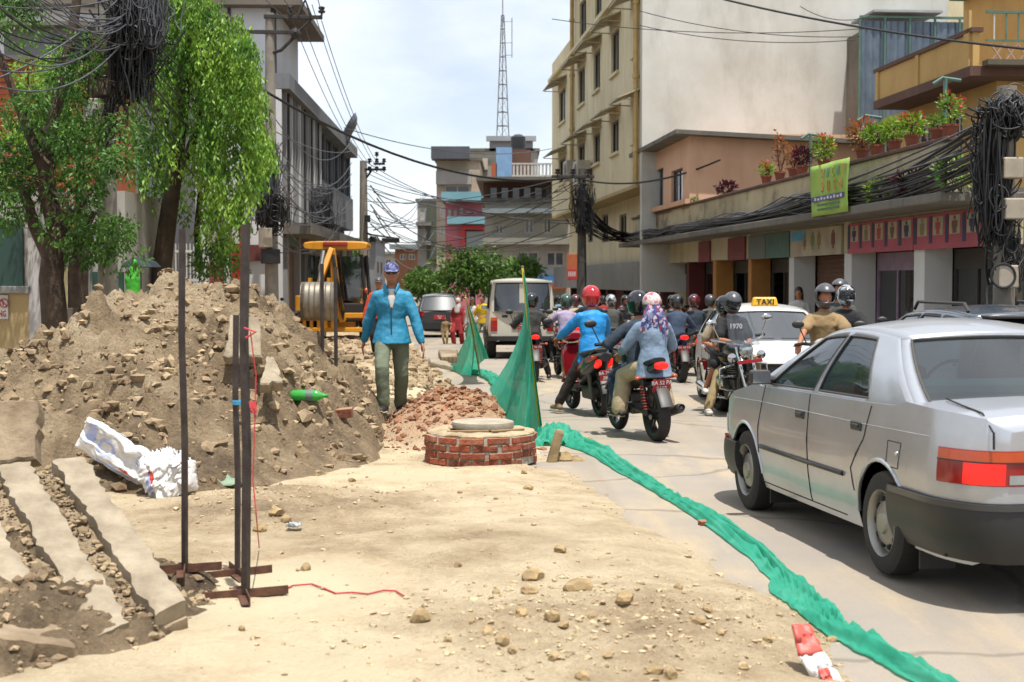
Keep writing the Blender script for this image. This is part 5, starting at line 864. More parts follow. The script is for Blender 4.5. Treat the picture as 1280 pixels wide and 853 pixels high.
class Car:
    def __init__(s, name, label, loc, rz, P, group=None, cat='car'):
        s.P = P; s.t = thing(name, label, cat, loc, rz, group); L_, W = P['L'], P['W']; s.h = L_ / 2; paint = P['paint']; s.paint = paint
        sill, belt = P['sill'], P['belt']; Ra = P['wr'] * 1.2; arches = [(P['fa'], Ra), (P['ra'], Ra)]
        st = list(np.linspace(-s.h + .3, s.h - .3, 40)) + [sg * (s.h - e) for sg in (-1, 1) for e in (0, .008, .025, .05, .08, .12, .17, .23, .3, .37, .45, .55)]
        for yc, r in arches: st += [yc + r * math.cos(a) for a in np.linspace(.03, math.pi - .03, 15)] + [yc - r - .003, yc + r + .003, yc - r + .001, yc + r - .001]
        st = sorted(set(round(y, 4) for y in st)); rows = []
        for y in st:
            zb = sill
            for yc, r in arches:
                if abs(y - yc) < r: zb = max(zb, P['wr'] + math.sqrt(r * r - (y - yc) ** 2) * 1.0)
            e = s.h - abs(y); zt = s.deck(y); zb = min(zb, zt - .05) + max(0, (.10 - e)) * .9
            side = [(s.wx(y, zb + (zt - zb) * k / 9), y, zb + (zt - zb) * k / 9) for k in range(10)]; xt = side[-1][0]
            top = [(xt * u, y, zt + P.get('crown', .035) * (1 - u ** 2)) for u in (.95, .8, .55, .28, 0)]; half = side + top
            rows.append([V(p) for p in half] + [V((-p[0], p[1], p[2])) for p in half[-2::-1]])
        mb = MB(); mb.grid(rows)
        for r in (rows[0], rows[-1]):
            n = len(r); mb.add(r, [(k, k + 1, n - 2 - k, n - 1 - k) for k in range(n // 2)])
        s.body = mb.build('body', paint, s.t, smooth=38)
        mb = MB(); mb.bx(-W + .3, W - .3, -s.h + .18, s.h - .18, sill - .02, sill + .3); [mb.bx(-W + .06, W - .06, y0, y1, sill + .02, sill + .1) for y0, y1 in ((-s.h + .25, P['ra'] - Ra), (P['ra'] + Ra, P['fa'] - Ra), (P['fa'] + Ra, s.h - .25))]; mb.build('underbody', under_m, s.t)
        for yc in (P['fa'], P['ra']):
            for sd in (-1, 1): add_wheel(s.t, (sd * (W - .105), yc, P['wr']), P['wr'], P.get('ww', .175), sd)
            mb = MB(); mb.tube([(-W + .2, yc, P['wr']), (W - .2, yc, P['wr'])], .05, 8); mb.build('axle', under_m, s.t)
        s.house()
    def deck(s, y): return float(np.interp(y, [p[0] for p in s.P['deck']], [p[1] for p in s.P['deck']]))
    def wd(s, y):
        e = s.h - abs(y); rc, dx = s.P.get('rc', (.3, .17)) if y < 0 or 'rcf' not in s.P else s.P['rcf']; W = s.P['W']; b = .02 * (abs(y) / s.h) ** 2
        return W - b - (dx * (1 - math.sqrt(max(0, 1 - ((rc - e) / rc) ** 2))) if e < rc else 0)
    def wx(s, y, z): q = (z - s.P['sill']) / (s.P['belt'] - s.P['sill']); return s.wd(y) * float(np.interp(q, [-.3, 0, .12, .35, .6, .66, .85, 1, 1.3], [.9, .935, .965, .992, 1, .995, .98, .962, .93]))
    def pt(s, side, y, z, off=0.0): return V((side * (s.wx(y, z) + off), y, z))
    def seam(s, side, pts, r=.0045, m=None, name='seam', off=.0, n=8):
        p = []
        for (a, b) in zip(pts, pts[1:]): p += [s.pt(side, a[0] + (b[0] - a[0]) * k / n, a[1] + (b[1] - a[1]) * k / n, off) for k in range(n)]
        p.append(s.pt(side, *pts[-1], off)); return MB().tube(p, r, 6).build(name, m or seam_m, s.t, smooth=60)
    def per(s, end, a, z, off=0.0):
        """point at a metres from the centre line round the end of the car"""
        ye = end * s.h; tab = getattr(s, '_tab', {}).get(end)
        if tab is None:
            xs_ = list(np.linspace(0, s.wd(end * s.h), 12)); pts = [(x, s.h) for x in xs_] + [(s.wd(end * (s.h - e)), s.h - e) for e in np.concatenate([np.linspace(.002, .56, 34), np.linspace(.6, 1.6, 12)])]
            d = np.cumsum([0] + [math.dist(p, q) for p, q in zip(pts, pts[1:])]); tab = (d, [p[0] for p in pts], [p[1] for p in pts]); s._tab = {**getattr(s, '_tab', {}), end: tab}
        aa = abs(a); x = np.interp(aa, tab[0], tab[1]); y = np.interp(aa, tab[0], tab[2]); x1 = np.interp(aa + .02, tab[0], tab[1]); y1 = np.interp(aa + .02, tab[0], tab[2]); n = V((-(y1 - y), (x1 - x))).normalized(); n = V((abs(n.x), abs(n.y)))
        k = s.wx(0, z) / s.P['W'] if z < s.P['belt'] else .96
        return V(((x * (1 - (1 - k) * min(1, aa / .5)) + n.x * off) * (1 if a >= 0 else -1), end * (y + n.y * off), z))
    def patch(s, end, a0, a1, z0, z1, off, m, name, nz=3, na=14, parent=None, bulge=0.0, slant=0.0, th=.03):
        rows = []
        for j in range(nz + 1):
            v = j / nz; o = off + bulge * math.sin(math.pi * v); rows.append([s.per(end, (a0 + slant * v * (1 if abs(a0) > abs(a1) else 0)) + ((a1 + slant * v * (0 if abs(a0) > abs(a1) else 1)) - (a0 + slant * v * (1 if abs(a0) > abs(a1) else 0))) * i / na, z0 + (z1 - z0) * v, o) for i in range(na + 1)])
        back = [[s.per(end, a0 + (a1 - a0) * i / na, z, off - th) for i in range(na + 1)] for z in (z1, z0)]
        mb = MB(); mb.grid(rows + back + [rows[0]]); n = na + 1; k = len(rows) + 2
        mb.add([r[0] for r in rows + back], [tuple(range(k))]); mb.add([r[-1] for r in rows + back], [tuple(range(k))])
        return mb.build(name, m, parent or s.t, smooth=45)
    def S(s, side, q, v, off=0.0):
        P = s.P; yb = P['yb'][0] + (P['yb'][1] - P['yb'][0]) * q; yr = P['yr'][0] + (P['yr'][1] - P['yr'][0]) * q; zb = s.deck(yb) - .015
        zr = P['zr'] - .045 * (2 * q - 1) ** 2; xb = s.wx(yb, s.deck(yb)) - .012; xr = P['wr_roof'] - .03 * (2 * q - 1) ** 2
        return V((side * (xb + (xr - xb) * v ** 1.1 + .018 * math.sin(math.pi * v) + off), yb + (yr - yb) * v, zb + (zr - zb) * v))
    def house(s):
        P = s.P; wins = P['wins']; vs_ = [0, .03, .09, .3, .5, .7, .84, .90, .96, 1]; qs = sorted({0, 1, *[w for a in wins for w in a], *np.linspace(0, 1, 25)}); v0, v1 = .09, .90
        inw = lambda q, v: any(a < q < b for a, b in wins) and v0 < v < v1
        for side in (-1, 1):
            mb = MB()
            for i in range(len(qs) - 1):
                for j in range(len(vs_) - 1):
                    if not inw((qs[i] + qs[i + 1]) / 2, (vs_[j] + vs_[j + 1]) / 2): mb.add([s.S(side, qs[i], vs_[j]), s.S(side, qs[i + 1], vs_[j]), s.S(side, qs[i + 1], vs_[j + 1]), s.S(side, qs[i], vs_[j + 1])], [(0, 1, 2, 3)])
            me = mb.build('pillars', s.paint, s.t, smooth=40, solid=.012)
            b = bmesh.new(); b.from_mesh(me.data); bmesh.ops.remove_doubles(b, verts=b.verts, dist=.0005); b.to_mesh(me.data); b.free()
            for a, b_ in wins:
                mb = MB(); mb.grid([[s.S(side, a + (b_ - a) * i / 8, v0 + (v1 - v0) * j / 8, -.004) for i in range(9)] for j in range(9)]); w = mb.build('side_window', P.get('glass', car_glass), s.t, smooth=180)
                loop = [s.S(side, a + (b_ - a) * i / 8, v0, .003) for i in range(9)] + [s.S(side, b_, v0 + (v1 - v0) * j / 8, .003) for j in range(1, 9)] + [s.S(side, b_ + (a - b_) * i / 8, v1, .003) for i in range(1, 9)] + [s.S(side, a, v1 + (v0 - v1) * j / 8, .003) for j in range(1, 9)]
                MB().tube(loop, .008, 6).build('window_seal', blackp, w)
        for q, nm, bl in ((0, 'windscreen', .13), (1, 'rear_window', -.11)):
            f = lambda u, v, off=0: (lambda l, r: V((l.x + (r.x - l.x) * (u + 1) / 2, l.y + bl * (1 - u * u) * (1 - .45 * v) + (off if bl > 0 else -off), l.z + .03 * (1 - u * u) * v)))(s.S(-1, q, v), s.S(1, q, v))
            us = [-1, -.95, -.9] + list(np.linspace(-.8, .8, 9)) + [.9, .95, 1]; mb = MB()
            for i in range(len(us) - 1):
                for j in range(len(vs_) - 1):
                    if not (abs((us[i] + us[i + 1]) / 2) < .9 and .03 < (vs_[j] + vs_[j + 1]) / 2 < .96): mb.add([f(us[i], vs_[j]), f(us[i + 1], vs_[j]), f(us[i + 1], vs_[j + 1]), f(us[i], vs_[j + 1])], [(0, 1, 2, 3)])
            sf_ = mb.build('screen_frame', s.paint, s.t, smooth=60, solid=.01); b = bmesh.new(); b.from_mesh(sf_.data); bmesh.ops.remove_doubles(b, verts=b.verts, dist=.0005); b.to_mesh(sf_.data); b.free()
            mb = MB(); mb.grid([[f(-.9 + 1.8 * i / 10, .03 + .93 * j / 8, -.003) for i in range(11)] for j in range(9)]); w = mb.build(nm, P.get('glass', car_glass), s.t, smooth=180)
            lp_ = [f(-.9 + 1.8 * i / 10, .03, .004) for i in range(11)] + [f(.9, .03 + .93 * j / 6, .004) for j in range(1, 7)] + [f(.9 - 1.8 * i / 10, .96, .004) for i in range(1, 11)] + [f(-.9, .96 - .93 * j / 6, .004) for j in range(1, 7)]
            MB().tube(lp_, .011, 6).build('window_seal', blackp, w)
        rows = []
        for i in range(15):
            q = i / 14; l = s.S(-1, q, 1); r = s.S(1, q, 1); rows.append([V((l.x + (r.x - l.x) * k / 12, l.y + (.13 * .55 * (1 - q) - .11 * .55 * q) * (1 - (k / 6 - 1) ** 2), l.z + (.035 * math.sin(math.pi * min(1, q * 1.0 + 0)) + .03) * (1 - (k / 6 - 1) ** 2))) for k in range(13)])
        MB().grid(rows).build('roof', s.paint, s.t, smooth=60, solid=.012)
        # seats and dashboard seen through the glass
        W = P['W']; ym = (P['yb'][0] + P['yb'][1]) / 2; bz = P['belt']
        for sx in (-.36, .36):
            mb = MB(); mb.box((sx, ym + .05, bz - .12), (.46, .12, .62), M.Rotation(.22, 4, 'X')); mb.box((sx, ym + .3, bz - .42), (.46, .5, .14)); mb.build('seat', seat_m, s.t, bev=.05); mb = MB(); mb.box((sx, ym - .03, bz + .26), (.24, .08, .17), M.Rotation(.2, 4, 'X')); mb.build('headrest', seat_m, s.t, bev=.03)
        mb = MB(); mb.box((0, ym - .82, bz - .12), (W * 1.5, .14, .55), M.Rotation(.28, 4, 'X')); mb.build('rear_seat', seat_m, s.t, bev=.05); part(s.t, 'dashboard', blackp, (-W * .8, W * .8, P['yb'][0] - .55, P['yb'][0] - .1, bz - .3, bz + .0), bev=.04); part(s.t, 'cabin_floor', under_m, (-W * .85, W * .85, P['yb'][1] + .1, P['yb'][0], P['sill'] + .1, P['sill'] + .2))
        q = MB(); q.T = M.Translation((.36, P['yb'][0] - .62, bz + .02)) @ M.Rotation(-1.1, 4, 'X'); q.tube([(.18 * math.cos(a), .18 * math.sin(a), 0) for a in np.linspace(0, 6.283, 25)], .013, 6); q.build('steering_wheel', blackp, s.t)
    def mirror(s, side, m=None):
        y = s.P['yb'][0] - .32; z = s.deck(y) + .06; b = s.pt(side, y, z - .06, -.02); mb = MB(); mb.box(b + V((side * .09, .02, .07)), (.15, .08, .10)); mb.box(b + V((side * .01, .02, .05)), (.08, .06, .06)); o = mb.build('wing_mirror', m or blackp, s.t, bev=.025); mb = MB(); mb.box(b + V((side * .09, -.024, .07)), (.125, .006, .08)); mb.build('mirror_glass', chrome, o)
    def handle(s, side, y, z, m=None): mb = MB(); mb.box(s.pt(side, y, z, .002), (.018, .15, .052)); mb.box(s.pt(side, y, z + .004, .014), (.014, .11, .02)); mb.build('door_handle', m or blackp, s.t, bev=.007)
    def plate(s, end, z, m, txt=('2 5183',), w=.5, h=.11, off=.02):
        p = s.per(end, 0, z, off); o = part(s.t, 'number_plate', m, (-w / 2, w / 2, p.y - .006, p.y + .006, z - h / 2, z + h / 2), bev=.004)
        for k, tx in enumerate(txt): text(tx, h * .8 / len(txt), plate_w, s.t, V((0, p.y + end * .008, z + h * (.0 if len(txt) == 1 else .22 - .45 * k))), basis((-end * 1.0, 0, 0), (0, end, 0)))
silver = mat('silver_paint', '#b2b5ba', '#a6a9ad', rough=.3, metal=.65, scale=1.6, coat=.4, stain='#948c80', stain_amt=.4, stain_scale=(1, 1, 2))
pr, pf = G(1107, 720), G(933, 634); hd = (pf - pr); hd.z = 0; ang = math.atan2(hd.x, hd.y); hd.normalize(); rt = V((hd.y, -hd.x, 0))
cw = .8425; cpos = pr + hd * 1.16 + rt * (cw - .1); cpos = cpos + V((.05, 0, 0)); cpos.z = float(road_z(cpos.y)) - .004
C = Car('silver_sedan', 'dusty silver four door sedan with black bumpers and brake lights on', cpos, -ang, dict(L=4.27, W=cw, sill=.21, belt=.935, wr=.29, fa=1.305, ra=-1.16, paint=silver, deck=[(-2.135, .88), (-2.09, .945), (-1.95, .965), (-1.42, .985), (-1.3, .955), (-.9, .945), (0, .935), (1.0, .92), (1.1, .935), (1.6, .85), (1.95, .74), (2.09, .66), (2.135, .56)], yb=(1.12, -1.52), yr=(.34, -.78), zr=1.345, wr_roof=.575, wins=[(.085, .425), (.46, .775)], rc=(.42, .24), rcf=(.55, .30)))
C.t.rotation_euler = (R(-.69), 0, -ang)
for sd in (-1, 1):
    C.seam(sd, [(.98, .25), (.99, .6), (.90, .93)]); C.seam(sd, [(-.02, .25), (-.02, .55), (.0, .93)]); C.seam(sd, [(-.78, .42), (-.74, .55), (-.92, .74), (-.98, .93)]); C.seam(sd, [(.98, .25), (-.6, .25)])
    C.seam(sd, [(1.6, .80), (.9, .815), (-.9, .82), (-1.75, .83)], .003, silver, 'crease', .001); C.seam(sd, [(.94, .50), (-.62, .50)], .016, blackp, 'rub_strip', .003); C.handle(sd, .14, .79); C.handle(sd, -.80, .80); C.mirror(sd)
    C.patch(-1, sd * .40, sd * .98, .615, .79, .008, red_lens, 'tail_light', slant=-.0, na=18); C.patch(-1, sd * .40, sd * .97, .735, .785, .014, orange_l, 'amber_lens', na=16); C.patch(-1, sd * .60, sd * .80, .622, .725, .015, red_lit, 'brake_light', na=8); C.patch(-1, sd * .40, sd * .58, .625, .67, .014, clear_l, 'reverse_light', na=8); C.patch(-1, sd * .4, sd * .975, .728, .735, .016, blackp, 'lens_divider', na=14)
    C.patch(1, sd * .42, sd * .98, .52, .66, .01, clear_l, 'headlight', na=14); C.patch(1, sd * .86, sd * 1.02, .45, .50, .03, orange_l, 'indicator', na=6)
    # wheel arch lips
    for yc in (1.305, -1.16): MB().tube([C.pt(sd, yc + .352 * math.cos(a), .29 + .352 * math.sin(a), -.004) for a in np.linspace(.05, math.pi - .05, 18)], .014, 6).build('arch_lip', silver, C.t, smooth=60)
C.patch(-1, -1.55, 1.55, .23, .53, .014, mat('bumper_black', '#171717', '#1f1e1c', rough=.42, scale=5), 'rear_bumper', nz=6, na=40, bulge=.014); C.patch(-1, -1.5, 1.5, .495, .525, .032, mat('bumper_ridge', '#3a3a3a', rough=.3), 'bumper_ridge', nz=3, na=40); C.patch(1, -1.35, 1.35, .22, .48, .03, blackp, 'front_bumper', nz=6, na=40, bulge=.02); C.patch(1, -.4, .4, .53, .64, .01, blackp, 'grille')
C.seam(-1, [(-1.25, .62), (-1.25, .76)], .003); C.seam(-1, [(-1.25, .76), (-1.42, .76)], .003); C.seam(-1, [(-1.42, .76), (-1.40, .62)], .003); C.seam(-1, [(-1.40, .62), (-1.25, .62)], .003); MB().ell(C.pt(-1, -1.38, .70, .002), .014, 10, 6).build('fuel_lock', chrome, C.t, smooth=40)
for sd in (-1, 1):      # boot lid gap and rear mud flaps
    pts = [V((sd * .62, -1.53, C.deck(-1.53) + .026)), V((sd * .655, -1.8, C.deck(-1.8) + .018)), V((sd * .66, -2.02, C.deck(-2.02) + .014)), V((sd * .66, -2.13, .885))]; MB().tube(pts, .005, 5).build('boot_seam', seam_m, C.t); MB().tube([V((sd * .66, -2.14, .885)), V((sd * .66, -2.142, .80))], .006, 5).build('boot_seam', seam_m, C.t)
    part(C.t, 'mud_flap', blackp, (sd * .66 - .1, sd * .66 + .1, -1.53, -1.515, .1, .4)); part(C.t, 'mud_flap', blackp, (sd * .66 - .1, sd * .66 + .1, .93, .945, .1, .4))
C.plate(-1, .70, plate_red, ('BA 9 CHA', '4127'), .44, .16)
# taxi facing the camera
whitep = mat('white_car_paint', '#c2c2be', '#b6b6b2', rough=.3, coat=.5, scale=1, stain='#8d8678', stain_amt=.25, stain_scale=(1, 1, 2)); tg = glass('taxi_glass', (.5, .58, .6), .12, .5)
tx = V((3.62, 20.4, float(road_z(20.4))))
X_ = Car('taxi', 'white hatchback taxi with yellow roof sign waiting behind the cruiser bike', tx, math.pi, dict(L=3.65, W=.80, sill=.2, belt=.93, wr=.28, fa=1.16, ra=-1.16, paint=whitep, deck=[(-1.825, .85), (-1.7, .95), (-1.3, .96), (0, .94), (.9, .93), (1.0, .95), (1.45, .88), (1.7, .78), (1.78, .70), (1.825, .55)], yb=(1.08, -1.68), yr=(.30, -1.25), zr=1.38, wr_roof=.57, wins=[(.08, .38), (.42, .70), (.74, .88)], glass=tg))
for sd in (-1, 1):
    X_.seam(sd, [(.95, .25), (.95, .6), (.88, .93)]); X_.seam(sd, [(0, .25), (0, .93)]); X_.seam(sd, [(-.75, .4), (-.8, .93)]); X_.handle(sd, .12, .8, whitep); X_.handle(sd, -.7, .8, whitep); X_.mirror(sd, whitep); X_.patch(1, sd * .42, sd * .95, .56, .72, .012, clear_l, 'headlight'); X_.patch(-1, sd * .5, sd * .85, .6, .85, .01, red_lens, 'tail_light')
X_.patch(1, -.42, .42, .56, .68, .012, blackp, 'grille'); X_.patch(1, -.40, .40, .67, .69, .02, chrome, 'grille_bar'); X_.patch(1, -1.2, 1.2, .22, .50, .03, whitep, 'front_bumper', nz=5, na=30, bulge=.02); X_.patch(1, -.5, .5, .27, .38, .06, blackp, 'air_intake'); X_.patch(1, -.45, .45, .51, .535, .055, mat('blue_strip', '#3f86ad', rough=.4), 'blue_strip'); X_.plate(1, .44, mat('plate_black', '#1c1c1e', rough=.5), ('BA 1 JA 6842',), .42, .1, .07)
MB().lathe([(.001, 0), (.05, .002), (.065, 0), (.055, -.004)], 20, 'Y', (0, 1.86, .62)).build('badge', chrome, X_.t)
yl = mat('taxi_yellow', '#d9a318', '#cc9512', rough=.4); sg = MB(); sg.box((0, .0, 1.475), (.38, .16, .13), None, (.86, .7)); ts_ = sg.build('taxi_sign', yl, X_.t, bev=.025); text('TAXI', .115, seam_m, X_.t, V((0, .079, 1.47)), basis((-1, 0, 0), (0, 1, .13))); [part(X_.t, 'wiper', blackp, (x - .28, x + .22, 1.13, 1.15, .99, 1.0)) for x in (-.25, .35)]
for k in range(3): X_.seam(1, [(-.2 - k * .16, .62), (-.3 - k * .16, .62)], .02, seam_m, 'side_lettering', .002)
# boxy white off-roader seen from behind
off_w = mat('offroader_white', '#b9b4a6', '#aca798', rough=.4, coat=.3, scale=1); dgl = glass('dark_glass', (.2, .22, .22), .06, .35)
lp_ = V((.17, 37.6, float(road_z(37.6))))
O = Car('white_offroader', 'white boxy off-roader with red plate seen from behind', lp_, R(2), dict(L=4.6, W=.86, sill=.48, belt=1.2, wr=.38, ww=.24, fa=1.45, ra=-1.4, paint=off_w, rc=(.12, .06), deck=[(-2.3, 1.2), (-1, 1.2), (.6, 1.19), (.8, 1.18), (2.1, 1.12), (2.3, 1.0)], yb=(.9, -2.29), yr=(.5, -2.22), zr=1.97, wr_roof=.74, wins=[(.06, .30), (.33, .56), (.60, .95)], glass=dgl, crown=.02), cat='car')
for sd in (-1, 1): O.patch(-1, sd * .62, sd * .78, .72, .98, .02, red_lens, 'tail_light', na=5); O.patch(-1, sd * .62, sd * .78, .98, 1.06, .02, orange_l, 'indicator', na=5); O.mirror(sd)
O.patch(-1, -.95, .95, .48, .60, .12, blackp, 'rear_bumper', nz=3, na=20); O.plate(-1, .88, plate_red, ('BA 4 CHA', '1526'), .5, .2); part(O.t, 'door_post', off_w, (-.07, .07, -2.36, -2.3, 1.2, 1.9)); part(O.t, 'door_seam', seam_m, (-.09, -.08, -2.315, -2.30, .62, 1.9)); part(O.t, 'door_handle', blackp, (-.2, -.12, -2.34, -2.3, 1.02, 1.06)); part(O.t, 'roof_trim', off_w, (-.74, .74, -2.4, -2.2, 1.93, 1.975)); part(O.t, 'logo_patch', blackp, (-.5, -.36, -2.312, -2.3, 1.06, 1.12))
# dark SUVs
darkp = mat('dark_car_paint', '#2c3036', '#24282d', rough=.3, coat=.5, scale=1, dust=('#8a8070', .3)); greyp = mat('slate_car_paint', '#6b7480', '#5d6671', rough=.3, metal=.4, coat=.4)
suvP = lambda p: dict(L=4.4, W=.88, sill=.28, belt=1.05, wr=.35, ww=.22, fa=1.35, ra=-1.3, paint=p, deck=[(-2.2, .98), (-2.1, 1.06), (-1, 1.07), (.8, 1.05), (1.0, 1.08), (1.6, 1.02), (2.0, .9), (2.2, .7)], yb=(1.15, -2.1), yr=(.4, -1.75), zr=1.62, wr_roof=.64, wins=[(.07, .35), (.39, .66), (.70, .9)], glass=dgl)
D = Car('dark_suv', 'dark sport utility car standing far beyond the walkers in the traffic', V((-2.85, 56.0, float(road_z(56)))), R(3), suvP(darkp))
for sd in (-1, 1): D.patch(-1, sd * .6, sd * .95, .85, 1.02, .015, red_lens, 'tail_light'); D.mirror(sd, darkp)
D.patch(-1, -1.0, 1.0, .35, .6, .04, blackp, 'rear_bumper', na=24); D.plate(-1, .8, plate_red, ('BA 12', '308'), .44, .16)
sp = suvP(mat('steel_blue_paint', '#4a525c', '#414953', rough=.25, metal=.3, coat=.6)); sp.update(L=3.8, zr=1.40, belt=.98, wr=.3, fa=1.2, ra=-1.15, sill=.22, yb=(1.0, -1.85), yr=(.3, -1.45), deck=[(-1.9, .92), (-1.8, .99), (-.6, .99), (.7, .97), (.85, 1.0), (1.4, .93), (1.75, .8), (1.9, .6)])
def roof_rails(c, z, y0, y1, x):
    for sd in (-1, 1): MB().tube([(sd * x, y0, z - .03), (sd * x, y0 - .1, z + .05), (sd * x, y1 + .1, z + .05), (sd * x, y1, z - .03)], .018, 6).build('roof_rail', blackp, c.t, smooth=40)
D = Car('roof_rail_hatchback', 'dark blue grey hatchback with roof rails beyond the silver sedan', V((4.98, 15.4, float(road_z(15.4)))), R(4), sp); roof_rails(D, 1.44, .2, -1.3, .56)
for sd in (-1, 1): D.patch(-1, sd * .55, sd * .9, .7, .95, .012, red_lens, 'tail_light')
D.patch(-1, -.9, .9, .3, .55, .04, blackp, 'rear_bumper', na=24)
part(D.t, 'spoiler', blackp, (-.5, .5, -1.66, -1.42, 1.35, 1.38), bev=.01)
D = Car('slate_hatchback', 'slate grey hatchback parked before the cable pole by the shops', V((6.55, 18.6, float(road_z(18.6)))), R(5), dict(sp, paint=greyp, zr=1.38))

# ================================================================== two-wheelers (forward is +y)
bike_black = mat('bike_black', '#1b1b1d', '#151517', rough=.3, coat=.4, dust=('#8a7c66', .25)); bike_red = mat('bike_red', '#8c1720', '#7a131b', rough=.25, coat=.6); bike_white = mat('bike_white', '#bdb9ae', '#b0aca1', rough=.3, coat=.4); engine_m = mat('engine_alloy', '#5c5a56', '#4a4844', rough=.5, metal=.7, scale=8); seat_b = mat('seat_vinyl', '#1c1a19', '#161413', rough=.6, bump=.1, bscale=60); bike_blue = mat('bike_blue', '#23406e', '#1c3560', rough=.3, coat=.5)
def bwheel(t, y, r, w, name, spokes=5):
    mb = MB(); mb.lathe([(r * .76, -w / 2), (r * .9, -w * .52), (r * .98, -w * .3), (r, 0), (r * .98, w * .3), (r * .9, w * .52), (r * .76, w / 2)], 32, 'X', (0, y, r), closed=True); o = mb.build(name, tyre_m, t, smooth=45)
    mb = MB(); mb.lathe([(r * .77, -w * .4), (r * .70, -w * .3), (r * .70, w * .3), (r * .77, w * .4)], 28, 'X', (0, y, r), closed=True)
    for k in range(spokes): a = 2 * math.pi * k / spokes + .3; mb.tube([(0, y + .04 * math.cos(a), r + .04 * math.sin(a)), (0, y + r * .72 * math.cos(a), r + r * .72 * math.sin(a))], (.02, .014), 6)
    mb.cyl((-w * .6, y, r), (w * .6, y, r), r * .2, n=14); mb.build('rim', alloy if spokes > 5 else bike_black, o, smooth=40)
def loft(mb, secs, n=14):
    """secs: (y, z centre, half width, half height [, squareness])"""
    rows = []
    for sc in secs:
        y, z, a, b = sc[:4]; e = sc[4] if len(sc) > 4 else 2.4; r = []
        for k in range(n): q = 2 * math.pi * k / n; c, s_ = math.cos(q), math.sin(q); r.append((a * abs(c) ** (2 / e) * (1 if c >= 0 else -1), y, z + b * abs(s_) ** (2 / e) * (1 if s_ >= 0 else -1)))
        rows.append(r)
    mb.grid(rows, close=True); k = len(rows); mb.add(rows[0], [tuple(range(n))]); mb.add(rows[-1], [tuple(range(n))]); return mb
def rplate(t, p, tilt, w=.2, h=.14, txt=('BA 88 PA', '5183'), ny=-1):
    mb = MB(); Tm = M.Translation(p) @ M.Rotation(tilt, 4, 'X'); mb.T = Tm; mb.box((0, 0, 0), (w, .006, h)); o = mb.build('number_plate', plate_red, t, bev=.004)
    for k, tx in enumerate(txt): text(tx, h * .42, plate_w, t, Tm @ V((0, ny * .005, h * (.22 - .45 * k))), Tm.to_3x3().to_4x4() @ basis((-ny, 0, 0), (0, ny, 0)))
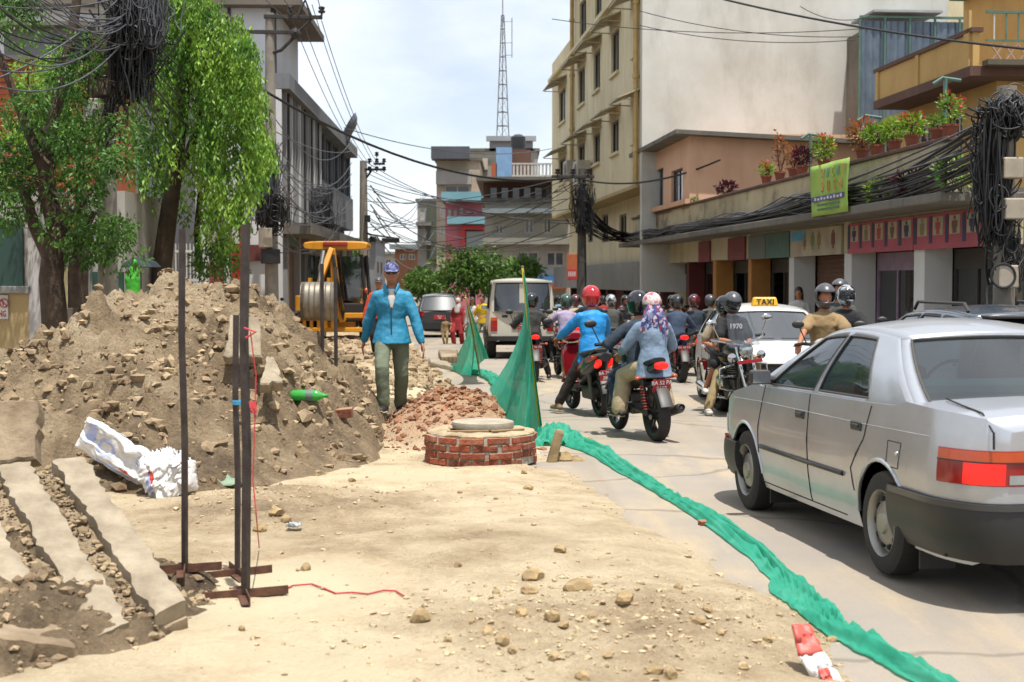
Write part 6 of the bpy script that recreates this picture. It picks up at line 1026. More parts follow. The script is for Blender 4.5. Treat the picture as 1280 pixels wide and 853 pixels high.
def motorcycle(label, loc, rz, col=bike_black, lean=0, txt=('BA 88 PA', '5183'), group='motorcycles in the queue', cruiser=False, lit=True, name='motorcycle', tank=None):
    t = thing(name, label, 'motorcycle', loc, rz, group); t.rotation_euler = (0, lean, rz); r = .3; fy, ry = .66, -.60
    bwheel(t, fy, r, .09, 'front_wheel', 5); bwheel(t, ry, r, .12, 'rear_wheel', 5); tk = tank or col
    for s_ in (-1, 1):
        MB().tube([(s_ * .09, fy, r), (s_ * .09, fy - .16, .62), (s_ * .09, fy - .27, .92)], [.024, .026, .022], 10).build('fork', chrome if cruiser else engine_m, t, smooth=40); MB().tube([(s_ * .11, ry, r), (s_ * .12, ry + .08, .72)], .028, 10).build('shock_absorber', engine_m if s_ > 0 else blackp, t, smooth=40)
        q = MB(); [q.lathe([(.030, -.008), (.042, 0), (.030, .008)], 12, 'Z', (s_ * (.11 + .01 * k / 9), ry + .005 + .07 * k / 9, .36 + .03 * k)) for k in range(9)]; q.build('spring', mat('spring_red', '#7d2a22', rough=.4) if not cruiser else chrome, t, smooth=40)
        MB().tube([(s_ * .1, ry, r), (s_ * .11, -.05, .36)], .022, 8).build('swing_arm', engine_m, t)
        MB().tube([(s_ * .05, .2, .3), (s_ * .05, .38, .78)], .02, 8).build('down_tube', bike_black, t); MB().tube([(0, .40, .93), (s_ * .30, .36, 1.02), (s_ * .36, .24, 1.03)], [.013, .013, .017], 8).build('handlebar', bike_black if not cruiser else chrome, t, smooth=40); MB().tube([(s_ * .25, .25, 1.03), (s_ * .38, .23, 1.03)], .021, 8).build('grip', seat_b, t)
        q = MB(); q.tube([(s_ * .28, .34, 1.02), (s_ * .36, .36, 1.22)], .007, 6); q.ell((s_ * .38, .36, 1.26), (.075, .022, .045), 14, 8); q.build('mirror', chrome if cruiser else blackp, t, smooth=50); MB().tube([(s_ * .1, -.08, .32), (s_ * .27, -.08, .32)], .014, 8).build('foot_peg', seat_b, t); MB().tube([(s_ * .1, -.38, .42), (s_ * .25, -.38, .42)], .013, 8).build('foot_peg', seat_b, t)
        q = MB(); q.tube([(s_ * .1, ry - .02, .70), (s_ * .19, ry - .04, .70)], .008, 6); q.ell((s_ * .21, ry - .04, .70), (.035, .03, .022), 12, 8); q.build('indicator', orange_l, t, smooth=50)
        q = MB(); loft(q, [(.02, .62, .11, .08), (-.2, .64, .13, .1), (-.45, .70, .11, .07)], 12); q.v = [(p[0] * .4 + s_ * .075, p[1], p[2]) for p in q.v]; q.build('side_panel', col, t, smooth=50)
    q = MB(); q.bx(-.11, .11, -.12, .22, .26, .50); q.cyl((-.15, .02, .36), (.15, .02, .36), .1, n=20); e = q.build('engine', engine_m, t, bev=.02)
    for k in range(7): part(t, 'cooling_fin', engine_m, (-.13, .13, .08, .3, .52 + k * .03, .535 + k * .03), parent=e)
    q = MB(); loft(q, [(.38, .86, .06, .05), (.32, .88, .12, .09), (.16, .88, .145, .12), (-.02, .84, .13, .10), (-.1, .80, .08, .06)], 18); q.build('fuel_tank', tk, t, smooth=60); q = MB(); loft(q, [(-.06, .80, .09, .04), (-.25, .79, .13, .045), (-.5, .83, .12, .045), (-.74, .88, .08, .035)], 16); q.build('seat', seat_b, t, smooth=60)
    q = MB(); loft(q, [(-.42, .75, .1, .05), (-.65, .79, .09, .055), (-.82, .84, .065, .04)], 14); q.build('tail_fairing', col, t, smooth=60); q = MB(); loft(q, [(-.80, .83, .075, .045), (-.85, .83, .07, .04), (-.865, .83, .05, .03)], 14); q.build('tail_light', red_lit if lit else red_lens, t, smooth=60)
    q = MB(); q.tube([(0, ry + .28, r + .28), (0, ry, r + .345), (0, ry - .22, r + .28), (0, ry - .34, r + .1)], [(.07, .012)] * 4, 10, side=(1, 0, 0)); q.build('rear_fender', blackp, t, smooth=60); q = MB(); q.tube([(0, fy + .26, r + .16), (0, fy + .1, r + .31), (0, fy - .12, r + .32), (0, fy - .26, r + .22)], [(.065, .012)] * 4, 10, side=(1, 0, 0)); q.build('front_fender', col if not cruiser else chrome, t, smooth=60)
    rplate(t, (0, -.80 if not cruiser else -.86, .62), .28, txt=txt); q = MB(); q.tube([(.12, .2, .36), (.15, .1, .25), (.15, -.2, .24)], .022, 10); q.capsule([(.15, -.2, .25), (.16, -.55, .30), (.17, -.86, .37)], [.035, .05, .052], 14); q.build('exhaust', engine_m if not cruiser else chrome, t, smooth=60); q = MB(); q.lathe([(.036, -.005), (.03, .02), (.02, .01)], 14, 'Y', (.171, -.915, .385)); q.build('exhaust_tip', under_m, t)
    q = MB(); q.lathe([(.02, -.09), (.075, -.06), (.095, 0), (.085, .012), (.001, .025)], 20, 'Y', (0, .50, .88)); h = q.build('headlight', chrome if cruiser else col, t, smooth=50); q = MB(); q.lathe([(.088, .008), (.07, .03), (.001, .042)], 20, 'Y', (0, .50, .88)); q.build('lens', clear_l, h, smooth=60)
    if cruiser:
        q = MB(); q.grid([[V((.22 * math.sin(a) * (1 - .25 * v), .42 + .12 * math.cos(a) - .14 * v, .93 + .42 * v)) for a in np.linspace(-1.2, 1.2, 13)] for v in np.linspace(0, 1, 8)]); q.build('windshield', glass('clear_shield', (.85, .88, .9), .06, .9), t, smooth=180)
        for s_ in (-1, 1):
            q = MB(); q.lathe([(.01, -.06), (.05, -.04), (.06, 0), (.001, .02)], 16, 'Y', (s_ * .2, .5, .80)); q.build('fog_lamp', chrome, t, smooth=50); q = MB(); q.tube([(s_ * .1, .3, .7), (s_ * .32, .34, .66), (s_ * .34, .34, .42), (s_ * .12, .28, .34)], .016, 8); q.tube([(s_ * .33, .34, .56), (s_ * .12, .3, .55)], .014, 8); q.build('crash_bar', chrome, t, smooth=50); q = MB(); loft(q, [(.16, .47, .06, .09), (.0, .47, .075, .11), (-.14, .45, .05, .09)], 14); q.v = [(p[0] + s_ * .17, p[1], p[2]) for p in q.v]; q.build('engine_cover', chrome, t, smooth=60)
        rplate(t, (0, .6, .74), 0, .34, .045, (), 1)
    return t
def scooter(label, loc, rz, col=bike_red, lean=0, txt=('BA 71 PA', '2846'), group='scooters in the queue', lit=True, name='scooter'):
    t = thing(name, label, 'scooter', loc, rz, group); t.rotation_euler = (0, lean, rz); r = .245; fy, ry = .62, -.55; bwheel(t, fy, r, .095, 'front_wheel', 5); bwheel(t, ry, r, .11, 'rear_wheel', 5)
    q = MB(); loft(q, [(-.1, .52, .14, .16, 3), (-.3, .60, .19, .17, 2.8), (-.55, .68, .20, .15, 2.6), (-.78, .76, .14, .09), (-.86, .79, .07, .05)], 18); q.build('rear_body', bike_black, t, smooth=60); q = MB(); loft(q, [(.02, .80, .10, .04), (-.2, .80, .15, .055), (-.45, .82, .15, .05), (-.72, .88, .09, .035)], 16); q.build('seat', seat_b, t, smooth=60)
    for s_ in (-1, 1):
        q = MB(); loft(q, [(-.12, .58, .1, .06), (-.4, .68, .12, .065), (-.7, .77, .1, .045), (-.82, .80, .05, .025)], 14); q.v = [(p[0] * .55 + s_ * .13, p[1], p[2]) for p in q.v]; q.build('side_panel', col, t, smooth=60); q = MB(); loft(q, [(-.74, .70, .045, .055), (-.82, .72, .04, .05), (-.87, .73, .02, .035)], 12); q.v = [(p[0] + s_ * .085, p[1], p[2]) for p in q.v]; q.build('tail_light', red_lit if lit else red_lens, t, smooth=60)
        q = MB(); q.tube([(0, .40, 1.0), (s_ * .28, .36, 1.02), (s_ * .36, .28, 1.0)], [.02, .02, .019], 8); q.build('handlebar', seat_b, t, smooth=40); q = MB(); q.tube([(s_ * .24, .38, 1.02), (s_ * .32, .42, 1.2)], .007, 6); q.ell((s_ * .34, .42, 1.24), (.07, .022, .045), 14, 8); q.build('mirror', blackp, t, smooth=50); MB().tube([(s_ * .07, fy, r), (s_ * .07, fy - .1, .5)], .022, 8).build('fork', engine_m, t)
        q = MB(); q.ell((s_ * .15, -.80, .80), (.03, .04, .022), 12, 8); q.build('indicator', orange_l, t, smooth=50)
    q = MB(); loft(q, [(.58, .74, .10, .07), (.52, .68, .16, .22, 2.8), (.44, .66, .19, .26, 3), (.38, .64, .17, .24, 3)], 18); q.build('leg_shield', col, t, smooth=60); part(t, 'floor_board', blackp, (-.17, .17, -.12, .42, .30, .37), bev=.03); q = MB(); loft(q, [(.54, .98, .06, .05), (.48, 1.0, .15, .085), (.38, 1.02, .16, .07), (.32, 1.02, .08, .04)], 16); q.build('handlebar_cowl', col, t, smooth=60)
    q = MB(); q.lathe([(.075, 0), (.06, .02), (.001, .03)], 18, 'Y', (0, .535, .99)); q.build('headlight', clear_l, t, smooth=60); q = MB(); q.tube([(0, fy + .22, r + .12), (0, fy + .08, r + .27), (0, fy - .12, r + .27), (0, fy - .24, r + .14)], [(.075, .014)] * 4, 10, side=(1, 0, 0)); q.build('front_fender', col, t, smooth=60); q = MB(); q.tube([(0, ry - .08, r + .34), (0, ry - .26, r + .24), (0, ry - .33, r + .08)], [(.08, .012)] * 3, 10, side=(1, 0, 0)); q.build('rear_fender', blackp, t, smooth=60)
    rplate(t, (0, -.87, .56), .22, txt=txt); q = MB(); q.capsule([(.14, -.25, .28), (.17, -.55, .30), (.17, -.78, .33)], [.03, .05, .05], 12); q.build('exhaust', engine_m, t, smooth=60); part(t, 'engine', engine_m, (-.13, .1, -.55, -.15, .22, .40), bev=.04); MB().tube([(-.12, ry, r), (-.13, ry + .02, .62)], .03, 8).build('shock_absorber', engine_m, t); q = MB(); q.tube([(-.16, -.70, .84), (-.14, -.86, .90), (.14, -.86, .90), (.16, -.70, .84)], .014, 8); q.build('grab_rail', engine_m, t, smooth=40)
    return t
# ================================================================== people
skin_m = mat('skin', '#a06c50', '#935f46', rough=.6, scale=8, spec=.4); skin_l = mat('skin_light', '#a5765a', '#996a50', rough=.6, scale=8); hair_m = mat('hair_black', '#17120f', '#100c0a', rough=.5, bump=.3, bscale=80); hair_br = mat('hair_brown', '#5a3a22', '#3d2617', rough=.5, scale=20, bump=.4, bscale=90)
_tex = bpy.data.textures.new('folds', 'CLOUDS'); _tex.noise_scale = .13; _tex.noise_depth = 2
def fabric(n, c, c2=None, **k): return mat('cloth_' + n, c, c2, rough=k.pop('rough', .85), scale=k.pop('scale', 6), bump=.45, bscale=13, bdist=.03, **k)
def ik(a, b, l1, l2, bend):
    a, b = V(a), V(b); d = b - a; L_ = max(1e-4, min(d.length, (l1 + l2) * .999)); u = d.normalized(); x = (l1 * l1 - l2 * l2 + L_ * L_) / (2 * L_); h = math.sqrt(max(0, l1 * l1 - x * x)); w = V(bend) - u * V(bend).dot(u); w = w.normalized() if w.length > 1e-4 else V((0, 1, 0)); return a + u * x + w * h, a + u * L_
def blob(name, mb, m, parent, vox, folds=0.0, smooth=4):
    o = mb.build(name, m, parent, smooth=180); q = o.modifiers.new('skin', 'REMESH'); q.mode = 'VOXEL'; q.voxel_size = vox; q.use_smooth_shade = True
    if smooth: q = o.modifiers.new('soft', 'SMOOTH'); q.factor = .5; q.iterations = smooth
    if folds: q = o.modifiers.new('folds', 'DISPLACE'); q.texture = _tex; q.strength = folds; q.mid_level = .5; q.texture_coords = 'LOCAL'
    return o
def helmet(t, c, f, u, col, visor=True, band=None, s=1.0):
    r = f.cross(u).normalized(); B = M((( r.x, f.x, u.x, c.x), (r.y, f.y, u.y, c.y), (r.z, f.z, u.z, c.z), (0, 0, 0, 1)))
    P = lambda az, el, k=1.0: (.118 * s * k * math.cos(el) * math.sin(az), .142 * s * k * math.cos(el) * math.cos(az) - .008, .135 * s * k * math.sin(el) + .012 - (.02 if el < -.6 else 0))
    A = [R(a) for a in range(-180, 181, 10)]; E = [R(e) for e in (-62, -50, -38, -26, -14, -2, 10, 22, 34, 48, 62, 76, 89)]; mb = MB(); mb.T = B; vz = MB(); vz.T = B
    for i in range(len(A) - 1):
        for j in range(len(E) - 1):
            a, e = (A[i] + A[i + 1]) / 2, (E[j] + E[j + 1]) / 2; q = [P(A[i], E[j]), P(A[i + 1], E[j]), P(A[i + 1], E[j + 1]), P(A[i], E[j + 1])]
            if abs(a) < R(72) and R(-28) < e < R(24):
                if visor: vz.add([tuple(V(p) * 1.012) for p in q], [(0, 1, 2, 3)])
            else: mb.add(q, [(0, 1, 2, 3)])
    h = mb.build('helmet', col, t, solid=.02)
    for o in [h] + ([vz.build('visor', mat('visor_dark', '#15171a', '#0f1113', rough=.08, coat=.5), h)] if visor else []):
        b = bmesh.new(); b.from_mesh(o.data); bmesh.ops.remove_doubles(b, verts=b.verts, dist=.001); b.to_mesh(o.data); b.free(); o.data.polygons.foreach_set('use_smooth', [True] * len(o.data.polygons))
        q = o.modifiers.new('sub', 'SUBSURF'); q.levels = q.render_levels = 1
    rim = MB(); rim.T = B; rim.tube([P(a, R(-62), 1.01) for a in A], .011, 6); rim.build('helmet_trim', blackp, h, smooth=60); rim = MB(); rim.T = B; rim.tube([P(a, R(26), 1.02) for a in [R(x) for x in range(-75, 76, 10)]], .006, 5); rim.build('visor_rim', blackp, h, smooth=60)
    if band: bm_ = MB(); bm_.T = B; bm_.grid([[tuple(V(P(R(180) + a if False else a, e, 1.015))) for e in [R(x) for x in range(24, 157, 8)]] for a in (R(0) - .14, R(0), R(0) + .14)]) if False else bm_.tube([V((0, P(0, e, 1.01)[1] if e < math.pi / 2 else -P(0, math.pi - e, 1.01)[1], P(0, e if e < math.pi / 2 else math.pi - e, 1.01)[2])) for e in [R(x) for x in range(28, 200, 8)]], [(.022, .004)] * 22, 8, side=(1, 0, 0)); bm_.build('helmet_stripe', band, h, smooth=60)
    return h
def person(label, loc, rz, pel, lean=0.0, hands=None, feet=None, top=None, sleeve='long', pants=None, shorts=False, shoes=None, head='hair', hcol=None, hyaw=0.0, hpitch=0.0, sc=1.0, vox=.016, skin=None, curl=1.2, group=None, elbow=None, wide=1.0, bulk=1.0, name='person', band=None, side_lean=0.0, visor=True, knees=None, hem=.0, hairm=None, fold=.018, twist=0.0):
    """one figure; forward is +y. pel: pelvis centre, hands / feet: [(left), (right)] targets, all in metres for a 1.7 m adult, then scaled by sc"""
    t = thing(name, label, 'person', loc, rz, group); t.scale = (sc, sc, sc); sk = skin or skin_m
    pel = V(pel); u = V((math.sin(side_lean), math.sin(lean) * math.cos(side_lean), math.cos(lean) * math.cos(side_lean))); r0 = V((1, 0, 0)); r = V((math.cos(twist), math.sin(twist), 0)); f = u.cross(r).normalized(); r = f.cross(u).normalized()
    neck = pel + u * .50; wai = pel + u * .17; che = pel + u * .34 + f * .005; shb = pel + u * .445
    hf = (M.Rotation(hyaw, 3, 'Z') @ V((0, math.cos(hpitch), math.sin(hpitch)))); hf = (f * .25 + hf).normalized() if False else hf.normalized(); hu = (V((0, 0, 1)) - hf * hf.z).normalized(); hr = hf.cross(hu)
    hc = neck + u * .085 + V((0, 0, .08)) + hf * .03; body = MB(); topm = MB(); pan = MB()
    body.tube([neck - u * .06, neck + u * .02, hc - hu * .05], [.06, .052, .052], 12); body.ell(hc, (.074, .092, .112), 20, 14, M((hr, hf, hu)).transposed()); body.ell(hc - hu * .06 + hf * .025, (.055, .062, .06), 14, 10, M((hr, hf, hu)).transposed())
    body.capsule([hc + hf * .088 + hu * .01, hc + hf * .108 - hu * .025], [.009, .016], 8); body.capsule([hc + hf * .082 - hu * .062 - hr * .02, hc + hf * .09 - hu * .062, hc + hf * .082 - hu * .062 + hr * .02], [.007, .010, .007], 6)
    for s_ in (-1, 1): body.ell(hc + hr * s_ * .076 - hf * .005, (.012, .022, .034), 8, 6); body.ell(hc + hf * .078 + hr * s_ * .03 + hu * .03, (.024, .012, .010), 8, 6)
    tr = [(.155, .105), (.135, .098), (.162, .115), (.15, .095), (.075, .06)]; tp = [pel - u * .04, wai, che, shb, neck - u * .01]; body.capsule(tp, tr, 16, side=r)
    k = .013 * bulk + .004; topm.tube([pel - u * (.10 + hem), pel + u * .02, wai, che, shb, neck + u * .005], [(tr[0][0] + k + .014 + (.03 if hem else 0), tr[0][1] + k + .016 + (.05 if hem else 0)), (tr[0][0] + k + (.012 if hem else 0), tr[0][1] + k + (.02 if hem else 0))] + [(a + k, b + k) for a, b in tr[1:4]] + [(.08, .072)], 20, side=r); hnd = []
    for i, s_ in enumerate((-1, 1)):
        sh_ = neck - u * .085 + r * s_ * .165; hand = V(hands[i]) if hands else sh_ - V((0, -.02, .56)) + r * s_ * .08; el, wr = ik(sh_, hand, .29, .255, (elbow[i] if elbow else r * s_ * .6 - f * .7 - V((0, 0, .6)))); dr = (wr - el).normalized()
        body.capsule([sh_, sh_.lerp(el, .5), el, el.lerp(wr, .35), wr], [.052, .045, .038, .038, .027], 10); topm.capsule([neck - u * .045 + r * s_ * .04, sh_ - r * s_ * .02], [.05 + k * .2, .052 + k * .35], 12)
        if sleeve == 'long': topm.capsule([sh_, sh_.lerp(el, .5), el, el.lerp(wr, .5), wr - dr * .015], [.05 + k * .5, .05 + k * .8, .044 + k * .8, .041 + k * .7, .034 + k * .45], 12)
        else: topm.capsule([sh_, sh_.lerp(el, .4), sh_.lerp(el, .72)], [.05 + k * .5, .054 + k * .8, .06 + k * .8], 12)
        pn = (f if curl > .6 else -r * s_) ; pn = V((0, 0, -1)) if curl > .6 else -r * s_; pn = (pn - dr * pn.dot(dr)).normalized(); lt_ = dr.cross(pn).normalized()
        body.capsule([wr, wr + dr * .045, wr + dr * .088], [(.026, .018), (.042, .017), (.042, .015)], 12, side=lt_)
        for j in range(4):
            p = wr + dr * (.088 - .004 * abs(j - 1.4)) + lt_ * (j - 1.5) * .0205; d = dr.copy(); ch = [p - d * .02]; ln = (.036, .042, .039, .03)[j] if s_ > 0 else (.03, .039, .042, .036)[j]
            for q in range(3): d = (d * math.cos(curl * .42) + pn * math.sin(curl * .42)).normalized(); pn2 = pn; ch.append(ch[-1] + d * (ln, ln * .75, ln * .6)[q] * (1 if q else 1.4))
            body.capsule(ch, [.0105, .010, .0092, .008], 8)
        d = (dr * .55 + lt_ * (-s_) * .7 + pn * .35).normalized(); b0 = wr + dr * .03 + lt_ * (-s_) * .03; body.capsule([b0, b0 + d * .035, b0 + d * .05 + dr * .025], [.014, .0115, .009], 8); hnd.append(wr)
        hp = pel + r * s_ * .092 - u * .03; ft = V(feet[i]); kn, an = ik(hp, ft + V((0, 0, .075)), .425, .405, (knees[i] if knees else f * 1.0 + r * s_ * .25 + V((0, 0, .15)))); td = V((s_ * .18, 1, 0)) if not knees else V((s_ * .25, 1, 0)); td.normalize()
        body.capsule([hp, hp.lerp(kn, .5), kn, kn.lerp(an, .3), kn.lerp(an, .75), an], [.085, .072, .055, .056, .04, .036], 12); body.capsule([an - V((0, 0, .045)) - td * .05, an - V((0, 0, .045)) + td * .12], [(.034, .028), (.036, .022)], 10, side=V((td.y, -td.x, 0)))
        w = wide
        if shorts: pan.capsule([hp, hp.lerp(kn, .5), hp.lerp(kn, .95)], [.10, .092, .088 * w], 14)
        else: pan.capsule([hp, hp.lerp(kn, .5), kn, kn.lerp(an, .4), kn.lerp(an, .92)], [.094, .088 * (1 + (w - 1) * .4), .072 * w, .068 * w, .064 * w], 14)
        sm = MB(); sn = V((td.y, -td.x, 0)); z0 = an - V((0, 0, .075)); sm.capsule([z0 + V((0, 0, .04)) - td * .055, z0 + V((0, 0, .045)) + td * .03, z0 + V((0, 0, .034)) + td * .15], [(.043, .038), (.047, .044), (.046, .032)], 14, side=sn); sm.capsule([an - V((0, 0, .03)) - td * .02, an + V((0, 0, .012)) - td * .02], [.044, .046], 10)
        so_ = blob('shoe', sm, shoes or blackp, t, .009 if vox < .02 else .014, 0, 2); q = MB(); q.capsule([z0 + V((0, 0, .010)) - td * .06, z0 + V((0, 0, .010)) + td * .155], [(.047, .011), (.049, .011)], 12, side=sn); q.build('sole', mat('sole_pale', '#a8a49a', '#98948a', rough=.8), so_, smooth=60)
    pan.capsule([pel - u * .06, pel + u * .09], [(tr[0][0] + .012, tr[0][1] + .014), (.150, .112)], 18, side=r); fine = vox < .012
    blob('body', body, sk, t, vox if fine else vox * .85, 0, 2); blob('top', topm, top, t, max(vox, .011), fold, 4); blob('trousers' if not shorts else 'shorts', pan, pants, t, max(vox, .011), fold * .9, 4)
    if head == 'helmet': helmet(t, hc + hu * .02, hf, hu, hcol, visor, band)
    else:
        B = M((hr, hf, hu)).transposed(); q = MB()
        if head == 'hair': q.ell(hc + hu * .022 - hf * .012, (.082, .098, .108), 18, 10, B, v0=-20); q.ell(hc - hf * .035 - hu * .01, (.078, .07, .09), 14, 10, B); blob('hair', q, hairm or hair_m, t, .012, .01, 2)
        elif head == 'long': q.ell(hc + hu * .02 - hf * .012, (.084, .1, .11), 18, 10, B, v0=-20); q.capsule([hc - hf * .05, hc - hf * .085 - hu * .15, hc - hf * .10 - hu * .36], [(.085, .06), (.095, .05), (.07, .03)], 14, side=hr); blob('hair', q, hairm or hair_m, t, .012, .015, 2)
        elif head == 'cap':
            q.ell(hc - hf * .035 - hu * .01, (.077, .066, .08), 14, 10, B); blob('hair', q, hair_m, t, .012, .006, 2); q = MB(); q.ell(hc + hu * .045, (.084, .102, .082), 22, 8, B, v0=-8); c_ = q.build('cap', hcol, t, smooth=60); q = MB(); q.capsule([hc + hu * .042 + hf * .07, hc + hu * .03 + hf * .15], [(.078, .008), (.062, .006)], 16, side=hr); q.build('cap_brim', hcol, c_, smooth=60)
        elif head == 'scarf': q.ell(hc + hu * .012 - hf * .012, (.09, .104, .118), 18, 12, B); q.capsule([hc - hu * .09 - hf * .01, hc - hu * .2, hc - hu * .36 + hf * .07], [(.085, .085), (.12, .11), (.10, .05)], 16, side=hr); o = blob('head_scarf', q, hcol, t, .012, .015, 2); f_ = MB(); f_.ell(hc + hf * .052 - hu * .005, (.058, .06, .082), 14, 10, B); f_.capsule([hc + hf * .105 + hu * .01, hc + hf * .122 - hu * .022], [.008, .014], 8); blob('face', f_, sk, t, .008, 0, 2)
    t['hc'] = tuple(hc); t['hf'] = tuple(hf); t['hu'] = tuple(hu); return t, dict(hc=hc, hf=hf, hu=hu, hr=hr, u=u, f=f, r=r, pel=pel, neck=neck, che=che)
SEAT = dict(pel=(0, -.22, .90)); GRIP = [(-.31, .22, 1.06), (.31, .22, 1.06)]; PEGS = [(-.23, -.02, .30), (.23, -.02, .30)]; GROUND = [(-.30, .0, 0), (.30, .0, 0)]
white_shoe = mat('white_shoe', '#b9b5ad', '#aaa69d', rough=.6); brown_shoe = mat('brown_shoe', '#7d6a4c', '#6a5940', rough=.7); dark_shoe = mat('dark_shoe', '#231f1c', rough=.6)
hel_black = mat('helmet_black', '#17181a', '#121315', rough=.12, coat=.6); hel_red = mat('helmet_red', '#a8141a', '#961116', rough=.15, coat=.6); hel_grey = mat('helmet_grey', '#46474a', '#3a3b3e', rough=.35, coat=.3); hel_maroon = mat('helmet_maroon', '#5a1a20', '#1d1a1c', rough=.15, scale=9, coat=.6, lo=.45, hi=.55); hel_bw = mat('helmet_silver', '#9a9ca0', '#1d1e20', rough=.2, scale=14, coat=.6, lo=.47, hi=.53); hel_green = mat('helmet_dark_green', '#1f2d2a', '#2f4a40', rough=.2, scale=8, coat=.5)
den = fabric('denim_pale', '#76889c', '#64768a'); navy = fabric('navy', '#26323f', '#1f2a35'); khaki = fabric('khaki', '#8b7350', '#7d6746', spots=None); creamc = fabric('cream', '#a8977a', '#97866a'); blackc = fabric('black', '#17181a', '#101113'); jeans = fabric('jeans', '#2e3c55', '#253148'); greyj = fabric('grey', '#4a4b47', '#3c3d3a'); olive = fabric('olive', '#6c7360', '#5c634f'); beige_c = fabric('beige', '#95825c', '#86734f'); lilac = fabric('lilac', '#9d90a8', '#8d8098'); whitec = fabric('white', '#b3b1ab', '#a29f99'); tealj = fabric('blue_jacket', '#237d9d', '#1c6f8f', rough=.6); cyanj = fabric('cyan_jacket', '#1283c4', '#0e74b0', rough=.6); redc = fabric('red', '#8d2024', '#7a1b1f'); orangec = fabric('orange_vest', '#c2411f', '#b03819'); yellowc = fabric('yellow', '#c2a21f', '#b3931a'); skinb = skin_m
puff = fabric('puffer', '#33332f', '#282825')
# --- walking man in the blue jacket
wp = TG(493, 519); zg = wp.z; fw = V((0, -1))
mp_, K = person('man walking in blue zip jacket, olive cargo trousers, patterned cap and sunglasses', wp + V((-.03, .05, 0)), math.pi + R(4), (0, .02, .885), .03, hands=[(-.33, .13, .78), (.33, -.16, .72)], feet=[(-.09, -.20, .0), (.085, .22, .035)], top=tealj, pants=olive, shoes=dark_shoe, head='cap', hcol=mat('cap_print', '#2c2f55', '#6a6f96', rough=.8, scale=26, lo=.48, hi=.54), hpitch=-.08, vox=.008, curl=.45, hem=.008, bulk=1.4, fold=.024, wide=1.12, elbow=[V((-.5, -.8, .2)), V((.5, -.8, .2))], knees=[V((-.1, 1, .1)), V((.1, 1, .1))])
hc, hf, hu, hr, f, u, r = (K[k] for k in ('hc', 'hf', 'hu', 'hr', 'f', 'u', 'r'))
q = MB(); 
for s_ in (-1, 1): q.ell(hc + hf * .086 + hr * s_ * .034 + hu * .018, (.03, .012, .022), 14, 8, M((hr, hf, hu)).transposed()); q.tube([hc + hf * .08 + hr * s_ * .06 + hu * .024, hc + hr * s_ * .08 + hu * .02], .004, 5)
q.tube([hc + hf * .096 - hr * .01 + hu * .022, hc + hf * .096 + hr * .01 + hu * .022], .004, 5); q.build('sunglasses', mat('sun_lens', '#111214', rough=.1), mp_, smooth=60)
q = MB(); q.capsule([K['neck'] + f * .085 - u * .015, K['neck'] + f * .122 - u * .10, K['neck'] + f * .142 - u * .21], [(.05, .012), (.04, .012), (.012, .01)], 12, side=r); q.build('shirt', mat('tee_white', '#b9b4ae', '#a8a39d', rough=.9), mp_, smooth=60); q = MB(); q.tube([K['neck'] + f * .15 - u * .2, K['neck'] + f * .158 - u * .34, K['neck'] + f * .155 - u * .52], .006, 6); q.build('zip', mat('zip_dark', '#12445f', rough=.5), mp_)
for s_ in (-1, 1): q = MB(); q.capsule([K['neck'] + r * s_ * .075 - f * .03 + u * .03, K['neck'] + r * s_ * .07 + f * .05 + u * .02, K['neck'] + r * s_ * .04 + f * .11 - u * .05], [(.014, .03)] * 3, 10, side=f.cross(u)); q.build('collar', tealj, mp_, smooth=60)
# --- woman and man on the motorcycle
def at(px, py): p = G(px, py); return p
def place_bike(kind, label, px, py, rz, **k):
    """px,py: where the rear wheel meets the road"""
    p = at(px, py); d = V((-math.sin(rz), math.cos(rz), 0)); off = .60 if kind is motorcycle else .55; c = p + d * off; c.z = float(road_z(c.y)) - .004; return kind(label, c, rz, **k), c
b1, c1 = place_bike(motorcycle, 'black and white commuter motorcycle carrying a man and a woman', 822, 551, R(15), txt=('BA 52 PA', '5183'), lean=R(-3))
person('motorcycle driver in navy jacket and black helmet, one foot on the peg', c1, R(15), (0, -.12, .83), .22, GRIP, [(-.25, .02, .26), (.25, .02, .28)], navy, pants=jeans, shoes=dark_shoe, head='helmet', hcol=hel_black, vox=.014, bulk=1.6, curl=1.5, sc=.98)
w_, K = person('woman pillion in pale denim jacket and cream trousers with printed scarf', c1, R(15), (0, -.50, .88), .10, [(-.26, -.1, .98), (.26, -.1, .98)], [(-.30, -.18, .25), (.27, -.22, .30)], den, pants=creamc, shoes=dark_shoe, head='long', hairm=hair_br, hyaw=R(-12), vox=.012, bulk=1.5, wide=1.5, hem=.07, fold=.024, skin=skin_l, sc=.95)
hc, hf, hu, hr = (K[k] for k in ('hc', 'hf', 'hu', 'hr'))
q = MB(); q.ell(hc + hu * .03 - hf * .005, (.112, .128, .118), 24, 10, M((hr, hf, hu)).transposed(), v0=-12); q.build('helmet', mat('helmet_floral', '#c0b4b0', '#a3474f', rough=.25, scale=9, coat=.4, lo=.52, hi=.6), w_, smooth=60); q = MB()
for k in range(9):
    a = (k - 4) * .018; q.tube([hc - hf * .11 + hu * .02 + hr * a * .6, hc - hf * .15 - hu * .08 + hr * a * 1.3, hc - hf * .17 - hu * .2 + hr * (a * 1.9 + .01 * (-1) ** k), hc - hf * .165 - hu * (.30 + .03 * (k % 3)) + hr * a * 2.1], [(.014, .006), (.02, .008), (.018, .006), (.01, .004)], 8, side=hr)
q.build('scarf', mat('scarf_print', '#27366f', '#8d2a35', rough=.7, scale=18, lo=.5, hi=.6, spots=(30, '#b9b6bd', .8)), w_, smooth=60)
